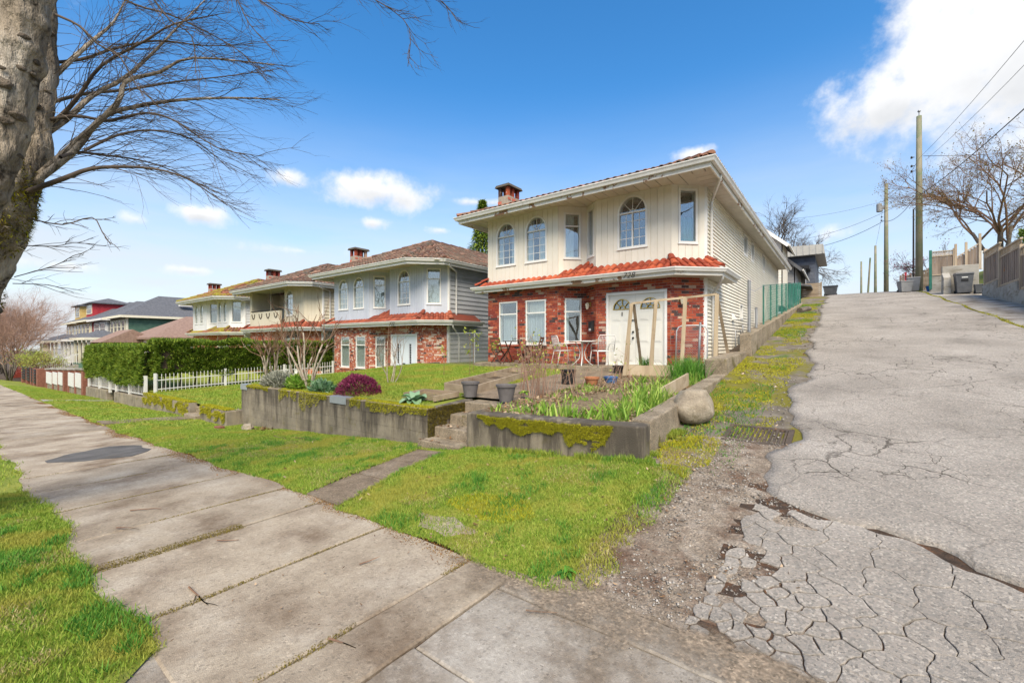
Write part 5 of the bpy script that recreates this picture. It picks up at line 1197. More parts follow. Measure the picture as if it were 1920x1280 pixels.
    while v < czt - .4:
        for side in range(4):
            if (k + side) % 2: continue
            q = MB(); b = .2 if k % 2 else .14
            if side == 0: q.box(cx1 - .01, cx1 + .012, cy0 - .012, cy0 + b, v, v + .1)
            elif side == 1: q.box(cx1 - .01, cx1 + .012, cy1 - b, cy1 + .012, v, v + .1)
            elif side == 2: q.box(cx1 - .01, cx1 + .013, (cy0 + cy1) / 2 - .12, (cy0 + cy1) / 2 + .1, v, v + .1)
            else: q.box(cx0 - .012, cx0 + b * .8, cy0 - .012, cy0 + .01, v, v + .1)
            part('chimney_brick', q, 'chimney_red', chm)
        v += .115; k += 1
    return h, dict(P=P, FR=FR, SIDE=SIDE, X=X, Y=Y, Z=Z, G=G, E=E)
mat('chimney_stucco', (.36, .30, .24), (.24, .20, .16), (.46, .40, .33), scale=5, rough=.95, bump=.5, bscale=60, stain=(.16, .14, .12), sscale=2.5, sthr=(.5, .7))
mat('chimney_red', (.42, .12, .08), (.32, .09, .06), (.5, .2, .15), scale=9, rough=.9, bump=.4, var=.4)
def skirt_sheet(P, G, zg, pit, XL):
    mb = MB(); y0 = G[0][1]; z = lambda y: zg + (y - y0) * pit - .012
    pts = [(G[0][0], y0, z(y0)), (G[1][0], y0, z(y0))] + [(P[i][0], P[i][1], z(P[i][1])) for i in (4, 3, 2, 1, 0)]
    mb.face(pts); mb.face([(G[1][0], y0, z(y0)), (G[2][0], G[2][1], z(y0)), (P[5][0], P[5][1], zg + .36), (P[4][0], P[4][1], z(P[4][1]))])
    mb.face([(G[2][0], G[2][1], z(y0)), (G[3][0], G[3][1], z(y0)), (P[5][0], G[3][1], zg + .34), (P[5][0], P[5][1], zg + .36)])
    mb.face([(G[0][0], P[0][1] + .2, z(y0)), (G[0][0], y0, z(y0)), (P[0][0], P[0][1], z(P[0][1])), (P[0][0], P[0][1] + .2, z(P[0][1]))])
    return mb
def tiles(house, parent, origin, ax, inn, pitch, limit, m, me, singles=0, step=.30, start=-.05):
    A = Vector((ax[0], ax[1], 0)); I = Vector((inn[0], inn[1], 0)); O = Vector(origin); up = (I + Vector((0, 0, pitch))).normalized(); nn = A.cross(up).normalized()
    M = Matrix((A, up, nn)).transposed(); rot = M.to_euler(); cs = I.dot(up); r_ = random.Random(9); run = start; made = 0; J = []; row = 0
    tv = np.array(TILE.v); Mn = np.array(M)
    while run < 12:
        s = 0.; hit = False
        while s < 70:
            ok = limit(s + .1, run + .16)
            if ok is None: break
            if ok:
                hit = True; p = O + A * (s + r_.uniform(-.004, .004)) + I * run + Vector((0, 0, run * pitch)) + nn * r_.uniform(.0, .008)
                if made < singles: inst('roof_tile', me, parent, p, rot); made += 1
                else: J.append(tv @ Mn.T + np.array(p))
            s += .205
        if not hit and row > 0: break
        row += 1; run += step * cs
    if J:
        mb = MB(); k = len(TILE.v); mb.v = [tuple(q) for q in np.concatenate(J).tolist()]; mb.f = [tuple(i + b * k for i in f) for b in range(len(J)) for f in TILE.f]
        part('roof_tiles', mb, m, parent, smooth=True, kind='stuff')
def make_door(h, fr, cfg, Z):
    d = cfg['door']; u0, u1, v0, v1 = d['u0'], d['u1'], Z(d['v0']), Z(d['v1']); dm = d['mat']
    f = MB(); t = .07
    xbox(f, fr, u0, u0 + t, v0, v1, -.14, .02); xbox(f, fr, u1 - t, u1, v0, v1, -.14, .02); xbox(f, fr, u0 + t, u1 - t, v1 - t, v1, -.14, .02); xbox(f, fr, u0, u1, v0 - .05, v0, -.14, .08)
    fo = part('door_frame', f, 'white_trim', h); um = (u0 + u1) / 2
    for s in (0, 1):
        a, b = (u0 + t + .004, um - .004) if s == 0 else (um + .004, u1 - t - .004); mb = MB(); c = (a + b) / 2
        if d['style'] == 'fan':
            hole = W(c - .27, c + .27, v1 - t - .42, v1 - t - .13, v1 - t - .419)
        else: hole = W(c - .075, c + .075, v0 + .78, v1 - .42)
        clad(mb, fr, a, b, v0, v1 - t, [hole], -.07, -.025)
        lf = part('door', mb, dm, h)
        if d['style'] == 'fan':
            pn = MB()
            for (q0, q1) in ((v0 + .12, v0 + .55), (v0 + .66, v0 + 1.20), (v0 + 1.28, v0 + 1.46)):
                for (e0, e1) in ((a + .09, c - .05), (c + .05, b - .09)):
                    xbox(pn, fr, e0, e1, q0, q1, -.025, -.018); xbox(pn, fr, e0 + .035, e1 - .035, q0 + .035, q1 - .035, -.018, -.012)
            part('door_panel', pn, dm, lf)
            g = MB(); hp = [(hole['u0'], hole['v0']), (hole['u1'], hole['v0'])] + [(c + .27 * math.cos(PI * k / 14), hole['vs'] + .289 * math.sin(PI * k / 14)) for k in range(15)]
            xpoly(g, fr, hp, -.055, -.05); part('pane', g, 'window_glass', lf)
            ib = MB(); xpoly(ib, fr, hp, -.068, -.062); part('room_shade_panel', ib, 'room_shade', lf)  # dark sheet painting the shade behind the fanlight
            br = MB()
            for k in range(14):
                a0, a1 = PI * k / 14, PI * (k + 1) / 14
                for rr in (.27, .09): br.beam(fr(c + rr * math.cos(a0), hole['vs'] + rr * 1.07 * math.sin(a0), -.02), fr(c + rr * math.cos(a1), hole['vs'] + rr * 1.07 * math.sin(a1), -.02), .026, .02)
            br.beam(fr(c - .28, hole['vs'], -.02), fr(c + .28, hole['vs'], -.02), .026, .02)
            for k in (1, 2, 3): an = PI * k / 4; br.beam(fr(c + .09 * math.cos(an), hole['vs'] + .09 * math.sin(an), -.022), fr(c + .27 * math.cos(an), hole['vs'] + .28 * math.sin(an), -.022), .018, .016)
            part('fanlight_bar', br, 'brass', lf)
            for vv in ((.78, .95) if s == 0 else (.74, .92, 1.03)):
                kn = MB(); p = fr(b - .07 if s == 0 else a + .07, v0 + vv, 0); kn.blob((p[0], p[1] - .0, p[2]), .03, .045, .03, 8, 6); part('door_knob', kn, 'iron_black' if s == 0 else 'galvanised', lf, smooth=True)
            if s == 0:
                dl = MB(); xbox(dl, fr, b - .20, b - .02, v0 + 1.28, v0 + 1.30, -.03, .01); part('door_chain', dl, 'iron_black', lf)
                dl = MB(); xbox(dl, fr, c - .012, c + .012, v0 + 1.42, v0 + 1.53, -.03, -.01); part('door_knocker', dl, 'iron_black', lf)
        else:
            g = MB(); xbox(g, fr, hole['u0'], hole['u1'], hole['v0'], hole['v1'], -.06, -.055); part('pane', g, 'room_shade', lf)  # opaque plate, the room's darkness put into its colour
            br = MB()
            for k in range(9): vv = lerp(hole['v0'], hole['v1'], k / 8); xbox(br, fr, hole['u0'], hole['u1'], vv - .006, vv + .006, -.05, -.035)
            xbox(br, fr, hole['u0'] - .03, hole['u0'], hole['v0'] - .03, hole['v1'] + .03, -.03, -.01); xbox(br, fr, hole['u1'], hole['u1'] + .03, hole['v0'] - .03, hole['v1'] + .03, -.03, -.01)
            part('glazing_bar', br, dm, lf)
            for vv in (.62, .78): kn = MB(); p = fr(um + (-.05 if s == 0 else .05), v0 + vv, 0); kn.blob(p, .03, .04, .03, 8, 6); part('door_knob', kn, 'iron_black', lf, smooth=True)

NC = 'net_curtain'; WB_ = 'white_blind'
arch1 = dict(grid=(3, 4), fan=4, rails=[5.37])
H1 = dict(label='cream two storey house with red brick ground floor numbered 728', siding='cream_siding', lap='ivory_lap', brick='house_brick', skirt_tile='red_tile', roof_tile='weathered_tile', number='728', fascia='peeling_fascia', detail=2, lap_exp=.105, pitch=.37,
    upper=[[W(.377, 1.193, 4.38, 5.85, 5.37, **arch1, curtain=[(0, .25, 0, 1, NC), (.72, 1, 0, 1, NC)]), W(1.611, 2.434, 4.38, 5.855, 5.38, **dict(arch1, rails=[5.38]), curtain=[(.0, .3, 0, 1, NC), (.6, 1, 0, 1, NC)])],
           [W(.19, .714, 4.39, 5.82, rails=[5.41], curtain=[(0, .7, 0, 1, NC)])], [W(.11, .53, 4.40, 5.87, curtain=[(0, 1, 0, .65, WB_)])],
           [W(.698, 1.559, 4.455, 5.95, 5.466, grid=(4, 4), fan=4, rails=[5.466], stiles=[1.128])], [W(.21, .74, 4.45, 5.92, curtain=[(.25, .95, 0, .5, 'green_curtain')])]],
    lower=[[W(.471, 1.262, 1.72, 3.147, rails=[2.718], curtain=[(.1, 1, 0, .72, NC)]), W(1.602, 2.393, 1.70, 3.14, rails=[2.718], curtain=[(.05, 1, 0, .7, NC), (.1, .9, .72, 1, WB_)])],
           [W(.215, .755, 1.76, 3.146, rails=[2.724], curtain=[(0, .3, 0, .7, NC)])], [], [W(.33, 2.113, 1.02, 3.20, door=1)], []],
    door=dict(u0=.33, u1=2.113, v0=1.10, v1=3.20, mat='door_white', style='fan'),
    side_windows=[W(5.6, 6.4, 5.1, 5.87, curtain=[(0, 1, 0, 1, WB_)]), W(7.35, 7.95, 5.1, 5.87, curtain=[(0, 1, 0, 1, WB_)]), W(10.5, 11.1, 5.1, 5.87), W(4.85, 5.4, 2.62, 3.15, curtain=[(0, 1, 0, 1, WB_)]), W(6.4, 6.85, 2.65, 3.15, curtain=[(0, 1, 0, 1, WB_)]), W(8.1, 8.95, 2.6, 3.15)])
house1, h1 = special((0, 0, 0), H1)

# ---------------------------------------------------------------- the neighbours of the same build
g34 = dict(grid=(3, 4), fan=4, rails=[5.38])
H2 = dict(label='blue grey two storey house with brick ground floor numbered 732', siding='blue_siding', lap='grey_lap', brick='pale_brick', skirt_tile='dull_red_tile', roof_tile='brown_red_tile', number='732', num_u=5.25, detail=2, lap_exp=.19, board=.15, chamfer=1.05,
    upper=[[W(.365, 1.166, 4.38, 5.83, 5.38, **g34, curtain=[(0, 1, 0, 1, WB_)]), W(1.627, 2.437, 4.38, 5.83, 5.38, **g34, curtain=[(0, 1, 0, .7, WB_)])],
           [W(.19, .714, 4.37, 5.82, rails=[5.41], curtain=[(0, 1, 0, 1, WB_)])], [], [W(.55, 1.36, 4.41, 5.90, 5.40, grid=(3, 4), fan=4, rails=[5.40])], [W(.12, .68, 4.38, 5.85, rails=[5.42], curtain=[(0, 1, 0, .7, WB_), (.1, .9, .72, 1, NC)])]],
    lower=[[W(.53, 1.27, 1.62, 3.09, rails=[2.68], curtain=[(0, 1, 0, 1, WB_)]), W(1.78, 2.54, 1.62, 3.09, rails=[2.68], curtain=[(0, 1, 0, 1, WB_)])], [W(.27, .70, 1.65, 3.09, rails=[2.70], curtain=[(0, 1, 0, 1, WB_)])], [], [W(.06, 1.80, 1.02, 3.15, door=1)], []],
    door=dict(u0=.06, u1=1.80, v0=1.10, v1=3.15, mat='door_blue_white', style='slim'))
house2, h2 = special((-10.05, .1, -1.02), H2)
H3 = dict(label='beige two storey house with a rounded balcony behind the cedar hedge', siding='beige_siding', lap='beige_lap', brick='pale_brick', skirt_tile='dull_red_tile', roof_tile='brown_red_tile', detail=0, lap_exp=.19, chamfer=.9, balcony=True,
    upper=[[], [], [], [W(.2, 1.02, 4.41, 5.90, 5.40, grid=(2, 3), fan=3, rails=[5.40], curtain=[(0, 1, 0, 1, NC)])], []],
    lower=[[], [], [], [W(.1, 1.8, 1.02, 3.1, door=1)], []], door=dict(u0=.1, u1=1.8, v0=1.10, v1=3.1, mat='door_white', style='slim'))
house3, h3 = special((-20.2, .3, -1.05), H3)
H4 = dict(label='white two storey house with a moss covered tile roof', siding='white_siding', lap='white_siding', brick='pale_brick', skirt_tile='mossy_tile', roof_tile='mossy_tile', detail=0, lap_exp=.19, lap_front=True, chamfer=.9,
    upper=[[W(.4, 1.0, 4.38, 5.83, 5.38, grid=(2, 4), curtain=[(0, 1, 0, 1, WB_)]), W(1.5, 2.1, 4.38, 5.83, 5.38, grid=(2, 4), curtain=[(0, 1, 0, 1, WB_)])], [W(.2, .72, 4.38, 5.82, rails=[5.41], curtain=[(0, 1, 0, .6, WB_)])], [W(.1, .55, 4.38, 5.85, 5.45, grid=(2, 4))],
           [W(.25, .8, 4.4, 5.9, 5.5, grid=(2, 4), curtain=[(0, 1, 0, 1, NC)]), W(1.2, 1.75, 4.4, 5.9, 5.5, grid=(2, 4), curtain=[(0, 1, 0, 1, NC)])], [W(.15, .78, 4.38, 5.85, rails=[5.42], curtain=[(0, 1, .6, 1, WB_)])]],
    lower=[[], [], [], [W(.1, 1.8, 1.02, 3.1, door=1)], []], door=dict(u0=.1, u1=1.8, v0=1.10, v1=3.1, mat='door_white', style='slim'))
house4, h4 = special((-30.2, .2, -1.15), H4)
sk = MB(); zr_ = h2['Z'](6.07); sk.hexa([(-13.6, 17.6, zr_ + .52), (-13.0, 17.6, zr_ + .27), (-13.0, 18.9, zr_ + .27), (-13.6, 18.9, zr_ + .52)], [(-13.55, 17.65, zr_ + .70), (-12.95, 17.65, zr_ + .45), (-12.95, 18.85, zr_ + .45), (-13.55, 18.85, zr_ + .70)])
part('skylight', sk, 'grey_metal', house2)

# ---------------------------------------------------------------- older houses further down the street
mat('shingle_grey', (.105, .11, .125), (.075, .08, .09), (.14, .145, .16), scale=6, rough=.95, bump=.5, bscale=30, fine=.4, fscale=40)
mat('shingle_brown', (.25, .165, .13), (.19, .125, .10), (.30, .21, .17), scale=6, rough=.95, bump=.5, bscale=30, fine=.4, fscale=40)
mat('green_boards', (.085, .17, .12), (.065, .135, .095), (.11, .20, .145), scale=3, rough=.7, var=.15)
mat('red_boards', (.36, .03, .04), (.29, .022, .03), (.42, .045, .05), scale=3, rough=.7, var=.1)
mat('yellow_boards', (.62, .43, .14), (.54, .36, .11), (.68, .5, .2), scale=3, rough=.7, var=.1)
mat('grey_boards', (.40, .40, .41), (.34, .34, .35), (.46, .46, .47), scale=3, rough=.7, var=.1)
mat('olive_boards', (.24, .22, .16), (.19, .17, .12), scale=3, rough=.7)
mat('cream_trim', (.70, .66, .52), (.64, .60, .46), scale=3, rough=.6)
mat('red_stain', (.20, .035, .02), (.14, .025, .015), (.26, .05, .03), scale=5, rough=.7)
def hip_roof(mb, x0, x1, y0, y1, z, pitch, th=.12):
    w, d = x1 - x0, y1 - y0; r = min(w, d) / 2; zt = z + r * pitch
    a, b = ((x0 + r, y0 + r), (x1 - r, y0 + r)) if w > d else ((x0 + r, y0 + r), (x0 + r, y1 - r))
    for zz in (0,):
        mb.face([(x0, y0, z), (x1, y0, z), (b[0], b[1], zt), (a[0], a[1], zt)] if w > d else [(x0, y0, z), (x1, y0, z), (a[0], a[1], zt)])
        mb.face([(x1, y0, z), (x1, y1, z), (b[0], b[1], zt)] if w > d else [(x1, y0, z), (x1, y1, z), (b[0], b[1], zt), (a[0], a[1], zt)])
        mb.face([(x1, y1, z), (x0, y1, z), (a[0], a[1], zt), (b[0], b[1], zt)] if w > d else [(x1, y1, z), (x0, y1, z), (b[0], b[1], zt)])
        mb.face([(x0, y1, z), (x0, y0, z), (a[0], a[1], zt)] if w > d else [(x0, y1, z), (x0, y0, z), (a[0], a[1], zt), (b[0], b[1], zt)])
    mb.box(x0, x1, y0, y1, z - th, z - .003); return zt
def simple_window(house, fr, u0, u1, v0, v1, trim='cream_trim', rail=True):
    mb = MB(); t = .09
    xbox(mb, fr, u0 - t, u0, v0 - t, v1 + t, .0, .06); xbox(mb, fr, u1, u1 + t, v0 - t, v1 + t, 0, .06); xbox(mb, fr, u0, u1, v1, v1 + t, 0, .06); xbox(mb, fr, u0, u1, v0 - t, v0, 0, .06)
    if rail: xbox(mb, fr, u0, u1, (v0 + v1) / 2 - .03, (v0 + v1) / 2 + .03, .0, .05)
    f = part('window', mb, trim, house); g = MB(); xbox(g, fr, u0, u1, v0, v1, .002, .02); part('pane', g, 'dark_pane', f)
def glossy_dark():
    m = mat('dark_pane', (.10, .12, .14), (.06, .07, .08), (.2, .22, .25), scale=.6, rough=.08, spec=.9); return m
glossy_dark()
def old_house(label, x0, x1, y0, y1, zg, ze, wallm, roofm, pitch=.62, trim='cream_trim', porch=None, dormer=None, rows=None, sidem=None, stairs=None, ov=.55):
    h = thing('house', ((x0 + x1) / 2, (y0 + y1) / 2, zg), label, 'house')
    c = MB(); c.box(x0 + .06, x1 - .06, y0 + .06, y1 - .06, zg, ze); part('wall', c, wallm, h)
    sf = Frame((x1, y0), (x1, y1)); ff = Frame((x0, y0), (x1, y0)); v = zg + .2
    while v < ze - .02:
        vt = min(v + .24, ze); mb = MB(); xbox(mb, sf, 0, y1 - y0, v, vt - .012, -.07, .0); part('siding_board', mb, sidem or wallm, h); v += .24
    fw = MB(); xbox(fw, ff, 0, x1 - x0, zg, ze, -.07, 0); part('front_wall', fw, wallm, h)
    cb = MB(); cb.box(x1 - .14, x1 + .03, y0 - .03, y0 + .14, zg, ze); part('corner_board', cb, trim, h)
    r = MB(); zt = hip_roof(r, x0 - ov, x1 + ov, y0 - ov, y1 + ov, ze + .08, pitch); rf = part('roof', r, roofm, h)
    e = MB(); sweep(e, [(x0 - ov, y0 - ov), (x1 + ov, y0 - ov), (x1 + ov, y1 + ov)], [(-.02, ze - .12), (.03, ze - .12), (.03, ze + .1), (-.02, ze + .1)]); part('fascia', e, trim, h)
    n = rows or 4; w = (x1 - x0)
    for k in range(n): a = .35 + k * (w - .5) / n; simple_window(h, ff, a, a + (w - .5) / n - .35, ze - 1.55, ze - .4, trim)
    if porch:
        (pz, pd) = porch; q = MB(); zt2 = hip_roof(q, x0 - .35, x1 + .35, y0 - pd, y0 + .3, pz, .45); pr = part('porch_roof', q, roofm, h)
        pf = MB(); sweep(pf, [(x0 - .35, y0), (x0 - .35, y0 - pd), (x1 + .35, y0 - pd), (x1 + .35, y0)], [(-.02, pz - .22), (.03, pz - .22), (.03, pz + .02), (-.02, pz + .02)]); part('porch_fascia', pf, trim, h)
        for k in range(4):
            xx = lerp(x0 + .1, x1 - .1, k / 3); p = MB(); p.box(xx - .1, xx + .1, y0 - pd + .25, y0 - pd + .45, zg, pz - .15); part('porch_post', p, trim, h)
        fl_ = MB(); fl_.box(x0, x1, y0 - pd + .2, y0 - .02, zg + .1, pz - 2.45); part('porch_floor', fl_, sidem or wallm, h)
        for k in range(3): a = .5 + k * (w - .6) / 3; simple_window(h, ff, a, a + (w - .6) / 3 - .5, pz - 1.9, pz - .55, trim, False)
        if stairs:
            sm_, sx = stairs; zf_ = pz - 2.45
            n_ = 9
            for k in range(n_):
                s = MB(); s.box(sx, sx + 1.3, y0 - pd + .2 - (k + 1) * .3, y0 - pd + .2 - k * .3, zg - .3, zf_ - (k + 1) * (zf_ - zg) / (n_ + 1)); part('stair_step', s, sm_, h)
            for xx in (sx, sx + 1.3):
                rl = MB(); a = (xx, y0 - pd + .2, zf_ + .9); b = (xx, y0 - pd + .2 - n_ * .3, zg + .95); rl.beam(a, b, .06, .08); rr = part('stair_rail', rl, sm_ if sm_ != 'pale_concrete' else 'white_trim', h)
                for k in range(10): t = (k + .5) / 10; p = MB(); q0 = Vector(a).lerp(Vector(b), t); p.beam(tuple(q0), (q0.x, q0.y, q0.z - .85), .04, .04); part('baluster', p, sm_ if sm_ != 'pale_concrete' else 'white_trim', rr)
    if dormer:
        (dx0, dx1, dz0, dz1, dm) = dormer; d = MB(); d.box(dx0, dx1, y0 + .6, y0 + 4, dz0, dz1); part('dormer', d, dm, h); q = MB(); hip_roof(q, dx0 - .4, dx1 + .4, y0 + .2, y0 + 4.5, dz1, .35); part('dormer_roof', q, roofm, h)
        simple_window(h, Frame((dx0, y0 + .6), (dx1, y0 + .6)), .5, dx1 - dx0 - .5, dz0 + .6, dz1 - .25, trim)
    return h, zt
# brown roofed bungalow, gable towards the street
bg = thing('house', (-47, 15, -.6), 'low bungalow under brown shingle roofs between the green and white houses', 'house')
b = MB(); b.box(-51.5, -43.4, 10.6, 24, -1.2, 2.3); part('wall', b, 'white_siding', bg)
r = MB(); r.add([(-52, 10.1, 2.25), (-43.0, 10.1, 2.25), (-43.0, 24, 2.25), (-52, 24, 2.25), (-47.6, 13.6, 4.2), (-47.6, 22, 4.2)], [(0, 1, 4), (1, 2, 5, 4), (2, 3, 5), (3, 0, 4, 5)]); r.box(-52, -43, 10.1, 24, 2.1, 2.247); part('roof', r, 'shingle_brown', bg)
r = MB(); r.add([(-52.5, 7.9, 1.85), (-47.8, 7.9, 1.85), (-47.8, 12, 1.85), (-52.5, 12, 1.85), (-52.5, 9.9, 2.95), (-47.8, 9.9, 2.95)], [(0, 1, 5, 4), (2, 3, 4, 5), (1, 2, 5), (3, 0, 4)]); part('porch_roof', r, 'shingle_brown', bg)
b = MB(); b.box(-52.3, -48.0, 8.2, 10.6, -1.2, 1.84); part('porch_wall', b, 'red_boards', bg)
gh, gz = old_house('dark green house with a steep grey hipped roof and white trim', -62, -55.4, 11, 23.5, -1.4, 4.4, 'olive_boards', 'shingle_grey', .62, 'cream_trim', porch=(2.3, 3.0), sidem='green_boards', rows=4, stairs=('pale_concrete', -60.5))
sl = MB(); sl.box(-56.6, -56.0, 15.5, 16.5, 5.75, 6.0); part('skylight', sl, 'white_trim', gh); vp = MB(); vp.tube([(-57.0, 21.5, 5.5), (-57.0, 21.5, 7.9)], .09, 8); part('roof_vent', vp, 'iron_black', gh)
old_house('pale grey house with hipped roof beyond the green house', -70, -63.6, 11, 23, -1.7, 4.4, 'grey_boards', 'shingle_grey', .62, 'white_trim', porch=(2.2, 3.0), rows=2, stairs=('pale_concrete', -68.5))
old_house('red house with cream trim and red porch stairs', -81, -72, 11, 23, -2.0, 4.5, 'yellow_boards', 'shingle_grey', .55, 'cream_trim', porch=(2.1, 3.2), dormer=(-78.5, -74.5, 5.0, 6.9, 'red_boards'), sidem='red_boards', rows=4, stairs=('red_stain', -79.5))
old_house('yellow house with low hipped roof at the end of the row', -92, -84, 11.5, 22, -2.2, 4.6, 'yellow_boards', 'shingle_grey', .5, 'cream_trim', porch=(2.0, 3), dormer=(-90, -86, 5.0, 7.2, 'yellow_boards'), rows=3, stairs=('red_stain', -90.0))
old_house('distant low grey roofed house beyond the yellow house', -112, -100, 12, 24, -2.6, 2.6, 'grey_boards', 'shingle_grey', .4, 'white_trim', rows=3)

# ---------------------------------------------------------------- bare wood: limbs and twigs
class Wood:
    """collects many thin branches as one mesh (numpy friendly)"""
    def __init__(s, seed): s.r = random.Random(seed); s.mb = MB()
    def twig(s, pts, r0, r1, n=3):
        m = len(pts); s.mb.tube(pts, [lerp(r0, r1, i / (m - 1)) for i in range(m)], n, cap=False)
    def spray(s, p, d, L, r, depth, bend=(0, 0, 0), wob=.25, kids=(2, 4), spread=.6, shrink=.6, n=3, tips=None, seg=4):
        """a branch that wanders and forks"""
        R = s.r; p = Vector(p); d = Vector(d).normalized(); pts = [p.copy()]; dirs = [d.copy()]
        for i in range(seg):
            d = (d + Vector((R.gauss(0, wob), R.gauss(0, wob), R.gauss(0, wob))) * .5 + Vector(bend) / seg).normalized(); p = p + d * (L / seg); pts.append(p.copy()); dirs.append(d.copy())
        s.twig(pts, r, r * .45, n if depth > 0 else 3)
        if tips is not None and depth == 0: tips.append((tuple(pts[-1]), tuple(d)))
        if depth <= 0: return
        for k in range(R.randint(*kids)):
            t = R.uniform(.3, 1.0); i = min(int(t * seg), seg - 1); q = pts[i].lerp(pts[i + 1], t * seg - i); dd = dirs[i]
            side = Vector((R.gauss(0, 1), R.gauss(0, 1), R.gauss(0, 1))); side = (side - dd * side.dot(dd)).normalized()
            s.spray(q, dd + side * spread * R.uniform(.6, 1.3), L * shrink * R.uniform(.7, 1.2), r * .55, depth - 1, bend, wob, kids, spread, shrink, n, tips, max(2, seg - 1))
    def along(s, pts, r0, r1, depth, L, gap, bend=(0, 0, 0), spread=.8, kids=(1, 3), n=5, tips=None, shrink=.6, start=.12):
        """a given limb with twigs all along it"""
        R = s.r; P = [Vector(p) for p in pts]
        # smooth the limb
        Q = []
        for i in range(len(P) - 1):
            a, b, c, e = P[max(i - 1, 0)], P[i], P[i + 1], P[min(i + 2, len(P) - 1)]
            for t in (0, .33, .66): Q.append(.5 * ((2 * b) + (c - a) * t + (2 * a - 5 * b + 4 * c - e) * t * t + (3 * b - a - 3 * c + e) * t ** 3))
        Q.append(P[-1]); tot = sum((Q[i + 1] - Q[i]).length for i in range(len(Q) - 1))
        s.twig(Q, r0, r1, n); acc = 0; nxt = tot * start
        for i in range(len(Q) - 1):
            seg = (Q[i + 1] - Q[i]).length; dd = (Q[i + 1] - Q[i]).normalized()
            while acc + seg > nxt:
                q = Q[i].lerp(Q[i + 1], (nxt - acc) / max(seg, 1e-6)); f = nxt / tot
                side = Vector((R.gauss(0, 1), R.gauss(0, 1), R.gauss(0, .8))); side = (side - dd * side.dot(dd)).normalized()
                s.spray(q, dd * 1.0 + side * spread * R.uniform(.5, 1.2), L * (1.1 - .5 * f) * R.uniform(.5, 1.2), max(lerp(r0, r1, f) * .5, .0034), depth, bend, .28, kids, .65, shrink, 4, tips, 4)
                nxt += gap * R.uniform(.6, 1.4)
            acc += seg
        return Q
def leaf_dots(name, tips, parent, m, size, seed, per=3, jit=.06):
    rg = np.random.default_rng(seed); T = np.array([t[0] for t in tips]); T = np.repeat(T, per, 0) + rg.normal(0, jit, (len(T) * per, 3))
    nor = rg.normal(0, 1, (len(T), 3)); nor[:, 2] += .4
    return blades(name, T, size, size * .7, m, None, None, seed, lean=.2, seg=True, parent=parent, normals=nor, curl=.3)

# the leaning street tree whose limbs reach over the pavement
tree = thing('street_tree', (-7.0, -.35, -.1), 'leaning mossy street tree with bare limbs over the pavement', 'tree')
def trunk(parent, path, radii, m, seed, name='trunk', n=64, lump=.12):
    """trunk with burrs, ridges and hollows"""
    P = [Vector(p) for p in path]; Q = []; Rr = []
    for i in range(len(P) - 1):
        a, b, c, e = P[max(i - 1, 0)], P[i], P[i + 1], P[min(i + 2, len(P) - 1)]
        for k in range(24):
            t = k / 24; Q.append(.5 * ((2 * b) + (c - a) * t + (2 * a - 5 * b + 4 * c - e) * t * t + (3 * b - a - 3 * c + e) * t ** 3)); Rr.append(lerp(radii[i], radii[i + 1], t))
    Q.append(P[-1]); Rr.append(radii[-1]); mb = MB(); mb.tube(Q, Rr, n); out = []
    for idx, v in enumerate(mb.v):
        i = min(idx // n, len(Q) - 1); c = Q[i]; d = Vector(v) - c; r = Rr[i]
        k = lump * mn.noise(Vector(v) * 2.2 + Vector((seed, 0, 0))) + lump * .9 * max(0, mn.noise(Vector((v[0] * 5, v[1] * 5, v[2] * 3.2)) + Vector((seed, 3, 0)))) + .035 * abs(mn.noise(Vector((v[0] * 14, v[1] * 14, v[2] * 3)))) + .02 * mn.noise(Vector(v) * 22)
        k += .10 * (.5 - abs(mn.noise(Vector((v[0] * 9, v[1] * 9, v[2] * 2.2)) + Vector((0, seed, 0))))) - .05 + .07 * max(0, mn.noise(Vector((v[0] * 3, v[1] * 3, v[2] * 7)) + Vector((seed, seed, 0))) - .15) * 2
        out.append(tuple(c + d * (1 + k / max(r, .05) * .30)))
    mb.v = out; return part(name, mb, m, parent, smooth=True), Q, Rr
t1, Q1, R1 = trunk(tree, [(-7.25, -.60, -.25), (-7.10, -.44, .25), (-6.86, -.18, 1.0), (-6.63, .05, 1.72), (-6.45, .25, 2.53), (-6.28, .38, 3.03), (-6.30, .50, 3.55), (-6.38, .60, 4.4), (-6.42, .66, 5.6), (-6.5, .75, 7.2)], [.48, .33, .255, .225, .215, .20, .17, .12, .09, .05], 'street_tree_bark', 3)
t2, Q2, R2 = trunk(tree, [(-6.60, .02, 1.30), (-6.20, -.02, 1.95), (-5.97, .0, 2.35), (-5.79, .18, 2.89), (-5.70, .29, 3.36), (-5.62, .37, 3.94), (-5.53, .44, 4.44), (-5.44, .52, 4.99), (-5.3, .6, 5.8), (-5.1, .75, 7.4)], [.14, .165, .16, .155, .15, .15, .145, .14, .12, .07], 'street_tree_bark', 8, name='stem')
mat('knot_bark', (.15, .12, .09), (.07, .055, .04), (.25, .21, .16), scale=8, rough=.95, bump=1.4, bscale=25)
kr = random.Random(12)
for Q_, R_, n_k, lo_k in ((Q1, R1, 30, 60), (Q2, R2, 34, 10)):
    for k in range(n_k):
        i = kr.randint(lo_k, len(Q_) - 30); a = kr.uniform(-1.9, 1.2); d = Vector((math.cos(a), math.sin(a), 0)); c = Q_[i] + d * R_[i] * 1.0; w_ = kr.uniform(.025, .075); mb = MB(); mb.blob((0, 0, 0), w_ * .42, w_ * 1.0, w_ * .62, 12, 9)
        rot = Matrix.Rotation(a, 3, 'Z'); mb.v = [tuple(c + rot @ (Vector(v) * (1 + .5 * mn.noise(Vector(v) * 30 + c * 5)))) for v in mb.v]; part('burl', mb, 'knot_bark', tree, smooth=True)
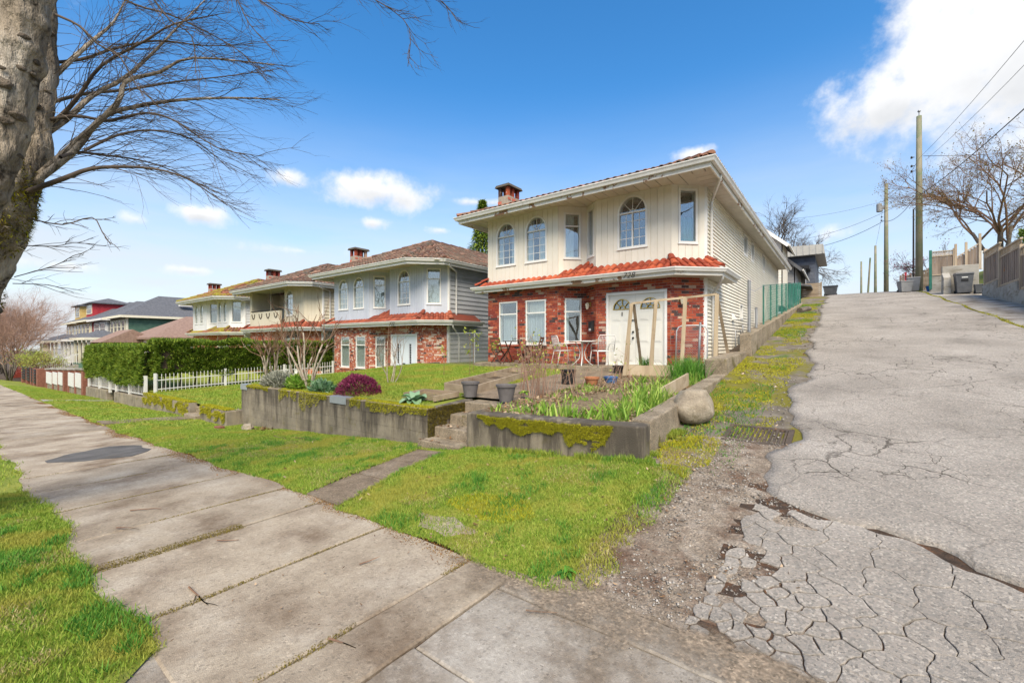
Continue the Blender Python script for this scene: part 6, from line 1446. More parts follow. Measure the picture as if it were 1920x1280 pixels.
def trunk_moss(Q, Rr, z0, z1, n, seed, side):
    rg = np.random.default_rng(seed); pts = []; nor = []
    for _ in range(n):
        i = rg.integers(0, len(Q)); c = Q[i]
        if not (z0 < c.z < z1): continue
        a = rg.uniform(0, 2 * PI); d = Vector((math.cos(a), math.sin(a), rg.normal(0, .2))).normalized()
        if mn.noise((c + d * Rr[i]) * 3.1) < side: continue
        pts.append(tuple(c + d * Rr[i] * 1.03 + Vector((0, 0, rg.uniform(-.05, .05))))); nor.append(tuple(d))
    return np.array(pts), np.array(nor)
p_, n_ = trunk_moss(Q1, R1, 1.7, 3.5, 26000, 5, -.02)
blades('moss', p_, .035, .014, 'dark_moss', None, None, 61, lean=.7, seg=False, parent=tree, normals=n_, curl=1.)
p_, n_ = trunk_moss(Q1, R1, 2.6, 3.4, 16000, 6, .05)
blades('moss', p_, .04, .014, 'moss_blades', None, None, 62, lean=.7, seg=False, parent=tree, normals=n_, curl=1.)
LIMBS = [
    [(-6.02, 0.57, 3.26), (-5.99, 0.79, 3.57), (-5.97, 0.99, 3.98), (-5.89, 1.24, 4.18), (-5.65, 1.61, 4.34), (-5.33, 2.04, 4.44), (-5.14, 2.37, 4.5)],
    [(-6.17, 0.59, 3.3), (-6.03, 0.78, 3.63), (-5.76, 1.07, 4.09), (-5.77, 1.14, 4.35), (-5.58, 1.37, 4.49), (-5.39, 1.6, 4.68), (-4.79, 2.14, 4.65)],
    [(-6.34, 0.58, 3.69), (-6.42, 0.79, 4.02), (-6.5, 1.0, 4.39), (-6.49, 1.28, 4.73), (-6.5, 1.55, 5.18), (-6.51, 1.81, 5.66), (-6.45, 2.13, 6.22)],
    [(-6.27, 0.64, 4.19), (-6.38, 0.77, 4.54), (-6.39, 0.99, 4.94), (-6.44, 1.17, 5.27), (-6.54, 1.31, 5.71)],
    [(-5.87, 0.57, 3.08), (-5.78, 0.7, 3.24), (-5.65, 0.86, 3.35), (-5.48, 1.05, 3.39), (-5.29, 1.26, 3.39), (-5.09, 1.47, 3.31), (-4.84, 1.72, 3.07)],
    [(-5.87, 0.69, 3.46), (-6.03, 0.84, 3.6), (-6.14, 1.04, 3.67), (-6.16, 1.3, 3.72), (-6.14, 1.59, 3.7), (-5.95, 2.01, 3.5)],
    [(-6.46, 0.62, 3.81), (-6.25, 0.74, 3.99), (-6.05, 0.85, 4.19), (-5.83, 0.97, 4.45), (-5.45, 1.22, 4.67), (-5.18, 1.38, 4.81), (-4.8, 1.63, 4.88)],
    [(-5.33, 0.6, 4.5), (-5.22, 0.73, 4.43), (-5.16, 0.83, 4.31), (-5.04, 0.96, 4.21), (-4.99, 1.05, 4.0), (-4.91, 1.17, 3.87)],
    [(-5.85, 0.58, 2.91), (-5.67, 0.68, 2.79), (-5.43, 0.84, 2.85), (-5.32, 0.89, 2.71), (-5.22, 0.93, 2.59)],
    [(-5.9, 0.54, 2.66), (-5.95, 0.67, 2.63), (-6.01, 0.79, 2.69), (-6.02, 0.95, 2.71)],
    [(-5.95, 0.5, 2.37), (-5.9, 0.66, 2.44), (-5.92, 0.78, 2.55), (-5.98, 0.85, 2.59)],
    [(-5.97, 0.49, 2.31), (-6.1, 0.64, 2.27), (-6.24, 0.79, 2.24)],
    [(-6.69, 0.7, 4.26), (-6.7, 0.94, 4.45), (-6.56, 1.3, 4.62), (-6.36, 1.7, 4.83), (-6.18, 2.09, 5.01), (-5.83, 2.6, 5.22)],
    [(-6.29, 0.62, 3.93), (-6.13, 0.81, 3.98), (-5.91, 1.04, 3.96), (-5.68, 1.27, 4.06), (-5.5, 1.47, 4.01), (-5.2, 1.76, 3.75), (-4.87, 2.07, 3.68)],
    [(-6.54, 0.68, 4.66), (-6.5, 0.91, 4.74), (-6.43, 1.17, 4.97), (-6.25, 1.51, 5.17), (-5.97, 1.92, 5.22), (-5.71, 2.32, 5.36)],
    [(-5.83, 0.85, 3.57), (-5.77, 1.07, 3.78), (-5.68, 1.31, 3.9), (-5.57, 1.57, 3.91), (-5.53, 1.78, 3.82), (-5.47, 1.99, 3.64)],
    [(-4.72, 0.93, 5.07), (-4.63, 1.04, 4.69), (-4.5, 1.17, 4.42), (-4.38, 1.29, 4.3), (-4.38, 1.32, 4.03)],
    [(-5.17, 1.34, 5.63), (-4.8, 1.63, 5.3), (-4.65, 1.74, 5.02), (-4.56, 1.81, 4.79), (-4.39, 1.94, 4.55)],
    [(-5.23, 1.55, 5.91), (-4.86, 1.86, 5.35), (-4.6, 2.1, 5.09), (-4.44, 2.24, 5.01), (-4.31, 2.38, 5.01)],
    [(-6.76, 0.89, 6.03), (-6.51, 1.08, 5.65), (-6.21, 1.31, 5.44), (-5.91, 1.53, 5.33), (-5.6, 1.78, 5.15), (-5.28, 2.02, 4.91), (-5.06, 2.18, 4.61)],
]
LIMBS += [[(-4.87, 1.7, 5.89), (-4.28, 2.15, 5.42), (-3.86, 2.47, 5.2), (-3.61, 2.66, 5.05), (-3.41, 2.81, 4.82), (-3.42, 2.8, 4.44)],
          [(-4.74, 2.05, 6.14), (-3.95, 2.65, 5.59), (-3.51, 2.98, 5.37), (-3.29, 3.15, 5.23), (-3.17, 3.24, 5.03)]]
LR = [.55 * q for q in [.060, .062, .060, .055, .045, .030, .042, .020, .012, .009, .008, .007, .038, .034, .034, .026, .018, .016, .016, .026, .013, .013]]
tw = Wood(21)
for i, (pts, r) in enumerate(zip(LIMBS, LR)):
    lb = Wood(100 + i); P_ = [Vector(p) for p in pts]
    if i in (0, 1, 4): P_[0] = Vector((-6.2, .44, 3.1))
    elif i < 16 and i not in (5, 7, 15): P_[0] = P_[0] + Vector((-.14, -.08, -.05))
    Q = lb.along(P_, r, max(r * .16, .003), -1, 0, 99, n=8, start=2)
    part('limb', lb.mb, 'street_tree_bark' if r > .03 else 'twig_bark', tree, smooth=True)
    small = i in (8, 9, 10, 11)
    hang = i in (16, 17, 18, 19, 20, 21)
    s_ = Wood(300 + i); s_.mb = tw.mb
    out = (P_[-1] - P_[0]).normalized()
    # secondary twigs reach along the limb, then droop at the ends
    s_.along(P_, r * .3, .002, 1 if small else 2, .30 if small else (.42 if hang else .66), .09 if small else .062, bend=(out.x * .35 + .1, out.y * .35 + .1, -.12), spread=.62, kids=(1, 3), n=3, shrink=.62)
part('twigs', tw.mb, 'twig_bark', tree, kind='stuff')
# wrinkled bark collars and pale shoots on the trunk
sh = Wood(77)
for k in range(60):
    i = sh.r.randint(30, len(Q1) - 20); a = sh.r.uniform(-.6, 2.2); d = Vector((math.cos(a), math.sin(a) * .8, sh.r.uniform(-.1, .8))).normalized(); sh.spray(Q1[i] + d * R1[i] * .9, d, sh.r.uniform(.12, .4), .0035, 1, (0, 0, -.1), .3, (0, 2), .6, .6)
part('shoots', sh.mb, 'pale_bark', tree, kind='stuff')

# ---------------------------------------------------------------- cedar hedge round the beige house's garden
def hedge_points(n, boxes, seed):
    """points on the outer skin of a clipped hedge"""
    rg = np.random.default_rng(seed); P = []; Nn = []
    for (x0, x1, y0, y1, zb, zt, faces) in boxes:
        area = {'x+': (y1 - y0) * (zt - zb), 'y-': (x1 - x0) * (zt - zb), 'top': (x1 - x0) * (y1 - y0), 'x-': (y1 - y0) * (zt - zb), 'y+': (x1 - x0) * (zt - zb)}; tot = sum(area[f] for f in faces)
        for f in faces:
            k = int(n * area[f] / tot); u = rg.random(k); v = rg.random(k); dpt = np.abs(rg.normal(0, .07, k))
            x = x0 + (x1 - x0) * u; y = y0 + (y1 - y0) * u; z = zb + (zt - zb) * v
            if f == 'x+': q = np.stack([x1 - dpt, y, z], 1); nn = [1, 0, .35]
            elif f == 'x-': q = np.stack([x0 + dpt, y, z], 1); nn = [-1, 0, .35]
            elif f == 'y-': q = np.stack([x, y0 + dpt, z], 1); nn = [0, -1, .35]
            elif f == 'y+': q = np.stack([x, y1 - dpt, z], 1); nn = [0, 1, .35]
            else: q = np.stack([x, y0 + (y1 - y0) * v, zt - dpt], 1); nn = [0, -.1, 1]
            w = vnoise(q[:, 0] + q[:, 1], q[:, 2], 2.2, seed) * .6 + vnoise(q[:, 0] + q[:, 1], q[:, 2], 6, seed + 1) * .4
            q = q + np.array(nn)[None, :] * ((w - .5) * .38)[:, None]
            keep = (w > .24) & ((q[:, 2] > zb + .25 * vnoise(q[:, 0] + q[:, 1], q[:, 2] * 0, 2.5, seed + 3)))
            P.append(q[keep]); Nn.append(np.tile([nn], (keep.sum(), 1)))
    return np.concatenate(P), np.concatenate(Nn)
hg = thing('cedar_hedge', (-20.9, 8.5, 0), 'tall clipped cedar hedge between the beige house and the lower lawn', 'hedge')
hc = MB(); hc.box(-21.45, -20.72, 5.1, 12.0, .55, 1.55); part('inner_mass', hc, 'hedge_core' if 'hedge_core' in MATS else 'soil', hg)
p_, n_ = hedge_points(60000, [(-21.6, -20.55, 4.95, 12.1, .30, 1.82, ('x+', 'y-', 'top', 'y+'))], 5)
blades('foliage', p_, .11, .05, 'cedar_leaves', None, None, 71, lean=.5, seg=False, parent=hg, normals=n_, curl=.5)
hs_ = MB()
for k in range(14): y = 5.3 + k * .5; hs_.tube([(-21.1, y, -.1), (-21.08, y + .05, .3), (-21.1, y, .7)], [.04, .03, .03], 6)
part('stems', hs_, 'grey_bark', hg, kind='stuff')
hg2 = thing('cedar_hedge', (-27, 5.5, -.2), 'long clipped cedar hedge overhanging the white picket fence', 'hedge')
hc = MB(); hc.box(-31.7, -21.6, 5.15, 5.85, .4, 1.3); part('inner_mass', hc, 'hedge_core' if 'hedge_core' in MATS else 'soil', hg2)
p_, n_ = hedge_points(60000, [(-32.0, -21.0, 4.66, 6.0, -.06, 1.60, ('y-', 'top', 'x-'))], 6)
blades('foliage', p_, .13, .06, 'cedar_leaves', None, None, 72, lean=.5, seg=False, parent=hg2, normals=n_, curl=.5)

# ---------------------------------------------------------------- white metal picket fences
mat('white_paint', (.64, .64, .62), (.57, .57, .55), (.69, .69, .67), scale=5, rough=.45, var=.04)
pf = thing('picket_fence', (-20.45, 8.5, -.1), 'white picket fence along the foot of the cedar hedge beside the lower lawn', 'fence')
for zz in (.12, .46):
    mb = MB(); mb.beam((-20.45, 4.9, lot2_z(4.9) + zz), (-20.45, 12.0, lot2_z(12) + zz), .025, .03); part('rail', mb, 'white_paint', pf)
pk = MB(); pk.box(-.008, .008, -.008, .008, 0, .62); pk.add([(-.012, -.012, .62), (.012, -.012, .62), (.012, .012, .62), (-.012, .012, .62), (0, 0, .68)], [(0, 1, 4), (1, 2, 4), (2, 3, 4), (3, 0, 4)]); pme = pk.mesh('picket'); pme.materials.append(MATS['white_paint'])
y = 4.95
while y < 12: inst('picket', pme, pf, (-20.45, y, lot2_z(y) + .02)); y += .125
for y in (4.88, 7.2, 9.6, 12.0): mb = MB(); mb.box(-20.49, -20.41, y - .04, y + .04, lot2_z(y) - .1, lot2_z(y) + .72); part('post', mb, 'white_paint', pf)
f2 = thing('picket_fence', (-27, 4.72, -.3), 'white picket fence on the old wall under the overhanging cedar hedge', 'fence')
wz = lambda x: interp([(-34, -.55), (-21, -.30)], x)
for zz in (.10, .62): mb = MB(); mb.beam((-31.2, 4.72, wz(-31.2) + zz * .9), (-21.0, 4.72, wz(-21) + zz * .9), .03, .03); part('rail', mb, 'white_paint', f2)
x = -31.15
while x < -21.0: inst('picket', pme, f2, (x, 4.72, wz(x) + .05), scale=(1, 1, 1.0)); x += .2
for x in (-31.2, -28.7, -26.6, -25.4, -23.2, -21.0): mb = MB(); mb.box(x - .05, x + .05, 4.67, 4.77, wz(x) - .1, wz(x) + (.8 if x not in (-25.4,) else 1.15)); part('post', mb, 'white_paint', f2)
ow = thing('garden_wall', (-27, 4.75, -.8), 'weathered concrete garden wall below the picket fence and hedge', 'wall')
for (xa, xb) in ((-31.3, -26.7), (-25.3, -20.95)):
    part('wall_bay', rough([(xa, 4.6, -1.7), (xb, 4.6, -1.7), (xb, 4.84, -1.7), (xa, 4.84, -1.7)], [(xa, 4.6, wz(xa)), (xb, 4.6, wz(xb)), (xb, 4.84, wz(xb)), (xa, 4.84, wz(xa))], bev=.02, cuts=4, amp=.012), 'old_wall', ow)
# brick pillar fences further along
mat('brown_brick', (.22, .09, .06), (.15, .06, .045), (.30, .14, .10), scale=14, rough=.9, bump=.5, bscale=40)
bf = thing('brick_fence', (-38, 4.7, -1), 'brick pillar fence with white panels beyond the cedar hedge', 'fence')
bz_ = lambda x: interp([(-46, -1.25), (-31, -.75)], x)
for k, x in enumerate((-31.6, -33.6, -35.7, -37.3, -39.2, -41.4, -44.2)):
    mb = rbox(x - .19, x + .19, 4.5, 4.9, bz_(x) - .5, bz_(x) + 1.12, bev=.01, cuts=1, amp=.004); part('pillar', mb, 'brown_brick', bf)
    mb = MB(); mb.box(x - .23, x + .23, 4.46, 4.94, bz_(x) + 1.12, bz_(x) + 1.2); part('pillar_cap', mb, 'pale_concrete', bf)
for (xa, xb) in ((-33.4, -31.8), (-35.5, -33.8), (-39.0, -37.5), (-41.2, -39.4), (-44.0, -41.6)):
    mb = MB(); mb.box(xa + .0, xb - .0, 4.48, 4.53, bz_(xa) + .22, bz_(xa) + .98); part('panel', mb, 'white_paint', bf)
    mb = rbox(xa, xb, 4.54, 4.84, bz_(xa) - .6, bz_(xa) + .18, bev=.01, cuts=1, amp=.004); part('base_wall', mb, 'old_wall', bf)
bf2 = thing('brick_fence', (-52, 4.6, -1.2), 'brown brick pillars with dark slatted panels at the bottom of the street', 'fence')
for k, x in enumerate((-46.8, -48.8, -50.4, -53.2, -56.5)):
    mb = rbox(x - .35, x + .35, 4.3, 4.9, -1.9, bz_(-46) + 1.15 - k * .06, bev=.01, cuts=1, amp=.004); part('pillar', mb, 'brown_brick', bf2)
for (xa, xb) in ((-48.4, -47.2), (-50.0, -49.2), (-52.8, -50.8), (-56.1, -53.6)):
    for j in range(5): mb = MB(); mb.box(xa, xb, 4.27, 4.31, -1.2 + j * .22, -1.05 + j * .22); part('slat', mb, 'iron_black', bf2)

# ---------------------------------------------------------------- shrubs and bare trees at the end of the street
def bare_tree(name, label, cat, loc, h, seed, m='grey_bark', twm='pink_twigs', spread=.45, trunks=1, depth=4, r=.12, leaves=None, group=None, droop=(0, 0, .15), kids=(3, 5), tw=.012, per=2, lsize=.12, wob=.22):
    t = thing(name, loc, label, cat, group); w = Wood(seed); tips = []
    tk = MB()
    for k in range(trunks):
        a = w.r.uniform(0, 2 * PI); ln = (.15 if trunks == 1 else .45) * w.r.uniform(.3, 1); d = Vector((math.cos(a) * ln, math.sin(a) * ln, 1)).normalized(); p = Vector(loc) + Vector((math.cos(a), math.sin(a), 0)) * (.0 if trunks == 1 else .15); q = p + d * h * .3
        tk.tube([p - Vector((0, 0, .2)), p.lerp(q, .5) + Vector((w.r.gauss(0, .03 * h * .3), w.r.gauss(0, .03 * h * .3), 0)), q], [r, r * .8, r * .62], 8)
        n_ = w.r.randint(4, 6) if trunks == 1 else 3
        for j in range(n_):
            aa = 2 * PI * j / n_ + w.r.uniform(-.4, .4); st_ = p.lerp(q, w.r.uniform(.65, 1.0)); dd = Vector((math.cos(aa) * spread * 1.4, math.sin(aa) * spread * 1.4, w.r.uniform(.6, 1.1)))
            w.spray(st_, dd, h * .36 * w.r.uniform(.8, 1.2), r * .5, depth, droop, wob, kids, .7, .62, 4, tips, 4)
    part('trunk', tk, m, t, smooth=True); part('crown', w.mb, twm, t, kind='stuff')
    if leaves: leaf_dots('leaves', tips, t, leaves, lsize, seed, per, lsize)
    return t
SH = 'bare brownish shrubs at the bottom of the street'
for i, (x, y, h, s_) in enumerate(((-60, 3.9, 6.5, .55), (-66, 4.2, 8.5, .5), (-74, 4.7, 10, .5), (-84, 5.2, 12, .5), (-95, 5.2, 13, .5), (-110, 6.2, 15, .5), (-70, 3.2, 9, .5))):
    bare_tree('bare_tree', ['spreading bare pinkish brown tree at the bottom of the street', 'tall bare brown tree far down the street'][i > 2], 'tree', (x, y, street_z(x) - .2), h, 40 + i, 'grey_bark', 'pink_twigs', s_, 4, 4, .07, group=['pinkish bare trees down the street', 'tall bare trees down the street'][i > 2], kids=(4, 5))
for i, (x, y) in enumerate(((-52, 5.2), (-56.5, 5.2), (-61, 5.3))):
    bare_tree('budding_shrub', 'yellow green budding shrub behind the brick pillars', 'shrub', (x, y, -1.2), 2.9, 60 + i, 'grey_bark', 'bud_twigs' if 'bud_twigs' in MATS else 'brown_twigs', .7, 4, 3, .03, leaves='spring_leaves', group='budding shrubs behind the brick pillars', per=2, lsize=.09)

# conifer behind the blue grey house
cf = thing('conifer', (-28.8, 33, 0), 'dark conifer showing between the cream and blue grey houses', 'tree')
tk = MB(); tk.tube([(-28.8, 33, -1), (-28.8, 33, 15.8)], [.3, .04], 8); part('trunk', tk, 'grey_bark', cf)
rg = np.random.default_rng(4); n = 16000; z = rg.uniform(3, 16.2, n); rr = (16.4 - z) * .24 * np.sqrt(rg.random(n)) + .08; a = rg.uniform(0, 2 * PI, n); rr *= .7 + .6 * vnoise(a * 2, z, 1.4, 3)
pp = np.stack([-28.8 + rr * np.cos(a), 33 + rr * np.sin(a), z - rr * .35], 1); nn = np.stack([np.cos(a), np.sin(a), -.35 + 0 * a], 1)
blades('foliage', pp, .35, .14, 'cedar_leaves', None, None, 77, lean=.4, seg=False, parent=cf, normals=nn, curl=.6)

# ---------------------------------------------------------------- pruned shrubs in the raised garden
def pruned_shrub(loc, label, seed, h, n, r, m='pale_bark', tm='brown_twigs', group=None):
    t = thing('pruned_shrub', loc, label, 'shrub', group); w = Wood(seed); st_ = MB()
    for k in range(n):
        a = 2 * PI * k / n + w.r.uniform(-.5, .5); ln = w.r.uniform(.1, .42); p = Vector(loc) + Vector((math.cos(a), math.sin(a), 0)) * .05; pts = [p - Vector((0, 0, .1))]; d = Vector((math.cos(a) * ln, math.sin(a) * ln, 1)).normalized(); L = h * w.r.uniform(.5, .75)
        for i in range(5): d = (d + Vector((w.r.gauss(0, .12), w.r.gauss(0, .12), .05))).normalized(); pts.append(pts[-1] + d * L / 5)
        st_.tube(pts, [r * lerp(1, .5, i / 5) for i in range(6)], 7)
        for j in range(w.r.randint(3, 5)):
            q = pts[w.r.randint(3, 5)]; dd = d + Vector((w.r.gauss(0, .5), w.r.gauss(0, .5), w.r.uniform(0, .5))); w.spray(q, dd, h * w.r.uniform(.2, .42), r * .4, 2, (0, 0, .25), .3, (1, 3), .7, .6, 4)
    part('stems', st_, m, t, smooth=True, kind='stuff'); part('twigs', w.mb, tm, t, kind='stuff'); return t
pruned_shrub((-12.75, 5.62, .62), 'many stemmed pruned shrub behind the end of the block wall', 81, 1.75, 6, .032)
pruned_shrub((-11.45, 5.72, .64), 'open pruned shrub with forked stems behind the block wall', 82, 1.75, 5, .03)
pruned_shrub((-10.35, 5.45, .62), 'tallest pruned shrub with a pale slanting stem behind the block wall', 83, 2.35, 5, .034)
pruned_shrub((-9.1, 6.9, .70), 'thin bare rose bush on the lawn beside the plum coloured shrub', 84, 1.6, 5, .016)
def mound(name, loc, label, cat, rx, ry, rz, n, m, seed, leaf, core='soil', stems=None):
    t = thing(name, loc, label, cat); rg = np.random.default_rng(seed); d = rg.normal(0, 1, (n, 3)); d[:, 2] = np.abs(d[:, 2]); d /= np.linalg.norm(d, axis=1)[:, None]
    w = .82 + .36 * vnoise(d[:, 0] * 3 + d[:, 2] * 2, d[:, 1] * 3, 1.6, seed); rad = w * (1 - .25 * rg.random(n) ** 2)
    P_ = np.array(loc) + d * np.array([rx, ry, rz]) * rad[:, None]; blades('foliage', P_, leaf, leaf * .45, m, None, None, seed, lean=.55, seg=True, parent=t, normals=d + np.array([0, 0, .3]), curl=.5)
    st_ = MB(); rr = random.Random(seed)
    for k in range(9): a = 2 * PI * k / 9; st_.tube([(loc[0], loc[1], loc[2] - .05), (loc[0] + rx * .5 * math.cos(a), loc[1] + ry * .5 * math.sin(a), loc[2] + rz * .6)], [.012, .006], 4)
    part('stems', st_, 'brown_twigs', t, kind='stuff'); return t
mound('plum_shrub', (-8.4, 5.52, .60), 'rounded plum red heather shrub behind the block wall', 'shrub', .58, .36, .40, 5200, 'plum_leaves', 91, .045)
mound('grey_shrub', (-11.75, 5.38, .60), 'silvery grey lavender shrub at the outer end of the block wall', 'shrub', .75, .30, .36, 3600, 'grey_leaves', 92, .08)
mound('lush_plant', (-10.7, 5.36, .60), 'green leafy clump between the pruned shrubs', 'plant', .32, .18, .26, 500, 'iris_leaves', 93, .17)
mound('lush_plant', (-9.55, 5.34, .60), 'pale green leafy clump beside the plum red shrub', 'plant', .35, .16, .20, 480, 'cabbage_leaves', 94, .14)
mound('spring_shrub', (-14.75, 12.0, .15), 'small yellow leaved shrub beside the blue grey front door', 'shrub', .5, .35, .55, 900, 'spring_leaves', 95, .10)
def leafy(name, loc, label, cat, n, L, w, m, seed, rad=.15, lift=.9):
    """broad leaves from one crown"""
    t = thing(name, loc, label, cat); r_ = random.Random(seed)
    for k in range(n):
        a = 2 * PI * k / n + r_.uniform(-.5, .5); l = L * r_.uniform(.6, 1.1); up = r_.uniform(.35, 1) * lift; mb = MB(); d = Vector((math.cos(a), math.sin(a), 0)); s_ = Vector((-math.sin(a), math.cos(a), 0)); N_ = 5
        for i in range(N_ + 1):
            u = i / N_; ww = w * math.sin(PI * min(max(u * .9 + .08, 0), 1)) ** .7 * r_.uniform(.9, 1.1); c = Vector(loc) + d * (l * u * (1 - .2 * up)) + Vector((0, 0, l * (up * u * 1.15 - .75 * u * u)))
            mb.v += [tuple(c - s_ * ww + Vector((0, 0, ww * .5))), tuple(c), tuple(c + s_ * ww + Vector((0, 0, ww * .5)))]
        for i in range(N_): b = i * 3; mb.f += [(b, b + 1, b + 4, b + 3), (b + 1, b + 2, b + 5, b + 4)]
        o = part('leaf', mb, m, t, smooth=True); at_ = o.data.attributes.new('rnd', 'FLOAT', 'POINT'); v_ = r_.random(); at_.data.foreach_set('value', [min(1, max(0, v_ + .1 * ((i % 3) - 1))) for i in range(len(mb.v))])
    return t
leafy('cabbage_plant', (-6.35, 5.36, .60), 'broad leaved grey green plant above the block wall by the steps', 'plant', 16, .36, .10, 'cabbage_leaves', 5, lift=1.1)

# ---------------------------------------------------------------- wood, pots and planting boxes
mat('raw_timber', (.40, .32, .215), (.29, .225, .15), (.48, .40, .29), scale=3, rough=.85, bump=.4, bscale=30, stretch=(1, 1, .15), var=.15, stain=(.22, .16, .10), sscale=3, sthr=(.55, .75))
mat('old_timber', (.31, .24, .165), (.20, .15, .10), (.41, .33, .24), scale=4, rough=.9, bump=.5, bscale=30, stretch=(.3, 1, 1), var=.2)
mat('grey_pot', (.13, .12, .12), (.10, .092, .09), (.16, .15, .148), scale=5, rough=.6)
mat('terracotta', (.36, .15, .07), (.28, .11, .05), (.42, .2, .1), scale=5, rough=.7)
mat('blue_glaze', (.05, .12, .28), (.03, .08, .2), (.1, .2, .38), scale=5, rough=.3, spec=.5)
def pot(loc, r, h, m, label, group=None, rim=.02, taper=.72):
    t = thing('plant_pot', loc, label, 'plant pot', group); mb = MB()
    mb.lathe([(r * taper * .9, 0), (r * taper, .0), (r * .96, h - rim * 2), (r * 1.06, h - rim * 2), (r * 1.08, h), (r * .94, h), (r * .90, h - .03)], loc, 24); part('pot', mb, m, t, smooth=False)
    so = MB(); so.lathe([(r * .9, h - .05), (r * .3, h - .03)], loc, 16); part('potting_soil', so, 'soil', t); return t
def lz(y): return lot_z(y) + .015
p1 = pot((-5.72, 6.20, lz(6.2)), .165, .29, 'grey_pot', 'dark grey plastic pot beside the timber bed at the top of the steps', taper=.7)
p2 = pot((-4.78, 6.12, lz(6.1)), .175, .30, 'grey_pot', 'dark grey tapered pot by itself on the garden walk', taper=.66)
pot((-4.87, 8.48, lz(8.48)), .165, .31, 'black_plastic', 'ribbed black nursery pot behind the bare canes', taper=.85)
pot((-4.30, 8.50, lz(8.5)), .155, .17, 'terracotta', 'glazed terracotta bowl in the planting bed', taper=.7)
pot((-4.00, 8.80, lz(8.8)), .145, .16, 'blue_glaze', 'blue glazed bowl in the planting bed', taper=.75)
pot((-4.55, 10.75, lot_z(10.75)), .25, .20, 'black_plastic', 'wide black basin below the front door', taper=.85)
pot((-14.05, 11.8, .12), .24, .26, 'black_plastic', 'black tub at the blue grey front door', taper=.85)
leafy('pot_plant', (-4.66, 6.5, lz(6.4) + .1), 'green leaf clump behind the grey tapered pot', 'plant', 9, .16, .03, 'iris_leaves', 15)
# weathered timber bed of three cells
tb = thing('timber_bed', (-6.5, 8.1, .7), 'long weathered timber planting bed divided in three beside the lawn', 'planter')
A_, B_, C_, D_ = (-6.85, 6.62), (-5.88, 6.42), (-6.52, 9.62), (-7.40, 9.75)
def plank(parent, a, b, h, w=.045, m='old_timber', z=None, name='plank'):
    za, zb = (lot_z(a[1]), lot_z(b[1])) if z is None else (z, z); mb = MB(); mb.beam((a[0], a[1], za + h / 2), (b[0], b[1], zb + h / 2), w, h); return part(name, mb, m, parent)
for a, b in ((A_, B_), (B_, C_), (C_, D_), (D_, A_)): plank(tb, a, b, .17)
for t in (.34, .68): plank(tb, (lerp(A_[0], D_[0], t) + .03, lerp(A_[1], D_[1], t)), (lerp(B_[0], C_[0], t) - .03, lerp(B_[1], C_[1], t)), .155)
so = MB(); so.face([(A_[0] + .03, A_[1] + .03, lot_z(6.6) + .045), (B_[0] - .03, B_[1] + .03, lot_z(6.4) + .045), (C_[0] - .03, C_[1] - .03, lot_z(9.6) + .045), (D_[0] + .03, D_[1] - .03, lot_z(9.7) + .045)]); part('bed_soil', so, 'soil', tb)
tb2 = thing('timber_bed', (-6.4, 6.1, .68), 'low timber edged bed beside the cabbage plant at the steps', 'planter')
for a, b in (((-6.95, 6.12), (-6.02, 6.18)), ((-6.02, 6.18), (-6.05, 5.55)), ((-6.95, 6.12), (-6.95, 5.6))): plank(tb2, a, b, .10)
so = MB(); so.face([(-6.93, 5.5, .66), (-6.06, 5.5, .66), (-6.06, 6.15, .69), (-6.93, 6.1, .69)]); part('bed_soil', so, 'litter_soil', tb2)
# planter box and the lumber trellis standing over it
pb = thing('planter_box', (-3.3, 10.5, .9), 'new lumber planter box below the trellis frame', 'planter')
F0, F1 = (-4.27, 10.22), (-2.36, 10.92); dn = Vector((F1[0] - F0[0], F1[1] - F0[1])).normalized(); nb = Vector((-dn.y, dn.x)) * .42
def pbz(y): return lot_z(y)
for a, b in ((F0, F1), ((F0[0] + nb.x, F0[1] + nb.y), (F1[0] + nb.x, F1[1] + nb.y)), (F0, (F0[0] + nb.x, F0[1] + nb.y)), (F1, (F1[0] + nb.x, F1[1] + nb.y))):
    mb = MB(); mb.beam((a[0], a[1], .93 + .12), (b[0], b[1], .93 + .12), .04, .26); part('board', mb, 'raw_timber', pb)
so = MB(); so.face([(*F0, 1.10), (*F1, 1.10), (F1[0] + nb.x, F1[1] + nb.y, 1.10), (F0[0] + nb.x, F0[1] + nb.y, 1.10)]); part('bed_soil', so, 'soil', pb)
tr = thing('trellis', (-3.3, 10.6, .9), 'lumber trellis frame of uprights and a top rail before the front door', 'trellis')
def at_line(t): return (lerp(F0[0], F1[0], t), lerp(F0[1], F1[1], t))
tops = [(-4.15, 10.34, 2.70), (-3.62, 10.56, 2.76), (-2.99, 10.78, 2.81), (-2.33, 10.95, 2.86)]
bots = [(-4.27, 10.17, .88), (-3.72, 10.42, .90), (-3.05, 10.64, .90), (-2.36, 10.87, .90)]
for a, b in zip(bots, tops): mb = MB(); mb.beam(a, b, .04, .088, up=(1, .3, 0)); part('upright', mb, 'raw_timber', tr)
for a, b in zip(tops, tops[1:]): mb = MB(); mb.beam((a[0], a[1], a[2]), (b[0], b[1], b[2]), .04, .05); part('top_rail', mb, 'raw_timber', tr)
for a, b in (((-4.12, 10.40, 2.68), (-4.28, 11.35, 1.09)), ((-2.34, 11.0, 2.82), (-2.25, 11.75, 1.46))): mb = MB(); mb.beam(a, b, .04, .07, up=(1, .3, 0)); part('brace', mb, 'old_timber', tr)
for i in (0, 1): mb = MB(); mb.beam((tops[i][0], tops[i][1] - .05, tops[i][2] - .06), (tops[i][0] - .06, tops[i][1] - .08, .98), .035, .04, up=(1, .3, 0)); part('batten', mb, 'raw_timber', tr)
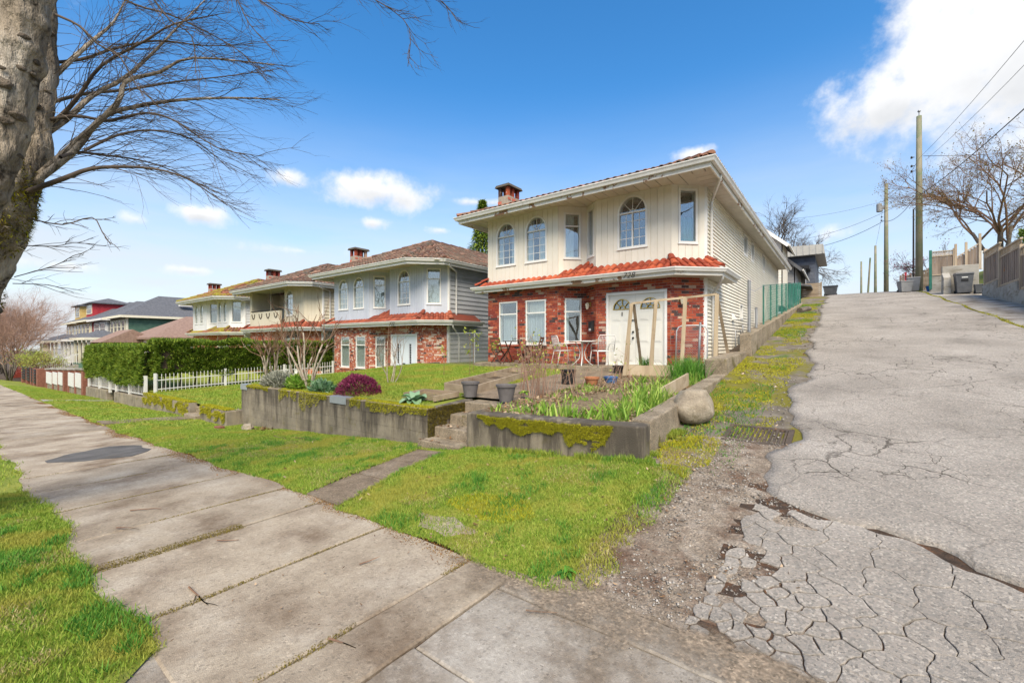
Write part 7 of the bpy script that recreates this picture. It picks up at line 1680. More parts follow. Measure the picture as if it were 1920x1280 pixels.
bp = MB(); bp.beam((-2.40, 7.25, lot_z(7.2) + .12), (-2.38, 8.75, lot_z(8.7) + .20), .035, .24); solo('loose_plank', bp, 'raw_timber', (-2.4, 8, .8), label='loose plank standing on edge along the bed wall', cat='plank')
# ---------------------------------------------------------------- bed planting
def iris(loc, label, n, h, seed, group='iris clumps in the planting bed', m='iris_leaves', spread=.10, w=.024, name='iris_clump', cat='plant', lean=.5):
    rg = np.random.default_rng(seed); P_ = np.array(loc) + np.stack([rg.normal(0, spread, n), rg.normal(0, spread, n), np.zeros(n)], 1)
    o = blades(name, P_, h, w, m, label, cat, seed, lean=lean, seg=True, curl=.5, kind=None); o['group'] = group; return o
ri = random.Random(8); IL = 'clump of sword shaped iris leaves in the planting bed'
for i, (x, y, h, n) in enumerate(((-4.42, 5.45, .17, 14), (-3.55, 5.5, .24, 40), (-3.25, 5.55, .28, 46), (-3.05, 5.45, .22, 34), (-2.75, 5.6, .26, 36), (-2.5, 5.5, .28, 36), (-2.35, 5.8, .34, 44), (-2.62, 5.95, .30, 40), (-2.42, 6.3, .40, 56), (-2.3, 6.7, .44, 60), (-2.55, 6.65, .38, 46), (-2.35, 7.05, .40, 40), (-2.9, 6.1, .24, 28), (-3.8, 5.9, .18, 22), (-4.0, 5.5, .16, 16), (-2.75, 7.2, .26, 30), (-2.9, 7.9, .26, 34), (-3.3, 8.3, .22, 30), (-2.6, 8.4, .28, 34), (-2.45, 9.1, .30, 40), (-3.0, 9.0, .28, 40), (-3.5, 9.3, .26, 36), (-2.5, 9.8, .28, 36), (-3.9, 6.9, .14, 20))):
    iris((x, y, lot_z(y) + .01), IL, int(n * .8), h * .82, 200 + i, spread=.085 + .03 * (n > 40), lean=.75, w=.028)
chv = iris((-2.72, 10.10, lot_z(10.1)), 'tall tuft of fine bright green chives before the planter box', 700, .52, 260, m='lush_blades', spread=.20, w=.012, name='chive_tuft', lean=.7); del chv['group']
chv2 = iris((-3.95, 10.75, 1.10), 'grassy green tuft growing in the planter box', 90, .30, 261, m='lush_blades', spread=.07, w=.012, name='grass_tuft', lean=.6); del chv2['group']
ch3 = iris((-2.7, 4.45, strip_z(-2.7, 4.4) + .02), 'dark green leaf tuft in the corner lawn below the bed wall', 10, .01, 262, name='leaf_tuft'); del ch3['group']; bpy.data.objects.remove(ch3)
g4 = iris((-3.3, 3.72, strip_z(-3.3, 3.72) + .03), 'coarse dark grass tuft standing up in the corner lawn', 80, .13, 263, m='lush_blades', spread=.045, w=.008, name='grass_tuft'); del g4['group']
leafy('weed', (-1.62, 2.78, .02), 'small rosette weed at the tip of the corner lawn', 'weed', 9, .12, .018, 'lush_blades', 33)
g5 = blades('grass', scatter(1600, -4.6, -1.95, 4.86, 4.99, lambda x, y: strip_z(x, y) + .02, lambda x, y: vnoise(x, y, 3.5, 3) > .4, 77), .09, .008, 'grass_blades', 'longer grass along the foot of the bed wall', 'grass', 264, lean=.6)
g6 = blades('grass', scatter(9000, -1.95, -1.45, 4.9, 6.2, lambda x, y: np.where(y < 5, strip_z(x, y), lane_z(y)) + .01, lambda x, y: (vnoise(x, y, 2.2, 6) * .6 + vnoise(x, y, 7, 6) * .4 > .45) & (x < -1.5 - .25 * vnoise(y, y * 0, 3, 2)), 78), .06, .008, 'grass_blades', 'lush grass round the corner of the bed wall', 'grass', 265, lean=.7)
def bed_keep(x, y): return (vnoise(x, y, 1.8, 51) * .6 + vnoise(x, y, 6, 52) * .4) >.60 - .10 * (x > -3.0)
blades('ground_cover', scatter(3000, -4.5, -2.15, 5.3, 10.0, lambda x, y: lot_z(y) + .02 + .03 * hn(x, y, 1.6), bed_keep, 53), .075, .020, 'iris_leaves', 'low green sprouts spreading through the planting bed', 'plants', 266, lean=1.1)
# bare canes in the bed
def canes(loc, label, n, h, seed, m='pink_twigs', leaves=True, spread=.12, name='bare_canes', r=.006, group=None):
    t = thing(name, loc, label, 'shrub', group); w = Wood(seed); tips = []
    for k in range(n):
        p = Vector(loc) + Vector((w.r.gauss(0, spread), w.r.gauss(0, spread), -.03)); d = Vector((w.r.gauss(0, .16), w.r.gauss(0, .16), 1)); w.spray(p, d, h * w.r.uniform(.55, 1.0), r, 1, (0, 0, .1), .16, (1, 3), .9, .32, 4, tips, 5)
    part('canes', w.mb, m, t, kind='stuff')
    if leaves: leaf_dots('leaves', tips, t, 'spring_leaves', .045, seed, 2, .02)
    return t
canes((-4.60, 6.72, lz(6.7)), 'tall reddish bare canes in a cluster beside the garden walk', 26, 1.15, 301, r=.007, spread=.14)
canes((-5.2, 7.6, lz(7.6)), 'loose bare rose canes arching before the patio', 20, 1.25, 302, spread=.25, r=.006)
canes((-4.3, 7.4, lz(7.4)), 'thin pinkish canes standing in the middle of the bed', 14, .95, 303, spread=.25)
canes((-3.4, 7.6, lz(7.6)), 'sparse bare canes at the lane side of the bed', 8, .85, 304, spread=.3)
canes((-3.85, 5.75, lz(5.7)), 'few thin stalks beside the front bed wall', 5, .65, 305, spread=.2, leaves=False)
canes((-6.4, 9.2, lz(9.2)), 'low reddish canes in the far cell of the timber bed', 22, .34, 306, spread=.2, leaves=False)
for i, (x, y, h) in enumerate(((-8.1, 8.75, 1.15), (-8.75, 9.6, 1.25), (-7.55, 9.15, .95), (-8.95, 8.6, .85))):
    t = thing('young_sapling', (x, y, lot_z(y)), ['thin young sapling on the lawn beside the long timber bed', 'tallest young sapling on the lawn near the blue grey house', 'short young sapling close to the far end of the timber bed', 'shortest young sapling out in the middle of the raised lawn'][i], 'sapling', 'saplings on the raised lawn'); w = Wood(320 + i); tips = []
    w.along([(x, y, lot_z(y) - .05), (x + .02, y, lot_z(y) + h * .5), (x - .02, y + .02, lot_z(y) + h)], .008, .003, 1, .22, .14, spread=1.0, n=5, tips=tips, start=.5); part('stem', w.mb, 'brown_twigs', t); leaf_dots('leaves', tips, t, 'spring_leaves', .07, 320 + i, 4, .04)
# litter of dry leaves
def litter(n, x0, x1, y0, y1, zf, keep, seed, label, size=.045, cat='leaves'):
    P_ = scatter(n, x0, x1, y0, y1, zf, keep, seed); rg = np.random.default_rng(seed); nn = rg.normal(0, .6, (len(P_), 3)); nn[:, 2] = np.abs(nn[:, 2]) * .35
    return blades('fallen_leaves', P_ + [[0, 0, .008]], size, size * .7, 'dead_leaves', label, cat, seed, lean=.1, seg=True, normals=nn, curl=.3)
litter(2600, -4.55, -2.2, 5.2, 10, lambda x, y: lot_z(y) + .03 + .03 * hn(x, y, 1.6), lambda x, y: vnoise(x, y, 1.2, 5) > .3, 401, 'dry brown leaves littering the planting bed', .06)
litter(620, -13, -1.2, 2.5, 4.98, fz, lambda x, y: ~in_path(x, y), 402, 'scattered dry leaves on the lawn strip', .04)
litter(140, -7, -2.2, .7, 2.5, lambda x, y: street_z(x) + .008, lambda x, y: vnoise(x, y, 1.3, 4) > .5, 403, 'bits of leaf and bark on the pavement', .022)
litter(520, -1.9, .6, 2.7, 7.5, lambda x, y: lane_z(y) + .02, lambda x, y: (x < -.2) & (vnoise(x, y, 2, 4) > .45), 404, 'red brown leaf crumbs in the broken lane edge', .03)
litter(420, -5.6, -4.7, 4.75, 5.9, lambda x, y: np.where(y < 4.82, strip_z(x, y) + .02, np.where(y < 5.15, .125, np.where(y < 5.52, .295, .46))), lambda x, y: vnoise(x, y, 5, 4) > .62, 405, 'dry leaves caught on the garden steps', .05)
litter(700, -1.75, -.6, 8, 30, vz, lambda x, y: (vnoise(x, y, .8, 3) > .5), 406, 'leaf litter along the mossy verge', .05)
litter(260, -11.9, -10.9, 4.3, 4.95, fz, lambda x, y: ((x + 11.3) / .5) ** 2 + ((y - 4.7) / .25) ** 2 < 1, 407, 'heap of brown leaves against the block wall', .08)
rk = MB(); rk.blob((-11.55, 4.55, interp(WB, -11.5) + .10), .20, .12, .10, 10, 7, .14, random.Random(3)); solo('broken_stone', rk, 'boulder_stone', (-11.55, 4.55, -.4), label='pale broken stone beside the leaf heap at the block wall', cat='stone')
rk = MB(); rk.box(-12.35, -12.1, 4.1, 4.25, interp(WB, -12.2) + .08, interp(WB, -12.2) + .16); solo('loose_brick', rk, 'brown_brick', (-12.2, 4.2, -.4), label='loose brick lying in the grass near the broken stone', cat='brick')
for i, (x, y, L, a) in enumerate(((-3.62, 1.05, .34, .25), (-2.95, 1.95, .16, 1.3), (-2.35, 1.35, .2, .4), (-5.9, 1.2, .3, .9), (-8.7, 4.3, .7, .15), (-9.4, 4.2, .8, -.1), (-4.3, 1.45, .18, .8), (-5.4, 1.0, .3, .35), (-1.6, 2.25, .2, .5))):
    w = Wood(500 + i); z0 = (street_z(x) + .014) if y < 2.5 else float(fz(np.array([x]), np.array([y]))[0]) + .03; w.spray((x, y, z0), (math.cos(a), math.sin(a), 0), L, .007, 1 if L > .3 else 0, (0, 0, 0), .18, (1, 2), .5, .4, 5)
    for j, v in enumerate(w.mb.v): w.mb.v[j] = (v[0], v[1], max(z0 - .006, min(v[2], z0 + .02)))
    solo('fallen_twig', w.mb, 'brown_twigs', (x, y, z0), label='dry fallen twig lying on the pavement' if y < 2.5 else 'forked dry branch lying in the grass below the block wall', cat='twig', group='twigs on the pavement' if y < 2.5 else 'branches in the grass')

# ---------------------------------------------------------------- patio furniture
def wire_chair(loc, rz, label):
    t = thing('patio_chair', loc, label, 'chair', None); ORG[t.name] = (0, 0, 0); r = .011; W_ = .25
    def pp(name, tubes, rr=r):
        mb = MB()
        for q in tubes: mb.tube(q, rr, 6)
        return part(name, mb, 'white_paint', t, smooth=True)
    for s_ in (-1, 1):
        pp('leg', [[(s_ * W_, -.24, .43), (s_ * W_ * 1.15, -.30, 0)]]); pp('leg', [[(s_ * W_ * .95, .2, .43), (s_ * W_ * 1.05, .30, 0)]])
        pp('armrest', [[(s_ * W_, -.24, .43), (s_ * W_ * 1.1, -.22, .58), (s_ * W_ * 1.1, -.12, .63), (s_ * W_ * 1.05, .22, .63)]])
    pp('seat_frame', [[(-W_, -.24, .43), (W_, -.24, .43), (W_ * .95, .22, .42), (-W_ * .95, .22, .42), (-W_, -.24, .43)]])
    pp('back_frame', [[(-W_ * .95, .2, .43), (-W_ * 1.0, .28, .78), (-W_ * .85, .30, .86), (W_ * .85, .30, .86), (W_ * 1.0, .28, .78), (W_ * .95, .2, .43)]])
    pp('back_mesh', [[(lerp(-W_ * .9, W_ * .9, k / 10), .21, .45), (lerp(-W_ * .9, W_ * .9, k / 10), .295, .85)] for k in range(11)] + [[(-W_ * .95, .21 + .085 * k / 7, .45 + .4 * k / 7), (W_ * .95, .21 + .085 * k / 7, .45 + .4 * k / 7)] for k in range(8)], .004)
    pp('seat_mesh', [[(lerp(-W_, W_, k / 10), -.24, .43), (lerp(-W_ * .95, W_ * .95, k / 10), .22, .42)] for k in range(11)] + [[(-W_, -.24 + .46 * k / 8, .43), (W_, -.24 + .46 * k / 8, .43)] for k in range(9)], .004)
    t.rotation_euler = (0, 0, rz); return t
wire_chair((-6.62, 11.25, 1.085), 2.5, 'white wire patio chair on the window side of the round table')
wire_chair((-5.36, 11.28, 1.085), -2.3, 'white wire patio chair drawn up beside the front door')
tb_ = thing('patio_table', (-5.98, 11.22, 1.085), 'round white patio table with curled legs', 'table'); ORG[tb_.name] = (0, 0, 0)
mb = MB(); mb.lathe([(.36, .68), (.38, .69), (.38, .71), (.36, .715)], (0, 0, 0), 28); part('table_top', mb, 'white_paint', tb_)
for k in range(4): a = PI / 2 * k + .4; mb = MB(); mb.tube([(math.cos(a) * rr, math.sin(a) * rr, z) for rr, z in ((.20, .68), (.12, .55), (.06, .38), (.09, .2), (.2, .08), (.3, .0))], .015, 6); part('leg', mb, 'white_paint', tb_, smooth=True)
def folding(loc, rz, label, table=False):
    t = thing('folding_table' if table else 'folding_chair', loc, label, 'table' if table else 'chair'); ORG[t.name] = (0, 0, 0); m = 'dark_wood'; W_ = .28 if table else .2; top = .70 if table else .44
    def bm_(name, a, b, w=.02, h=.04): q = MB(); q.beam(a, b, w, h); part(name, q, m, t)
    for s_ in (-1, 1):
        bm_('leg', (s_ * W_, -.26, 0), (s_ * W_, .22, top)); bm_('leg', (s_ * (W_ - .03), .26, 0), (s_ * (W_ - .03), -.2, top))
        if not table: bm_('back_post', (s_ * W_, .18, top), (s_ * W_, .30, .84))
    for k in range(6): y = -.24 + k * .09; bm_('slat', (-W_ - .02, y, top + .012), (W_ + .02, y, top + .012), .07, .015)
    if not table:
        for k in range(3): z = .58 + k * .11; bm_('slat', (-W_, .22 + k * .035, z), (W_, .22 + k * .035, z), .015, .06)
    t.rotation_euler = (0, 0, rz); return t
mat('dark_wood', (.10, .045, .028), (.065, .03, .02), (.15, .07, .045), scale=6, rough=.7, var=.2)
folding((-8.95, 11.15, 1.085), 1.4, 'dark wooden folding chair by the corner window', False); folding((-8.38, 11.2, 1.085), 0.1, 'dark wooden folding table between the folding chairs', True); folding((-7.75, 11.3, 1.085), -1.2, 'dark wooden folding chair near the white wire chair', False)
# ---------------------------------------------------------------- fittings on the cream house
def fit(name, fr, u, v, builder, m, label, cat):
    p = fr(u, v, .0); t = thing(name, p, label, cat); return t
FC, FD, FE = h1['FR'][2], h1['FR'][3], h1['FR'][4]
p = FC(.45, 2.26, .02); mb_ = thing('mailbox', p, 'black wall mailbox on the brick beside the front door', 'mailbox')
q = MB(); xbox(q, FC, .34, .56, 2.10, 2.40, .012, .11); part('box', q, 'black_plastic', mb_); q = MB(); q.add([FC(.33, 2.40, .012), FC(.57, 2.40, .012), FC(.57, 2.36, .13), FC(.33, 2.36, .13), FC(.33, 2.43, .012), FC(.57, 2.43, .012)], [(0, 1, 2, 3), (4, 3, 2, 5), (0, 3, 4), (1, 5, 2)]); part('lid', q, 'black_plastic', mb_); q = MB(); xbox(q, FC, .38, .52, 2.11, 2.18, .111, .114); part('letter_label', q, 'white_paint', mb_)
mat('lamp_glass', (.55, .50, .40), (.45, .4, .3), rough=.15, scale=4, spec=.6)
for (fr, u, lbl) in ((FC, .30, 'brass wall lantern above the mailbox'), (FE, .25, 'brass wall lantern on the brick beside the trellis')):
    lp = thing('wall_lantern', fr(u, 2.9, .0), lbl, 'lamp', None); q = MB(); xbox(q, fr, u - .04, u + .04, 2.86, 3.0, .012, .03); part('back_plate', q, 'brass', lp); q = MB(); q.tube([fr(u, 2.95, .03), fr(u, 2.99, .10), fr(u, 2.96, .13)], .01, 6); part('arm', q, 'brass', lp)
    c = fr(u, 2.78, .13); q = MB(); q.lathe([(.035, 0), (.065, .13), (.07, .15), (.02, .2)], c, 6); part('lantern_glass', q, 'lamp_glass', lp)
for (u, v, w, hh, lbl, cat) in ((3.4, 2.5, .25, .24, 'white dryer vent hood on the lapped side wall', 'vent'),):
    vt = MB(); S_ = h1['SIDE']; vt.add([S_(u, v, .03), S_(u + w, v, .03), S_(u + w, v + hh, .03), S_(u, v + hh, .03), S_(u, v + .03, .16), S_(u + w, v + .03, .16)], [(3, 4, 5, 2), (0, 1, 5, 4), (0, 4, 3), (1, 2, 5)]); solo('dryer_vent', vt, 'white_trim', S_(u, v, 0), label=lbl, cat=cat)
gm = thing('gas_meter', (-2.82, 16.6, 1.5), 'grey gas meter with pipes against the lapped side wall', 'gas meter'); q = MB(); q.lathe([(.09, 0), (.13, .05), (.13, .28), (.09, .33)], (-2.75, 16.6, 1.66), 14); part('meter_body', q, 'grey_metal', gm); q = MB(); q.tube([(-2.75, 16.45, 2.0), (-2.75, 16.45, 2.15), (-2.85, 16.1, 2.15), (-2.85, 16.1, 1.2)], .022, 8); part('pipe', q, 'grey_metal', gm, smooth=True); q = MB(); q.tube([(-2.75, 16.8, 2.0), (-2.75, 16.8, 2.35), (-2.93, 17.0, 2.35)], .022, 8); part('pipe', q, 'grey_metal', gm, smooth=True)
bl2 = MB(); bl2.lathe([(.2, 0), (.26, .05), (.27, .22), (.28, .24), (.25, .24), (.22, .06)], (-2.45, 17.3, 1.58), 20); mat('teal_plastic', (.02, .22, .30), (.015, .17, .24), rough=.4, scale=5); solo('plastic_tub', bl2, 'teal_plastic', (-2.45, 17.3, 1.58), label='teal plastic tub in the side yard', cat='tub')
# leaning chain link gate before the brick corner
mat('chain_wire', (.45, .46, .47), (.36, .37, .38), rough=.45, metal=.5, scale=8)
gt = thing('chain_link_gate', (-3.1, 11.85, 1.09), 'old chain link gate leaning against the brick corner', 'gate'); gf = Frame((-3.52, 11.78), (-2.80, 12.02))
def gp(u, v, n=.0): x, y, z = gf(u, v, 0); return (x, y + (v - 1.1) * .10 - n, v)
q = MB(); ww = gf.L; pts = [gp(0, 1.12)] + [gp(0, 2.05), gp(.05, 2.15), gp(.14, 2.19), gp(ww - .14, 2.19), gp(ww - .05, 2.15), gp(ww, 2.05), gp(ww, 1.12), gp(0, 1.12)]; q.tube(pts, .018, 8); part('gate_frame', q, 'chain_wire', gt, smooth=True)
q = MB(); k = -1.1
while k < ww + .1:
    for s_ in (1, -1):
        a0, b0 = (k, 1.13), (k + 1.06 * .9, 2.18)
        u0_, u1_ = (a0[0], b0[0]) if s_ == 1 else (ww - a0[0], ww - b0[0])
        def clipu(u0, v0, u1, v1):
            t0, t1 = 0., 1.; du = u1 - u0
            for lim_, sg in ((.01, 1), (ww - .01, -1)):
                f0 = (u0 - lim_) * sg; f1 = (u1 - lim_) * sg
                if f0 < 0 and f1 < 0: return None
                if f0 < 0: t0 = max(t0, f0 / (f0 - f1))
                if f1 < 0: t1 = min(t1, f0 / (f0 - f1))
            return None if t0 >= t1 else (u0 + du * t0, v0 + (v1 - v0) * t0, u0 + du * t1, v0 + (v1 - v0) * t1)
        c = clipu(u0_, 1.13, u1_, 2.18)
        if c: q.tube([gp(c[0], c[1], .003 * s_), gp(c[2], c[3], .003 * s_)], .0024, 3, cap=False)
    k += .058
part('wire_mesh', q, 'chain_wire', gt, kind='stuff')
q = MB(); q.tube([(-2.93, 11.72, 1.08), (-2.90, 11.78, 2.22)], .03, 8); q.blob((-2.90, 11.78, 2.23), .035, .035, .03, 8, 6); solo('fence_post', q, 'grey_metal', (-2.93, 11.72, 1.08), label='grey steel post standing before the leaning gate', cat='post', smooth=True)
q = MB(); q.beam((-2.55, 12.1, 1.3), (-2.62, 12.35, 2.3), .025, .025); sv = thing('shovel', (-2.55, 12.1, 1.1), 'black bladed shovel leaning at the brick corner', 'shovel'); part('handle', q, 'old_timber', sv); q = MB(); q.add([(-2.64, 12.02, 1.38), (-2.46, 12.06, 1.38), (-2.45, 12.0, 1.14), (-2.53, 11.97, 1.05), (-2.63, 11.97, 1.14), (-2.55, 12.08, 1.28)], [(0, 1, 5), (1, 2, 5), (2, 3, 5), (3, 4, 5), (4, 0, 5)]); part('blade', q, 'black_plastic', sv)
# side fence and ladder between the two houses
lf = thing('chain_link_fence', (-11.5, 12.6, 1), 'grey chain link fence between the cream and blue grey houses', 'fence')
for x in (-12.9, -11.4, -10.05): q = MB(); q.tube([(x, 12.6, .3), (x, 12.6, 2.15)], .025, 7); part('post', q, 'chain_wire', lf)
q = MB(); q.tube([(-12.9, 12.6, 2.13), (-10.05, 12.6, 2.13)], .018, 6); part('rail', q, 'chain_wire', lf)
q = MB(); k = -12.9 - 1.2
while k < -10.1:
    for s_ in (1, -1):
        x0_, x1_ = (k, k + 1.2) if s_ == 1 else (-22.95 - k, -22.95 - k - 1.2); z0_, z1_ = .93, 2.13
        if min(x0_, x1_) < -12.9 or max(x0_, x1_) > -10.05: 
            lo_, hi_ = -12.9, -10.05; t0 = 0; t1 = 1
            for a in (lo_, hi_):
                if (x0_ - a) * (x1_ - a) < 0:
                    t = (a - x0_) / (x1_ - x0_)
                    if (a == lo_) == (x1_ > x0_): t0 = t
                    else: t1 = t
            x0_, x1_, z0_, z1_ = lerp(x0_, x1_, t0), lerp(x0_, x1_, t1), lerp(.93, 2.13, t0), lerp(.93, 2.13, t1)
            if max(x0_, x1_) > -10.04 or min(x0_, x1_) < -12.91: continue
        q.tube([(x0_, 12.6 + .004 * s_, z0_), (x1_, 12.6 + .004 * s_, z1_)], .004, 3, cap=False)
    k += .075
part('wire_mesh', q, 'chain_wire', lf, kind='stuff')

# ---------------------------------------------------------------- green mesh fence along the lane
mat('green_paint', (.03, .16, .12), (.02, .12, .09), (.05, .2, .15), scale=5, rough=.5)
def mesh_cloth(name, col, alpha):
    m = bpy.data.materials.new(name); m.use_nodes = True; nt = m.node_tree; p = nt.nodes['Principled BSDF']; p.inputs['Roughness'].default_value = .8
    ge = N(nt, 'ShaderNodeNewGeometry'); nz = N(nt, 'ShaderNodeTexNoise', i_Scale=2.2, i_Detail=4); nt.links.new(ge.outputs['Position'], nz.inputs['Vector']); c = ramp(nt, nz.outputs['Fac'], [(.3, tuple(v * .7 for v in col)), (.7, tuple(v * 1.3 for v in col))]); nt.links.new(c, p.inputs['Base Color'])
    ck = N(nt, 'ShaderNodeTexNoise', i_Scale=60, i_Detail=1); nt.links.new(ge.outputs['Position'], ck.inputs['Vector']); a = math_node(nt, 'LESS_THAN', ck.outputs['Fac'], .5 + (alpha - .5) * .35); nt.links.new(a, p.inputs['Alpha']); MATS[name] = m
mesh_cloth('green_netting', (.02, .19, .155), .22)
gf_ = thing('mesh_fence', (-1.95, 22, 3), 'green netted fence on the retaining wall beside the lane', 'fence'); wt = lambda y: 1.95 + .118 * (y - 12.4)
ysp = [15.5, 17.2, 18.9, 20.6, 22.3, 24.0, 25.7, 27.4, 29.0, 30.3]
for y in ysp: q = MB(); q.tube([(-1.96, y, wt(y) - .1), (-1.96, y, wt(y) + 1.22)], .024, 7); part('post', q, 'green_paint', gf_)
q = MB(); q.tube([(-1.96, y, wt(y) + 1.2) for y in ysp], .016, 6); part('top_rail', q, 'green_paint', gf_)
for a, b in zip(ysp, ysp[1:]):
    q = MB(); n_ = 8
    for i in range(n_ + 1):
        y = lerp(a, b, i / n_); o_ = .012 * math.sin(i * 1.9 + a)
        for j in range(5): q.v.append((-1.955 + o_ * math.sin(PI * j / 4) + (.01 if j else 0), y, wt(y) + .03 + 1.16 * j / 4))
    q.f += [(i * 5 + j, (i + 1) * 5 + j, (i + 1) * 5 + j + 1, i * 5 + j + 1) for i in range(n_) for j in range(4)]
    if a > 18: part('netting', q, 'green_netting', gf_)
q = MB(); k = 15.5
while k < 30.3:
    for s_ in (1, -1):
        y2 = k + 1.1 * s_
        if 15.5 < y2 < 30.3: q.tube([(-1.95, k, wt(k) + .05), (-1.95, y2, wt(y2) + 1.17)], .0032, 3, cap=False)
    k += .17
part('wire_mesh', q, 'green_paint', gf_, kind='stuff')
gp_ = MB(); gp_.tube([(-1.97, 12.95, 1.8), (-1.96, 12.9, 3.35)], .04, 8); gp_.blob((-1.96, 12.9, 3.36), .045, .045, .03, 8, 6); solo('fence_post', gp_, 'grey_metal', (-1.97, 12.95, 1.9), label='tall grey steel post at the low end of the netted fence', cat='post')
q = MB(); q.tube([(-1.96, 12.92, 3.15), (-1.96, 13.8, 3.18), (-1.96, 14.7, 3.36), (-1.96, 15.5, 3.52)], .008, 5); solo('slack_wire', q, 'chain_wire', (-1.96, 12.92, 3.15), label='slack wire from the grey post to the netted fence', cat='wire')
q = MB(); q.tube([(-1.98, 14.2, 2.0), (-1.98, 14.2, 2.75)], .035, 8); solo('fence_post', q, 'grey_metal', (-1.98, 14.2, 2.0), label='short grey steel post on the retaining wall', cat='post')
lg = MB(); lg.tube([(-1.62, 24.6, lane_z(24.6) + .1), (-1.3, 25.6, lane_z(25.6) + .1)], [.14, .12], 8); solo('log', lg, 'grey_bark', (-1.5, 25, lane_z(25)), label='short grey log on the mossy verge', cat='log')

# ---------------------------------------------------------------- houses up the lane behind the cream house
def gable(label, x0, x1, y0, y1, zg, ze, pitch, wallm, roofm, ov=.45, rake='white_trim', lap=.2):
    h = thing('house', ((x0 + x1) / 2, (y0 + y1) / 2, zg), label, 'house'); xm = (x0 + x1) / 2; zr = ze + (x1 - x0) / 2 * pitch
    c = MB(); c.add([(x0 + .05, y0 + .05, zg), (x1 - .05, y0 + .05, zg), (x1 - .05, y0 + .05, ze), (xm, y0 + .05, zr - .05), (x0 + .05, y0 + .05, ze), (x0 + .05, y1, zg), (x1 - .05, y1, zg), (x1 - .05, y1, ze), (xm, y1, zr - .05), (x0 + .05, y1, ze)], [(0, 1, 2, 3, 4), (9, 8, 7, 6, 5), (1, 6, 7, 2), (0, 4, 9, 5)]); part('wall', c, wallm, h)
    v = zg; sf = Frame((x1, y0), (x1, y1)); ff = Frame((x0, y0), (x1, y0))
    while v < zr - .2:
        vt = min(v + lap, zr)
        if v < ze: mb = MB(); xbox(mb, sf, 0, y1 - y0, v, min(vt, ze) - .01, -.06, .0); part('siding_board', mb, wallm, h)
        a = max(0, (v + lap - ze) / pitch) if vt > ze else 0
        if (x1 - x0) - 2 * a > .2: mb = MB(); xbox(mb, ff, a, x1 - x0 - a, v, vt - .01, -.06, .0); part('siding_board', mb, wallm, h)
        v += lap
    r = MB(); t = .1
    for s_ in (-1, 1):
        xe_ = x0 - ov if s_ < 0 else x1 + ov; zz = ze - ov * pitch; r.hexa([(xe_, y0 - ov, zz), (xm, y0 - ov, zr), (xm, y1 + ov, zr), (xe_, y1 + ov, zz)], [(xe_, y0 - ov, zz + t), (xm, y0 - ov, zr + t), (xm, y1 + ov, zr + t), (xe_, y1 + ov, zz + t)])
    part('roof', r, roofm, h)
    for s_ in (-1, 1): xe_ = x0 - ov if s_ < 0 else x1 + ov; q = MB(); q.beam((xe_, y0 - ov - .02, ze - ov * pitch - .02), (xm, y0 - ov - .02, zr - .02), .04, .2); part('rake_board', q, rake, h)
    q = MB(); q.beam((x1 + ov + .05, y0 - ov, ze - ov * pitch), (x1 + ov + .05, y1 + ov, ze - ov * pitch), .1, .1); part('gutter', q, 'gutter_white', h)
    return h
gable('cream gabled house behind the big cream house up the lane', -8.2, -3.1, 33, 36.3, 4.2, 8.3, .9, 'cream_siding', 'shingle_grey', .35)
g6_ = gable('grey gabled house with a dark rake board up the lane', -8.0, -2.75, 37.5, 43.5, 4.6, 7.4, .95, 'grey_boards', 'shingle_grey', .45, rake='shingle_grey')
sh_ = MB(); sh_.hexa([(-3.2, 36.6, 6.0), (-1.75, 36.6, 5.7), (-1.75, 39.5, 5.7), (-3.2, 39.5, 6.0)], [(-3.2, 36.6, 6.12), (-1.75, 36.6, 5.82), (-1.75, 39.5, 5.82), (-3.2, 39.5, 6.12)]); part('porch_roof', sh_, 'shingle_grey', g6_)
mat('slate_blue', (.10, .115, .15), (.08, .09, .12), (.13, .145, .18), scale=3, rough=.7, var=.1); mat('metal_roof', (.42, .41, .38), (.34, .33, .31), scale=3, rough=.5)
bb = thing('house', (-3.5, 48, 5.9), 'slate blue boxy house with a pale metal roof at the top of the lane', 'house')
q = MB(); q.box(-7, -1.9, 45.5, 52, 5.0, 9.3); part('wall', q, 'slate_blue', bb)
for k in range(12): v = 5.4 + k * .32; q = MB(); q.box(-1.9, -1.87, 45.5, 52, v, v + .30); part('siding_board', q, 'slate_blue', bb); q = MB(); q.box(-6.9, -1.9, 45.46, 45.5, v, v + .30); part('siding_board', q, 'slate_blue', bb)
q = MB(); q.hexa([(-7.3, 44.8, 9.3), (-1.2, 44.8, 9.3), (-1.2, 52.5, 9.3), (-7.3, 52.5, 9.3)], [(-7.3, 44.8, 10.25), (-1.3, 44.8, 10.1), (-1.3, 52.5, 10.1), (-7.3, 52.5, 10.25)]); rr_ = part('roof', q, 'metal_roof', bb)
for k in range(14): x = -7.2 + k * .45; q = MB(); q.box(x, x + .05, 44.77, 44.8, 9.35, 10.1); part('roof_rib', q, 'metal_roof', rr_)
q = MB(); q.box(-4.9, -2.5, 43.9, 45.4, 5, 8.0); part('porch', q, 'grey_boards', bb); q = MB(); q.box(-5.0, -2.2, 43.6, 45.45, 8.0, 8.25); part('porch_roof', q, 'iron_black', bb)
wf = thing('slat_fence', (-1.7, 39, 5), 'horizontal board fence across the yard at the top of the lane', 'fence')
for k in range(9): q = MB(); q.box(-2.5, -1.25, 38.96, 39.0, 4.85 + k * .15, 4.98 + k * .15); part('board', q, 'old_timber', wf)
for x in (-2.5, -1.3): q = MB(); q.box(x, x + .09, 39.0, 39.1, 4.6, 6.25); part('post', q, 'old_timber', wf)
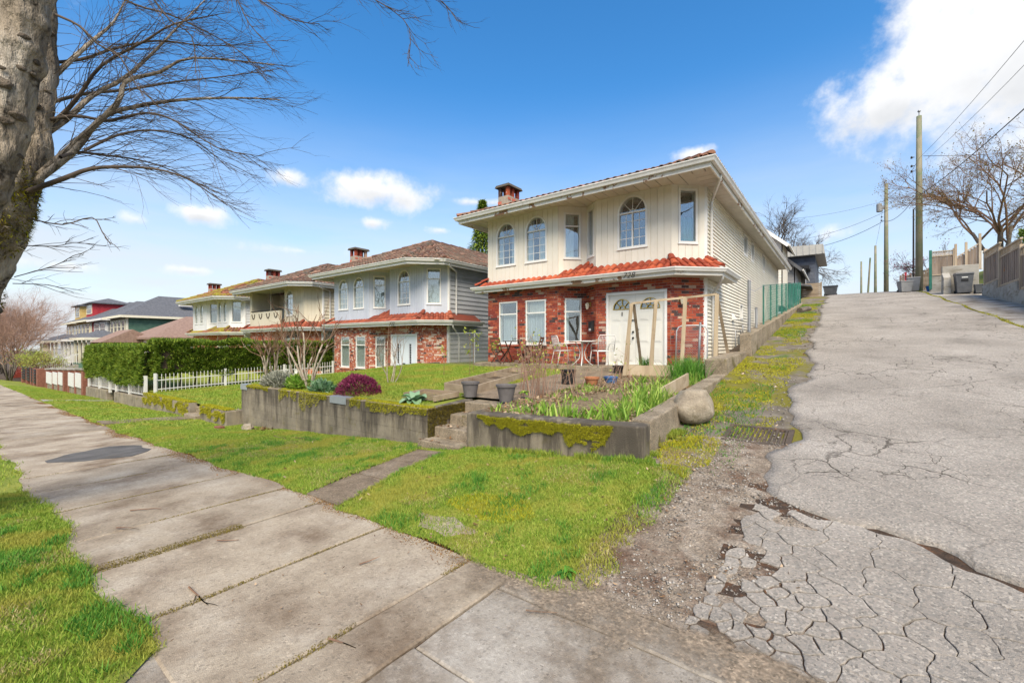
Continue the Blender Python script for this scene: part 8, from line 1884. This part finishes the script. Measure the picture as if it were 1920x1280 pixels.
def bin_(loc, w, d, h, m, label, lid=True, group=None, rz=0., win=True):
    t = thing('wheelie_bin', loc, label, 'bin', group); ORG[t.name] = (0, 0, 0); k = .78
    q = MB(); q.hexa([(-w / 2 * k, -d / 2 * k, .04), (w / 2 * k, -d / 2 * k, .04), (w / 2 * k, d / 2 * k, .04), (-w / 2 * k, d / 2 * k, .04)], [(-w / 2, -d / 2, h * .9), (w / 2, -d / 2, h * .9), (w / 2, d / 2, h * .9), (-w / 2, d / 2, h * .9)]); part('body', q, m, t)
    q = MB(); q.hexa([(-w * .53, -d * .55, h * .9), (w * .53, -d * .55, h * .9), (w * .53, d * .53, h * .9), (-w * .53, d * .53, h * .9)], [(-w * .5, -d * .5, h * .96), (w * .5, -d * .5, h * .96), (w * .5, d * .5, h), (-w * .5, d * .5, h)]); part('lid', q, m, t)
    for s_ in (-1, 1):
        q = MB(); q.tube([(s_ * w * .40, d * .42, .1), (s_ * w * .46, d * .42, .1)], .1, 12); part('wheel', q, 'black_plastic', t)
    q = MB(); q.tube([(-w * .4, d * .56, h * .88), (w * .4, d * .56, h * .88)], .015, 6); part('handle', q, m, t)
    if win:
        q = MB(); q.box(-w * .2, w * .2, -d * .475, -d * .44, h * .55, h * .66); q2 = part('grab_recess', q, 'black_plastic', t); q = MB(); q.box(-w * .17, w * .17, -d * .50, -d * .47, h * .72, h * .76); part('white_label', q, 'white_paint', t)
    t.rotation_euler = (0, 0, rz); return t
mat('bin_grey', (.085, .09, .10), (.065, .07, .078), (.11, .115, .125), scale=4, rough=.5); mat('bin_pale', (.26, .265, .27), (.2, .205, .21), scale=4, rough=.5); mat('blue_box', (.02, .13, .42), (.015, .1, .34), rough=.4, scale=4)
bin_((-.75, 41.5, lane_z(41.5)), .9, .9, .75, 'bin_grey', 'dark low bin beside the fence at the top of the lane', win=False)

# ---------------------------------------------------------------- utility poles and wires
mat('pole_wood', (.22, .20, .14), (.15, .135, .09), (.29, .27, .20), scale=4, rough=.9, bump=.5, bscale=20, stretch=(1, 1, .15), stain=(.12, .17, .09), sscale=.8, sthr=(.45, .65))
def pole(loc, top, r, label, extras=True):
    t = thing('utility_pole', loc, label, 'utility pole'); q = MB(); x, y, z = loc; q.tube([(x, y, z - .3), (x, y, lerp(z, top, .5)), (x, y, top)], [r, r * .85, r * .68], 12); part('shaft', q, 'pole_wood', t, smooth=True)
    if extras:
        q = MB(); q.tube([(x, y, top), (x, y, top + .25)], .03, 6); q.lathe([(.05, .25), (.09, .30), (.05, .38)], (x, y, top), 8); part('insulator', q, 'grey_metal', t)
        for dz in (.28, .33, .36):
            zz = lerp(top, z, dz - .05); q = MB(); q.tube([(x - r - .02, y, zz), (x - r - .16, y, zz)], .025, 6); q.lathe([(.05, -.06), (.06, .0), (.04, .08)], (x - r - .16, y, zz), 8); part('insulator', q, 'iron_black', t)
    return t
P1, P2, P3 = (3.9, 38), (3.57, 59), (3.5, 76)
pole((*P1, lane_z(38) + .05), 16.3, .195, 'tall greenish wooden utility pole beside the lane'); po2 = pole((*P2, lane_z(59)), 18.2, .21, 'wooden utility pole with a grey transformer further up the lane')
pole((*P3, lane_z(76)), 14.9, .18, 'plain wooden pole beyond the transformer pole', False); pole((2.6, 98, 5.8), 16.2, .18, 'thin straight wooden pole far beyond the crest', False)
lp_ = thing('utility_pole', (3.5, 100, 5.8), 'slightly leaning thin wooden pole far beyond the crest', 'utility pole'); q = MB(); q.tube([(3.3, 100, 5), (3.9, 100, 17.0)], [.18, .12], 8); part('shaft', q, 'pole_wood', lp_)
q = MB(); q.lathe([(.20, 0), (.24, .05), (.24, .75), (.2, .85)], (P2[0] - .55, P2[1], 15.4), 12); part('transformer', q, 'bin_pale', po2); q = MB(); q.box(P2[0] - .4, P2[0] - .15, P2[1] - .05, P2[1] + .05, 15.6, 16.0); part('bracket', q, 'grey_metal', po2)
def wire(a, b, sag, r, label, n=14):
    a, b = Vector(a), Vector(b); pts = [a.lerp(b, i / n) - Vector((0, 0, sag * 4 * (i / n) * (1 - i / n))) for i in range(n + 1)]; q = MB(); q.tube(pts, r, 4); return solo('overhead_wire', q, 'iron_black', tuple(a), label=label, cat='wire')
NP = (4.6, -6)
pole((*NP, street_z(4.6)), 12.5, .22, 'wooden utility pole at the street corner behind the viewpoint')
wire((P1[0] - .2, P1[1], 11.1), (NP[0], NP[1], 6.9), .9, .022, 'thick black cable running down the lane from the tall pole'); wire((P1[0] - .2, P1[1], 11.1), (P2[0] - .2, P2[1], 14.4), .5, .022, 'thick black cable between the tall pole and the transformer pole')
wire((P1[0], P1[1], 13.6), (NP[0] + .2, NP[1], 8.3), .7, .010, 'upper thin wire running down the lane'); wire((P1[0] + .3, P1[1], 13.4), (NP[0] + .6, NP[1], 7.8), .7, .010, 'lower thin wire running down the lane')
wire((P1[0], P1[1], 13.6), (P2[0], P2[1], 16.7), .5, .012, 'thin wire between the tall pole and the transformer pole'); wire((P1[0] + .2, P1[1], 13.7), (17, 41, 13.0), .4, .014, 'wire crossing from the tall pole over the right hand gardens')
wire((P2[0] - .2, P2[1], 14.4), (-3.5, 60, 12.6), .5, .022, 'thick cable dropping from the transformer pole to the bare tree'); wire((P1[0] - .1, P1[1], 11.3), (-4.2, 41, 10.0), .7, .010, 'thin service wire from the tall pole to the grey house')
wire((P2[0], P2[1], 16.5), (-6, 52, 14.5), .4, .010, 'thin wire from the transformer pole to the slate blue house'); wire((P1[0] + .2, P1[1], 11.3), (14, 37, 11.0), .3, .012, 'low wire from the tall pole to the trees beside it'); wire((P2[0], P2[1], 17.9), (P3[0], P3[1], 14.7), .4, .010, 'thin wire between the transformer pole and the plain pole')
q = thing('street_light', (4.4, 46, lane_z(46)), 'thin dark street light behind the tall pole', 'street light'); mb = MB(); mb.tube([(4.4, 46, 5.6), (4.4, 46, 12.2)], [.07, .05], 8); part('mast', mb, 'iron_black', q); mb = MB(); mb.tube([(4.4, 46, 12.2), (4.7, 45.9, 12.4)], .03, 6); part('arm', mb, 'iron_black', q); mb = MB(); mb.blob((4.82, 45.85, 12.4), .2, .1, .07, 10, 6); part('lamp_head', mb, 'grey_metal', q)

# ---------------------------------------------------------------- fences and walls right of the lane
mat('cedar_boards', (.27, .21, .165), (.18, .14, .11), (.36, .29, .235), scale=2.5, rough=.9, bump=.4, bscale=20, stretch=(1, 1, .2), var=.3, stain=(.34, .15, .045), sscale=1.1, sthr=(.64, .72)); mat('cedar_post', (.45, .36, .26), (.34, .26, .185), (.53, .44, .33), scale=3, rough=.85, stretch=(1, 1, .2), var=.15)
fw_ = thing('board_fence', (5.5, 26, 4.2), 'weathered board fence with lattice top on a concrete wall beside the lane', 'fence')
def fence_panel(t, a, b, z0, z1, lat=.32, m='cedar_boards'):
    fr = Frame(a, b); L = fr.L; n = max(2, round(L / .14)); fl2 = Frame(b, a)
    for k in range(n): q = MB(); xbox(q, fr, k * L / n + .003, (k + 1) * L / n - .003, z0 + .06, z1 - lat - .04, -.01 + .012 * (k % 2), .012 + .012 * (k % 2)); part('board', q, m, t)
    for v in (z0, z1 - lat - .04, z1 - .05): q = MB(); xbox(q, fr, 0, L, v, v + .06, -.035, .045); part('rail', q, 'cedar_post', t)
    if lat:
        q = MB(); k = -lat
        while k < L:
            for s_ in (1, -1):
                u0_, u1_ = (k, k + lat) if s_ == 1 else (k + lat, k); u0c, u1c = min(max(u0_, 0), L), min(max(u1_, 0), L)
                if abs(u1c - u0c) > .02: q.beam(fr(u0c, z1 - lat + .02 + (u0c - u0_) * s_ * .85 if True else 0, .004 * s_), fr(u1c, z1 - .05 - (u1_ - u1c) * s_ * .85, .004 * s_), .008, .03)
            k += .11
        part('lattice', q, 'cedar_post', t, kind='stuff')
yy = [30.5, 28.05, 25.2, 22.4, 19.6, 16.8]; zt_ = [6.16, 5.81, 5.42, 5.02, 4.62]
for k in range(5):
    a, b = (5.5, yy[k + 1] + .05), (5.5, yy[k] - .05); fence_panel(fw_, b, a, zt_[k] - 1.6, zt_[k])
    q = MB(); q.box(5.42, 5.54, yy[k] - .06, yy[k] + .06, lane_z(yy[k]) - .2, zt_[k] + .12); part('post', q, 'cedar_post', fw_)
    part('base_wall', rough([(5.36, yy[k + 1], lane_z(yy[k + 1]) - .8), (5.36, yy[k], lane_z(yy[k]) - .8), (5.62, yy[k], lane_z(yy[k]) - .8), (5.62, yy[k + 1], lane_z(yy[k + 1]) - .8)][::-1], [(5.36, yy[k + 1], zt_[k] - 1.66), (5.36, yy[k], zt_[k] - 1.66), (5.62, yy[k], zt_[k] - 1.66), (5.62, yy[k + 1], zt_[k] - 1.66)][::-1], bev=.015, cuts=3, amp=.01), 'pale_concrete', fw_)
cw = thing('concrete_wall', (4.9, 33, 4.5), 'stepped concrete wall round the bin bay beside the lane', 'wall')
part('wall_bay', rbox(4.35, 5.75, 33.3, 33.6, 4.0, 5.95, bev=.02, cuts=3, amp=.008), 'pale_concrete', cw); part('wall_bay', rbox(4.32, 4.62, 32.7, 33.29, 4.0, (5.25, 5.25, 5.6, 5.6), bev=.02, cuts=2, amp=.008), 'pale_concrete', cw); part('wall_bay', rbox(4.2, 5.3, 36.2, 36.5, 4.4, 5.8, bev=.02, cuts=2, amp=.008), 'pale_concrete', cw); part('wall_bay', rbox(5.76, 6.6, 32.2, 32.5, 4.0, 5.5, bev=.02, cuts=2, amp=.008), 'pale_concrete', cw)
f3 = thing('board_fence', (4.8, 36, 5.8), 'short board fence with lattice above the concrete wall by the tall pole', 'fence'); fence_panel(f3, (4.28, 36.2), (5.2, 36.2), 5.82, 7.25, .28)
for x in (4.22, 5.24): q = MB(); q.box(x - .06, x + .06, 36.14, 36.26, 5.0, 7.35); part('post', q, 'cedar_post' if x > 5 else 'green_paint', f3)
f4 = thing('board_fence', (5.4, 34.4, 6), 'sloping board fence rising behind the concrete bin bay', 'fence')
for k in range(8): x = 5.05 + k * .115; q = MB(); q.box(x, x + .11, 34.48, 34.5, 5.9, 6.5 + k * .09); part('board', q, 'cedar_boards', f4)
q = MB(); q.beam((5.02, 34.46, 6.5), (5.98, 34.46, 7.24), .06, .06); part('rail', q, 'cedar_post', f4)
for x, z in ((5.04, 7.3), (5.45, 7.35), (5.98, 7.75)): q = MB(); q.box(x - .05, x + .05, 34.4, 34.5, 5.8, z); part('post', q, 'cedar_post', f4)
wg = thing('white_gate', (5.8, 32.2, 5.5), 'white picket gate between the concrete walls', 'gate')
for z in (5.52, 6.4): q = MB(); q.box(5.62, 6.3, 32.2, 32.24, z, z + .06); part('rail', q, 'white_paint', wg)
for k in range(6): x = 5.64 + k * .125; q = MB(); q.box(x, x + .04, 32.17, 32.2, 5.5, 6.45); part('picket', q, 'white_paint', wg)
bin_((5.05, 32.55, lane_z(32.5)), .66, .7, 1.12, 'bin_grey', 'large dark grey wheelie bin in the concrete bay'); bin_((5.52, 31.8, lane_z(31.8)), .4, .4, .5, 'bin_grey', 'small dark bin beside the large wheelie bin', win=False)
bin_((3.15, 37.2, lane_z(37.2)), .62, .6, .75, 'bin_pale', 'pale grey bin left of the tall pole', win=False, rz=.3); bin_((3.62, 37.9, lane_z(37.9)), .62, .6, .95, 'bin_pale', 'taller pale grey bin half behind the tall pole', win=False)
q = MB(); q.hexa([(4.2, 37.0, lane_z(37)), (4.6, 37.0, lane_z(37)), (4.6, 37.35, lane_z(37)), (4.2, 37.35, lane_z(37))], [(4.12, 36.95, lane_z(37) + .33), (4.68, 36.95, lane_z(37) + .33), (4.68, 37.4, lane_z(37) + .33), (4.12, 37.4, lane_z(37) + .33)]); solo('recycling_box', q, 'blue_box', (4.4, 37.2, lane_z(37)), label='blue recycling box at the foot of the tall pole', cat='box')
f5 = thing('board_fence', (4.2, 50, 6), 'far brown board fence with a red board near the transformer pole', 'fence')
for k in range(12): q = MB(); x = 3.9 + k * .16; q.box(x, x + .14, 50, 50.03, 5.7, 7.6 + .12 * (k % 3)); part('board', q, 'red_boards' if k == 2 else 'cedar_boards', f5)
f6 = thing('board_fence', (4.6, 43, 6), 'dark stepped fence between the street light and the tall pole', 'fence')
for k in range(10): q = MB(); x = 4.05 + k * .15; q.box(x, x + .13, 42.5, 42.53, 5.4, 6.5 + .12 * k); part('board', q, 'old_timber', f6)
rg_ = MB(); rg_ = grid_mesh(lin(5.7, 40, 14), lin(-5, 70, 20), lambda x, y: lane_z(y) + (1.3 if y > 8 else .2) * min((x - 5.7) / .6, 1) + .05 * hn(x, y)); solo('upper_gardens', rg_, 'dry_turf', (0, 0, 0), kind='structure')
bare_tree('budding_tree', 'wide bare tree with orange brown buds above the board fence', 'tree', (7.4, 38.5, lane_z(38) + .8), 9.5, 701, 'grey_bark', 'brown_twigs', .5, 4, 5, .13, leaves='bud_leaves', kids=(3, 4), per=1, lsize=.08, droop=(-.1, 0, .05)); bare_tree('budding_tree', 'second bare budding tree beside the board fence', 'tree', (10.5, 36, lane_z(36) + .8), 8, 702, 'grey_bark', 'brown_twigs', .75, 3, 5, .13, leaves='bud_leaves', kids=(3, 4), per=1, lsize=.08)
bare_tree('dark_bare_tree', 'small dark purple bare tree behind the tall pole', 'tree', (4.9, 45, lane_z(45)), 4.2, 703, 'grey_bark', 'dark_twigs' if 'dark_twigs' in MATS else 'twig_bark', .95, 3, 4, .08, leaves='plum_leaves', kids=(3, 4), per=1, lsize=.08, droop=(0, 0, -.05))
bare_tree('bare_tree', 'wide bare tree standing behind the slate blue house', 'tree', (-4.9, 56, 5.8), 12, 711, 'grey_bark', 'twig_bark', .6, 2, 5, .2, kids=(3, 5), droop=(0, 0, .08))
mound('clipped_bush', (6.55, 27.2, 5.6), 'round clipped evergreen bush over the board fence', 'bush', .75, .75, 1.3, 6000, 'cedar_leaves', 705, .09)
mound('low_bush', (3.2, 57, lane_z(57)), 'low green bush at the foot of the transformer pole', 'bush', .9, .6, .5, 1500, 'cedar_leaves', 706, .12)
# street trees on the far side of the street (seen in the window panes)
for i, (x, y) in enumerate(((-10, -15), (-2.5, -17), (7, -15))):
    bare_tree('street_tree', 'large bare street tree across the street', 'tree', (x, y, -.1), 12, 720 + i, 'grey_bark', 'twig_bark', .6, 1, 4, .32, group='bare trees across the street', kids=(3, 4))
print('objects', len(bpy.data.objects))
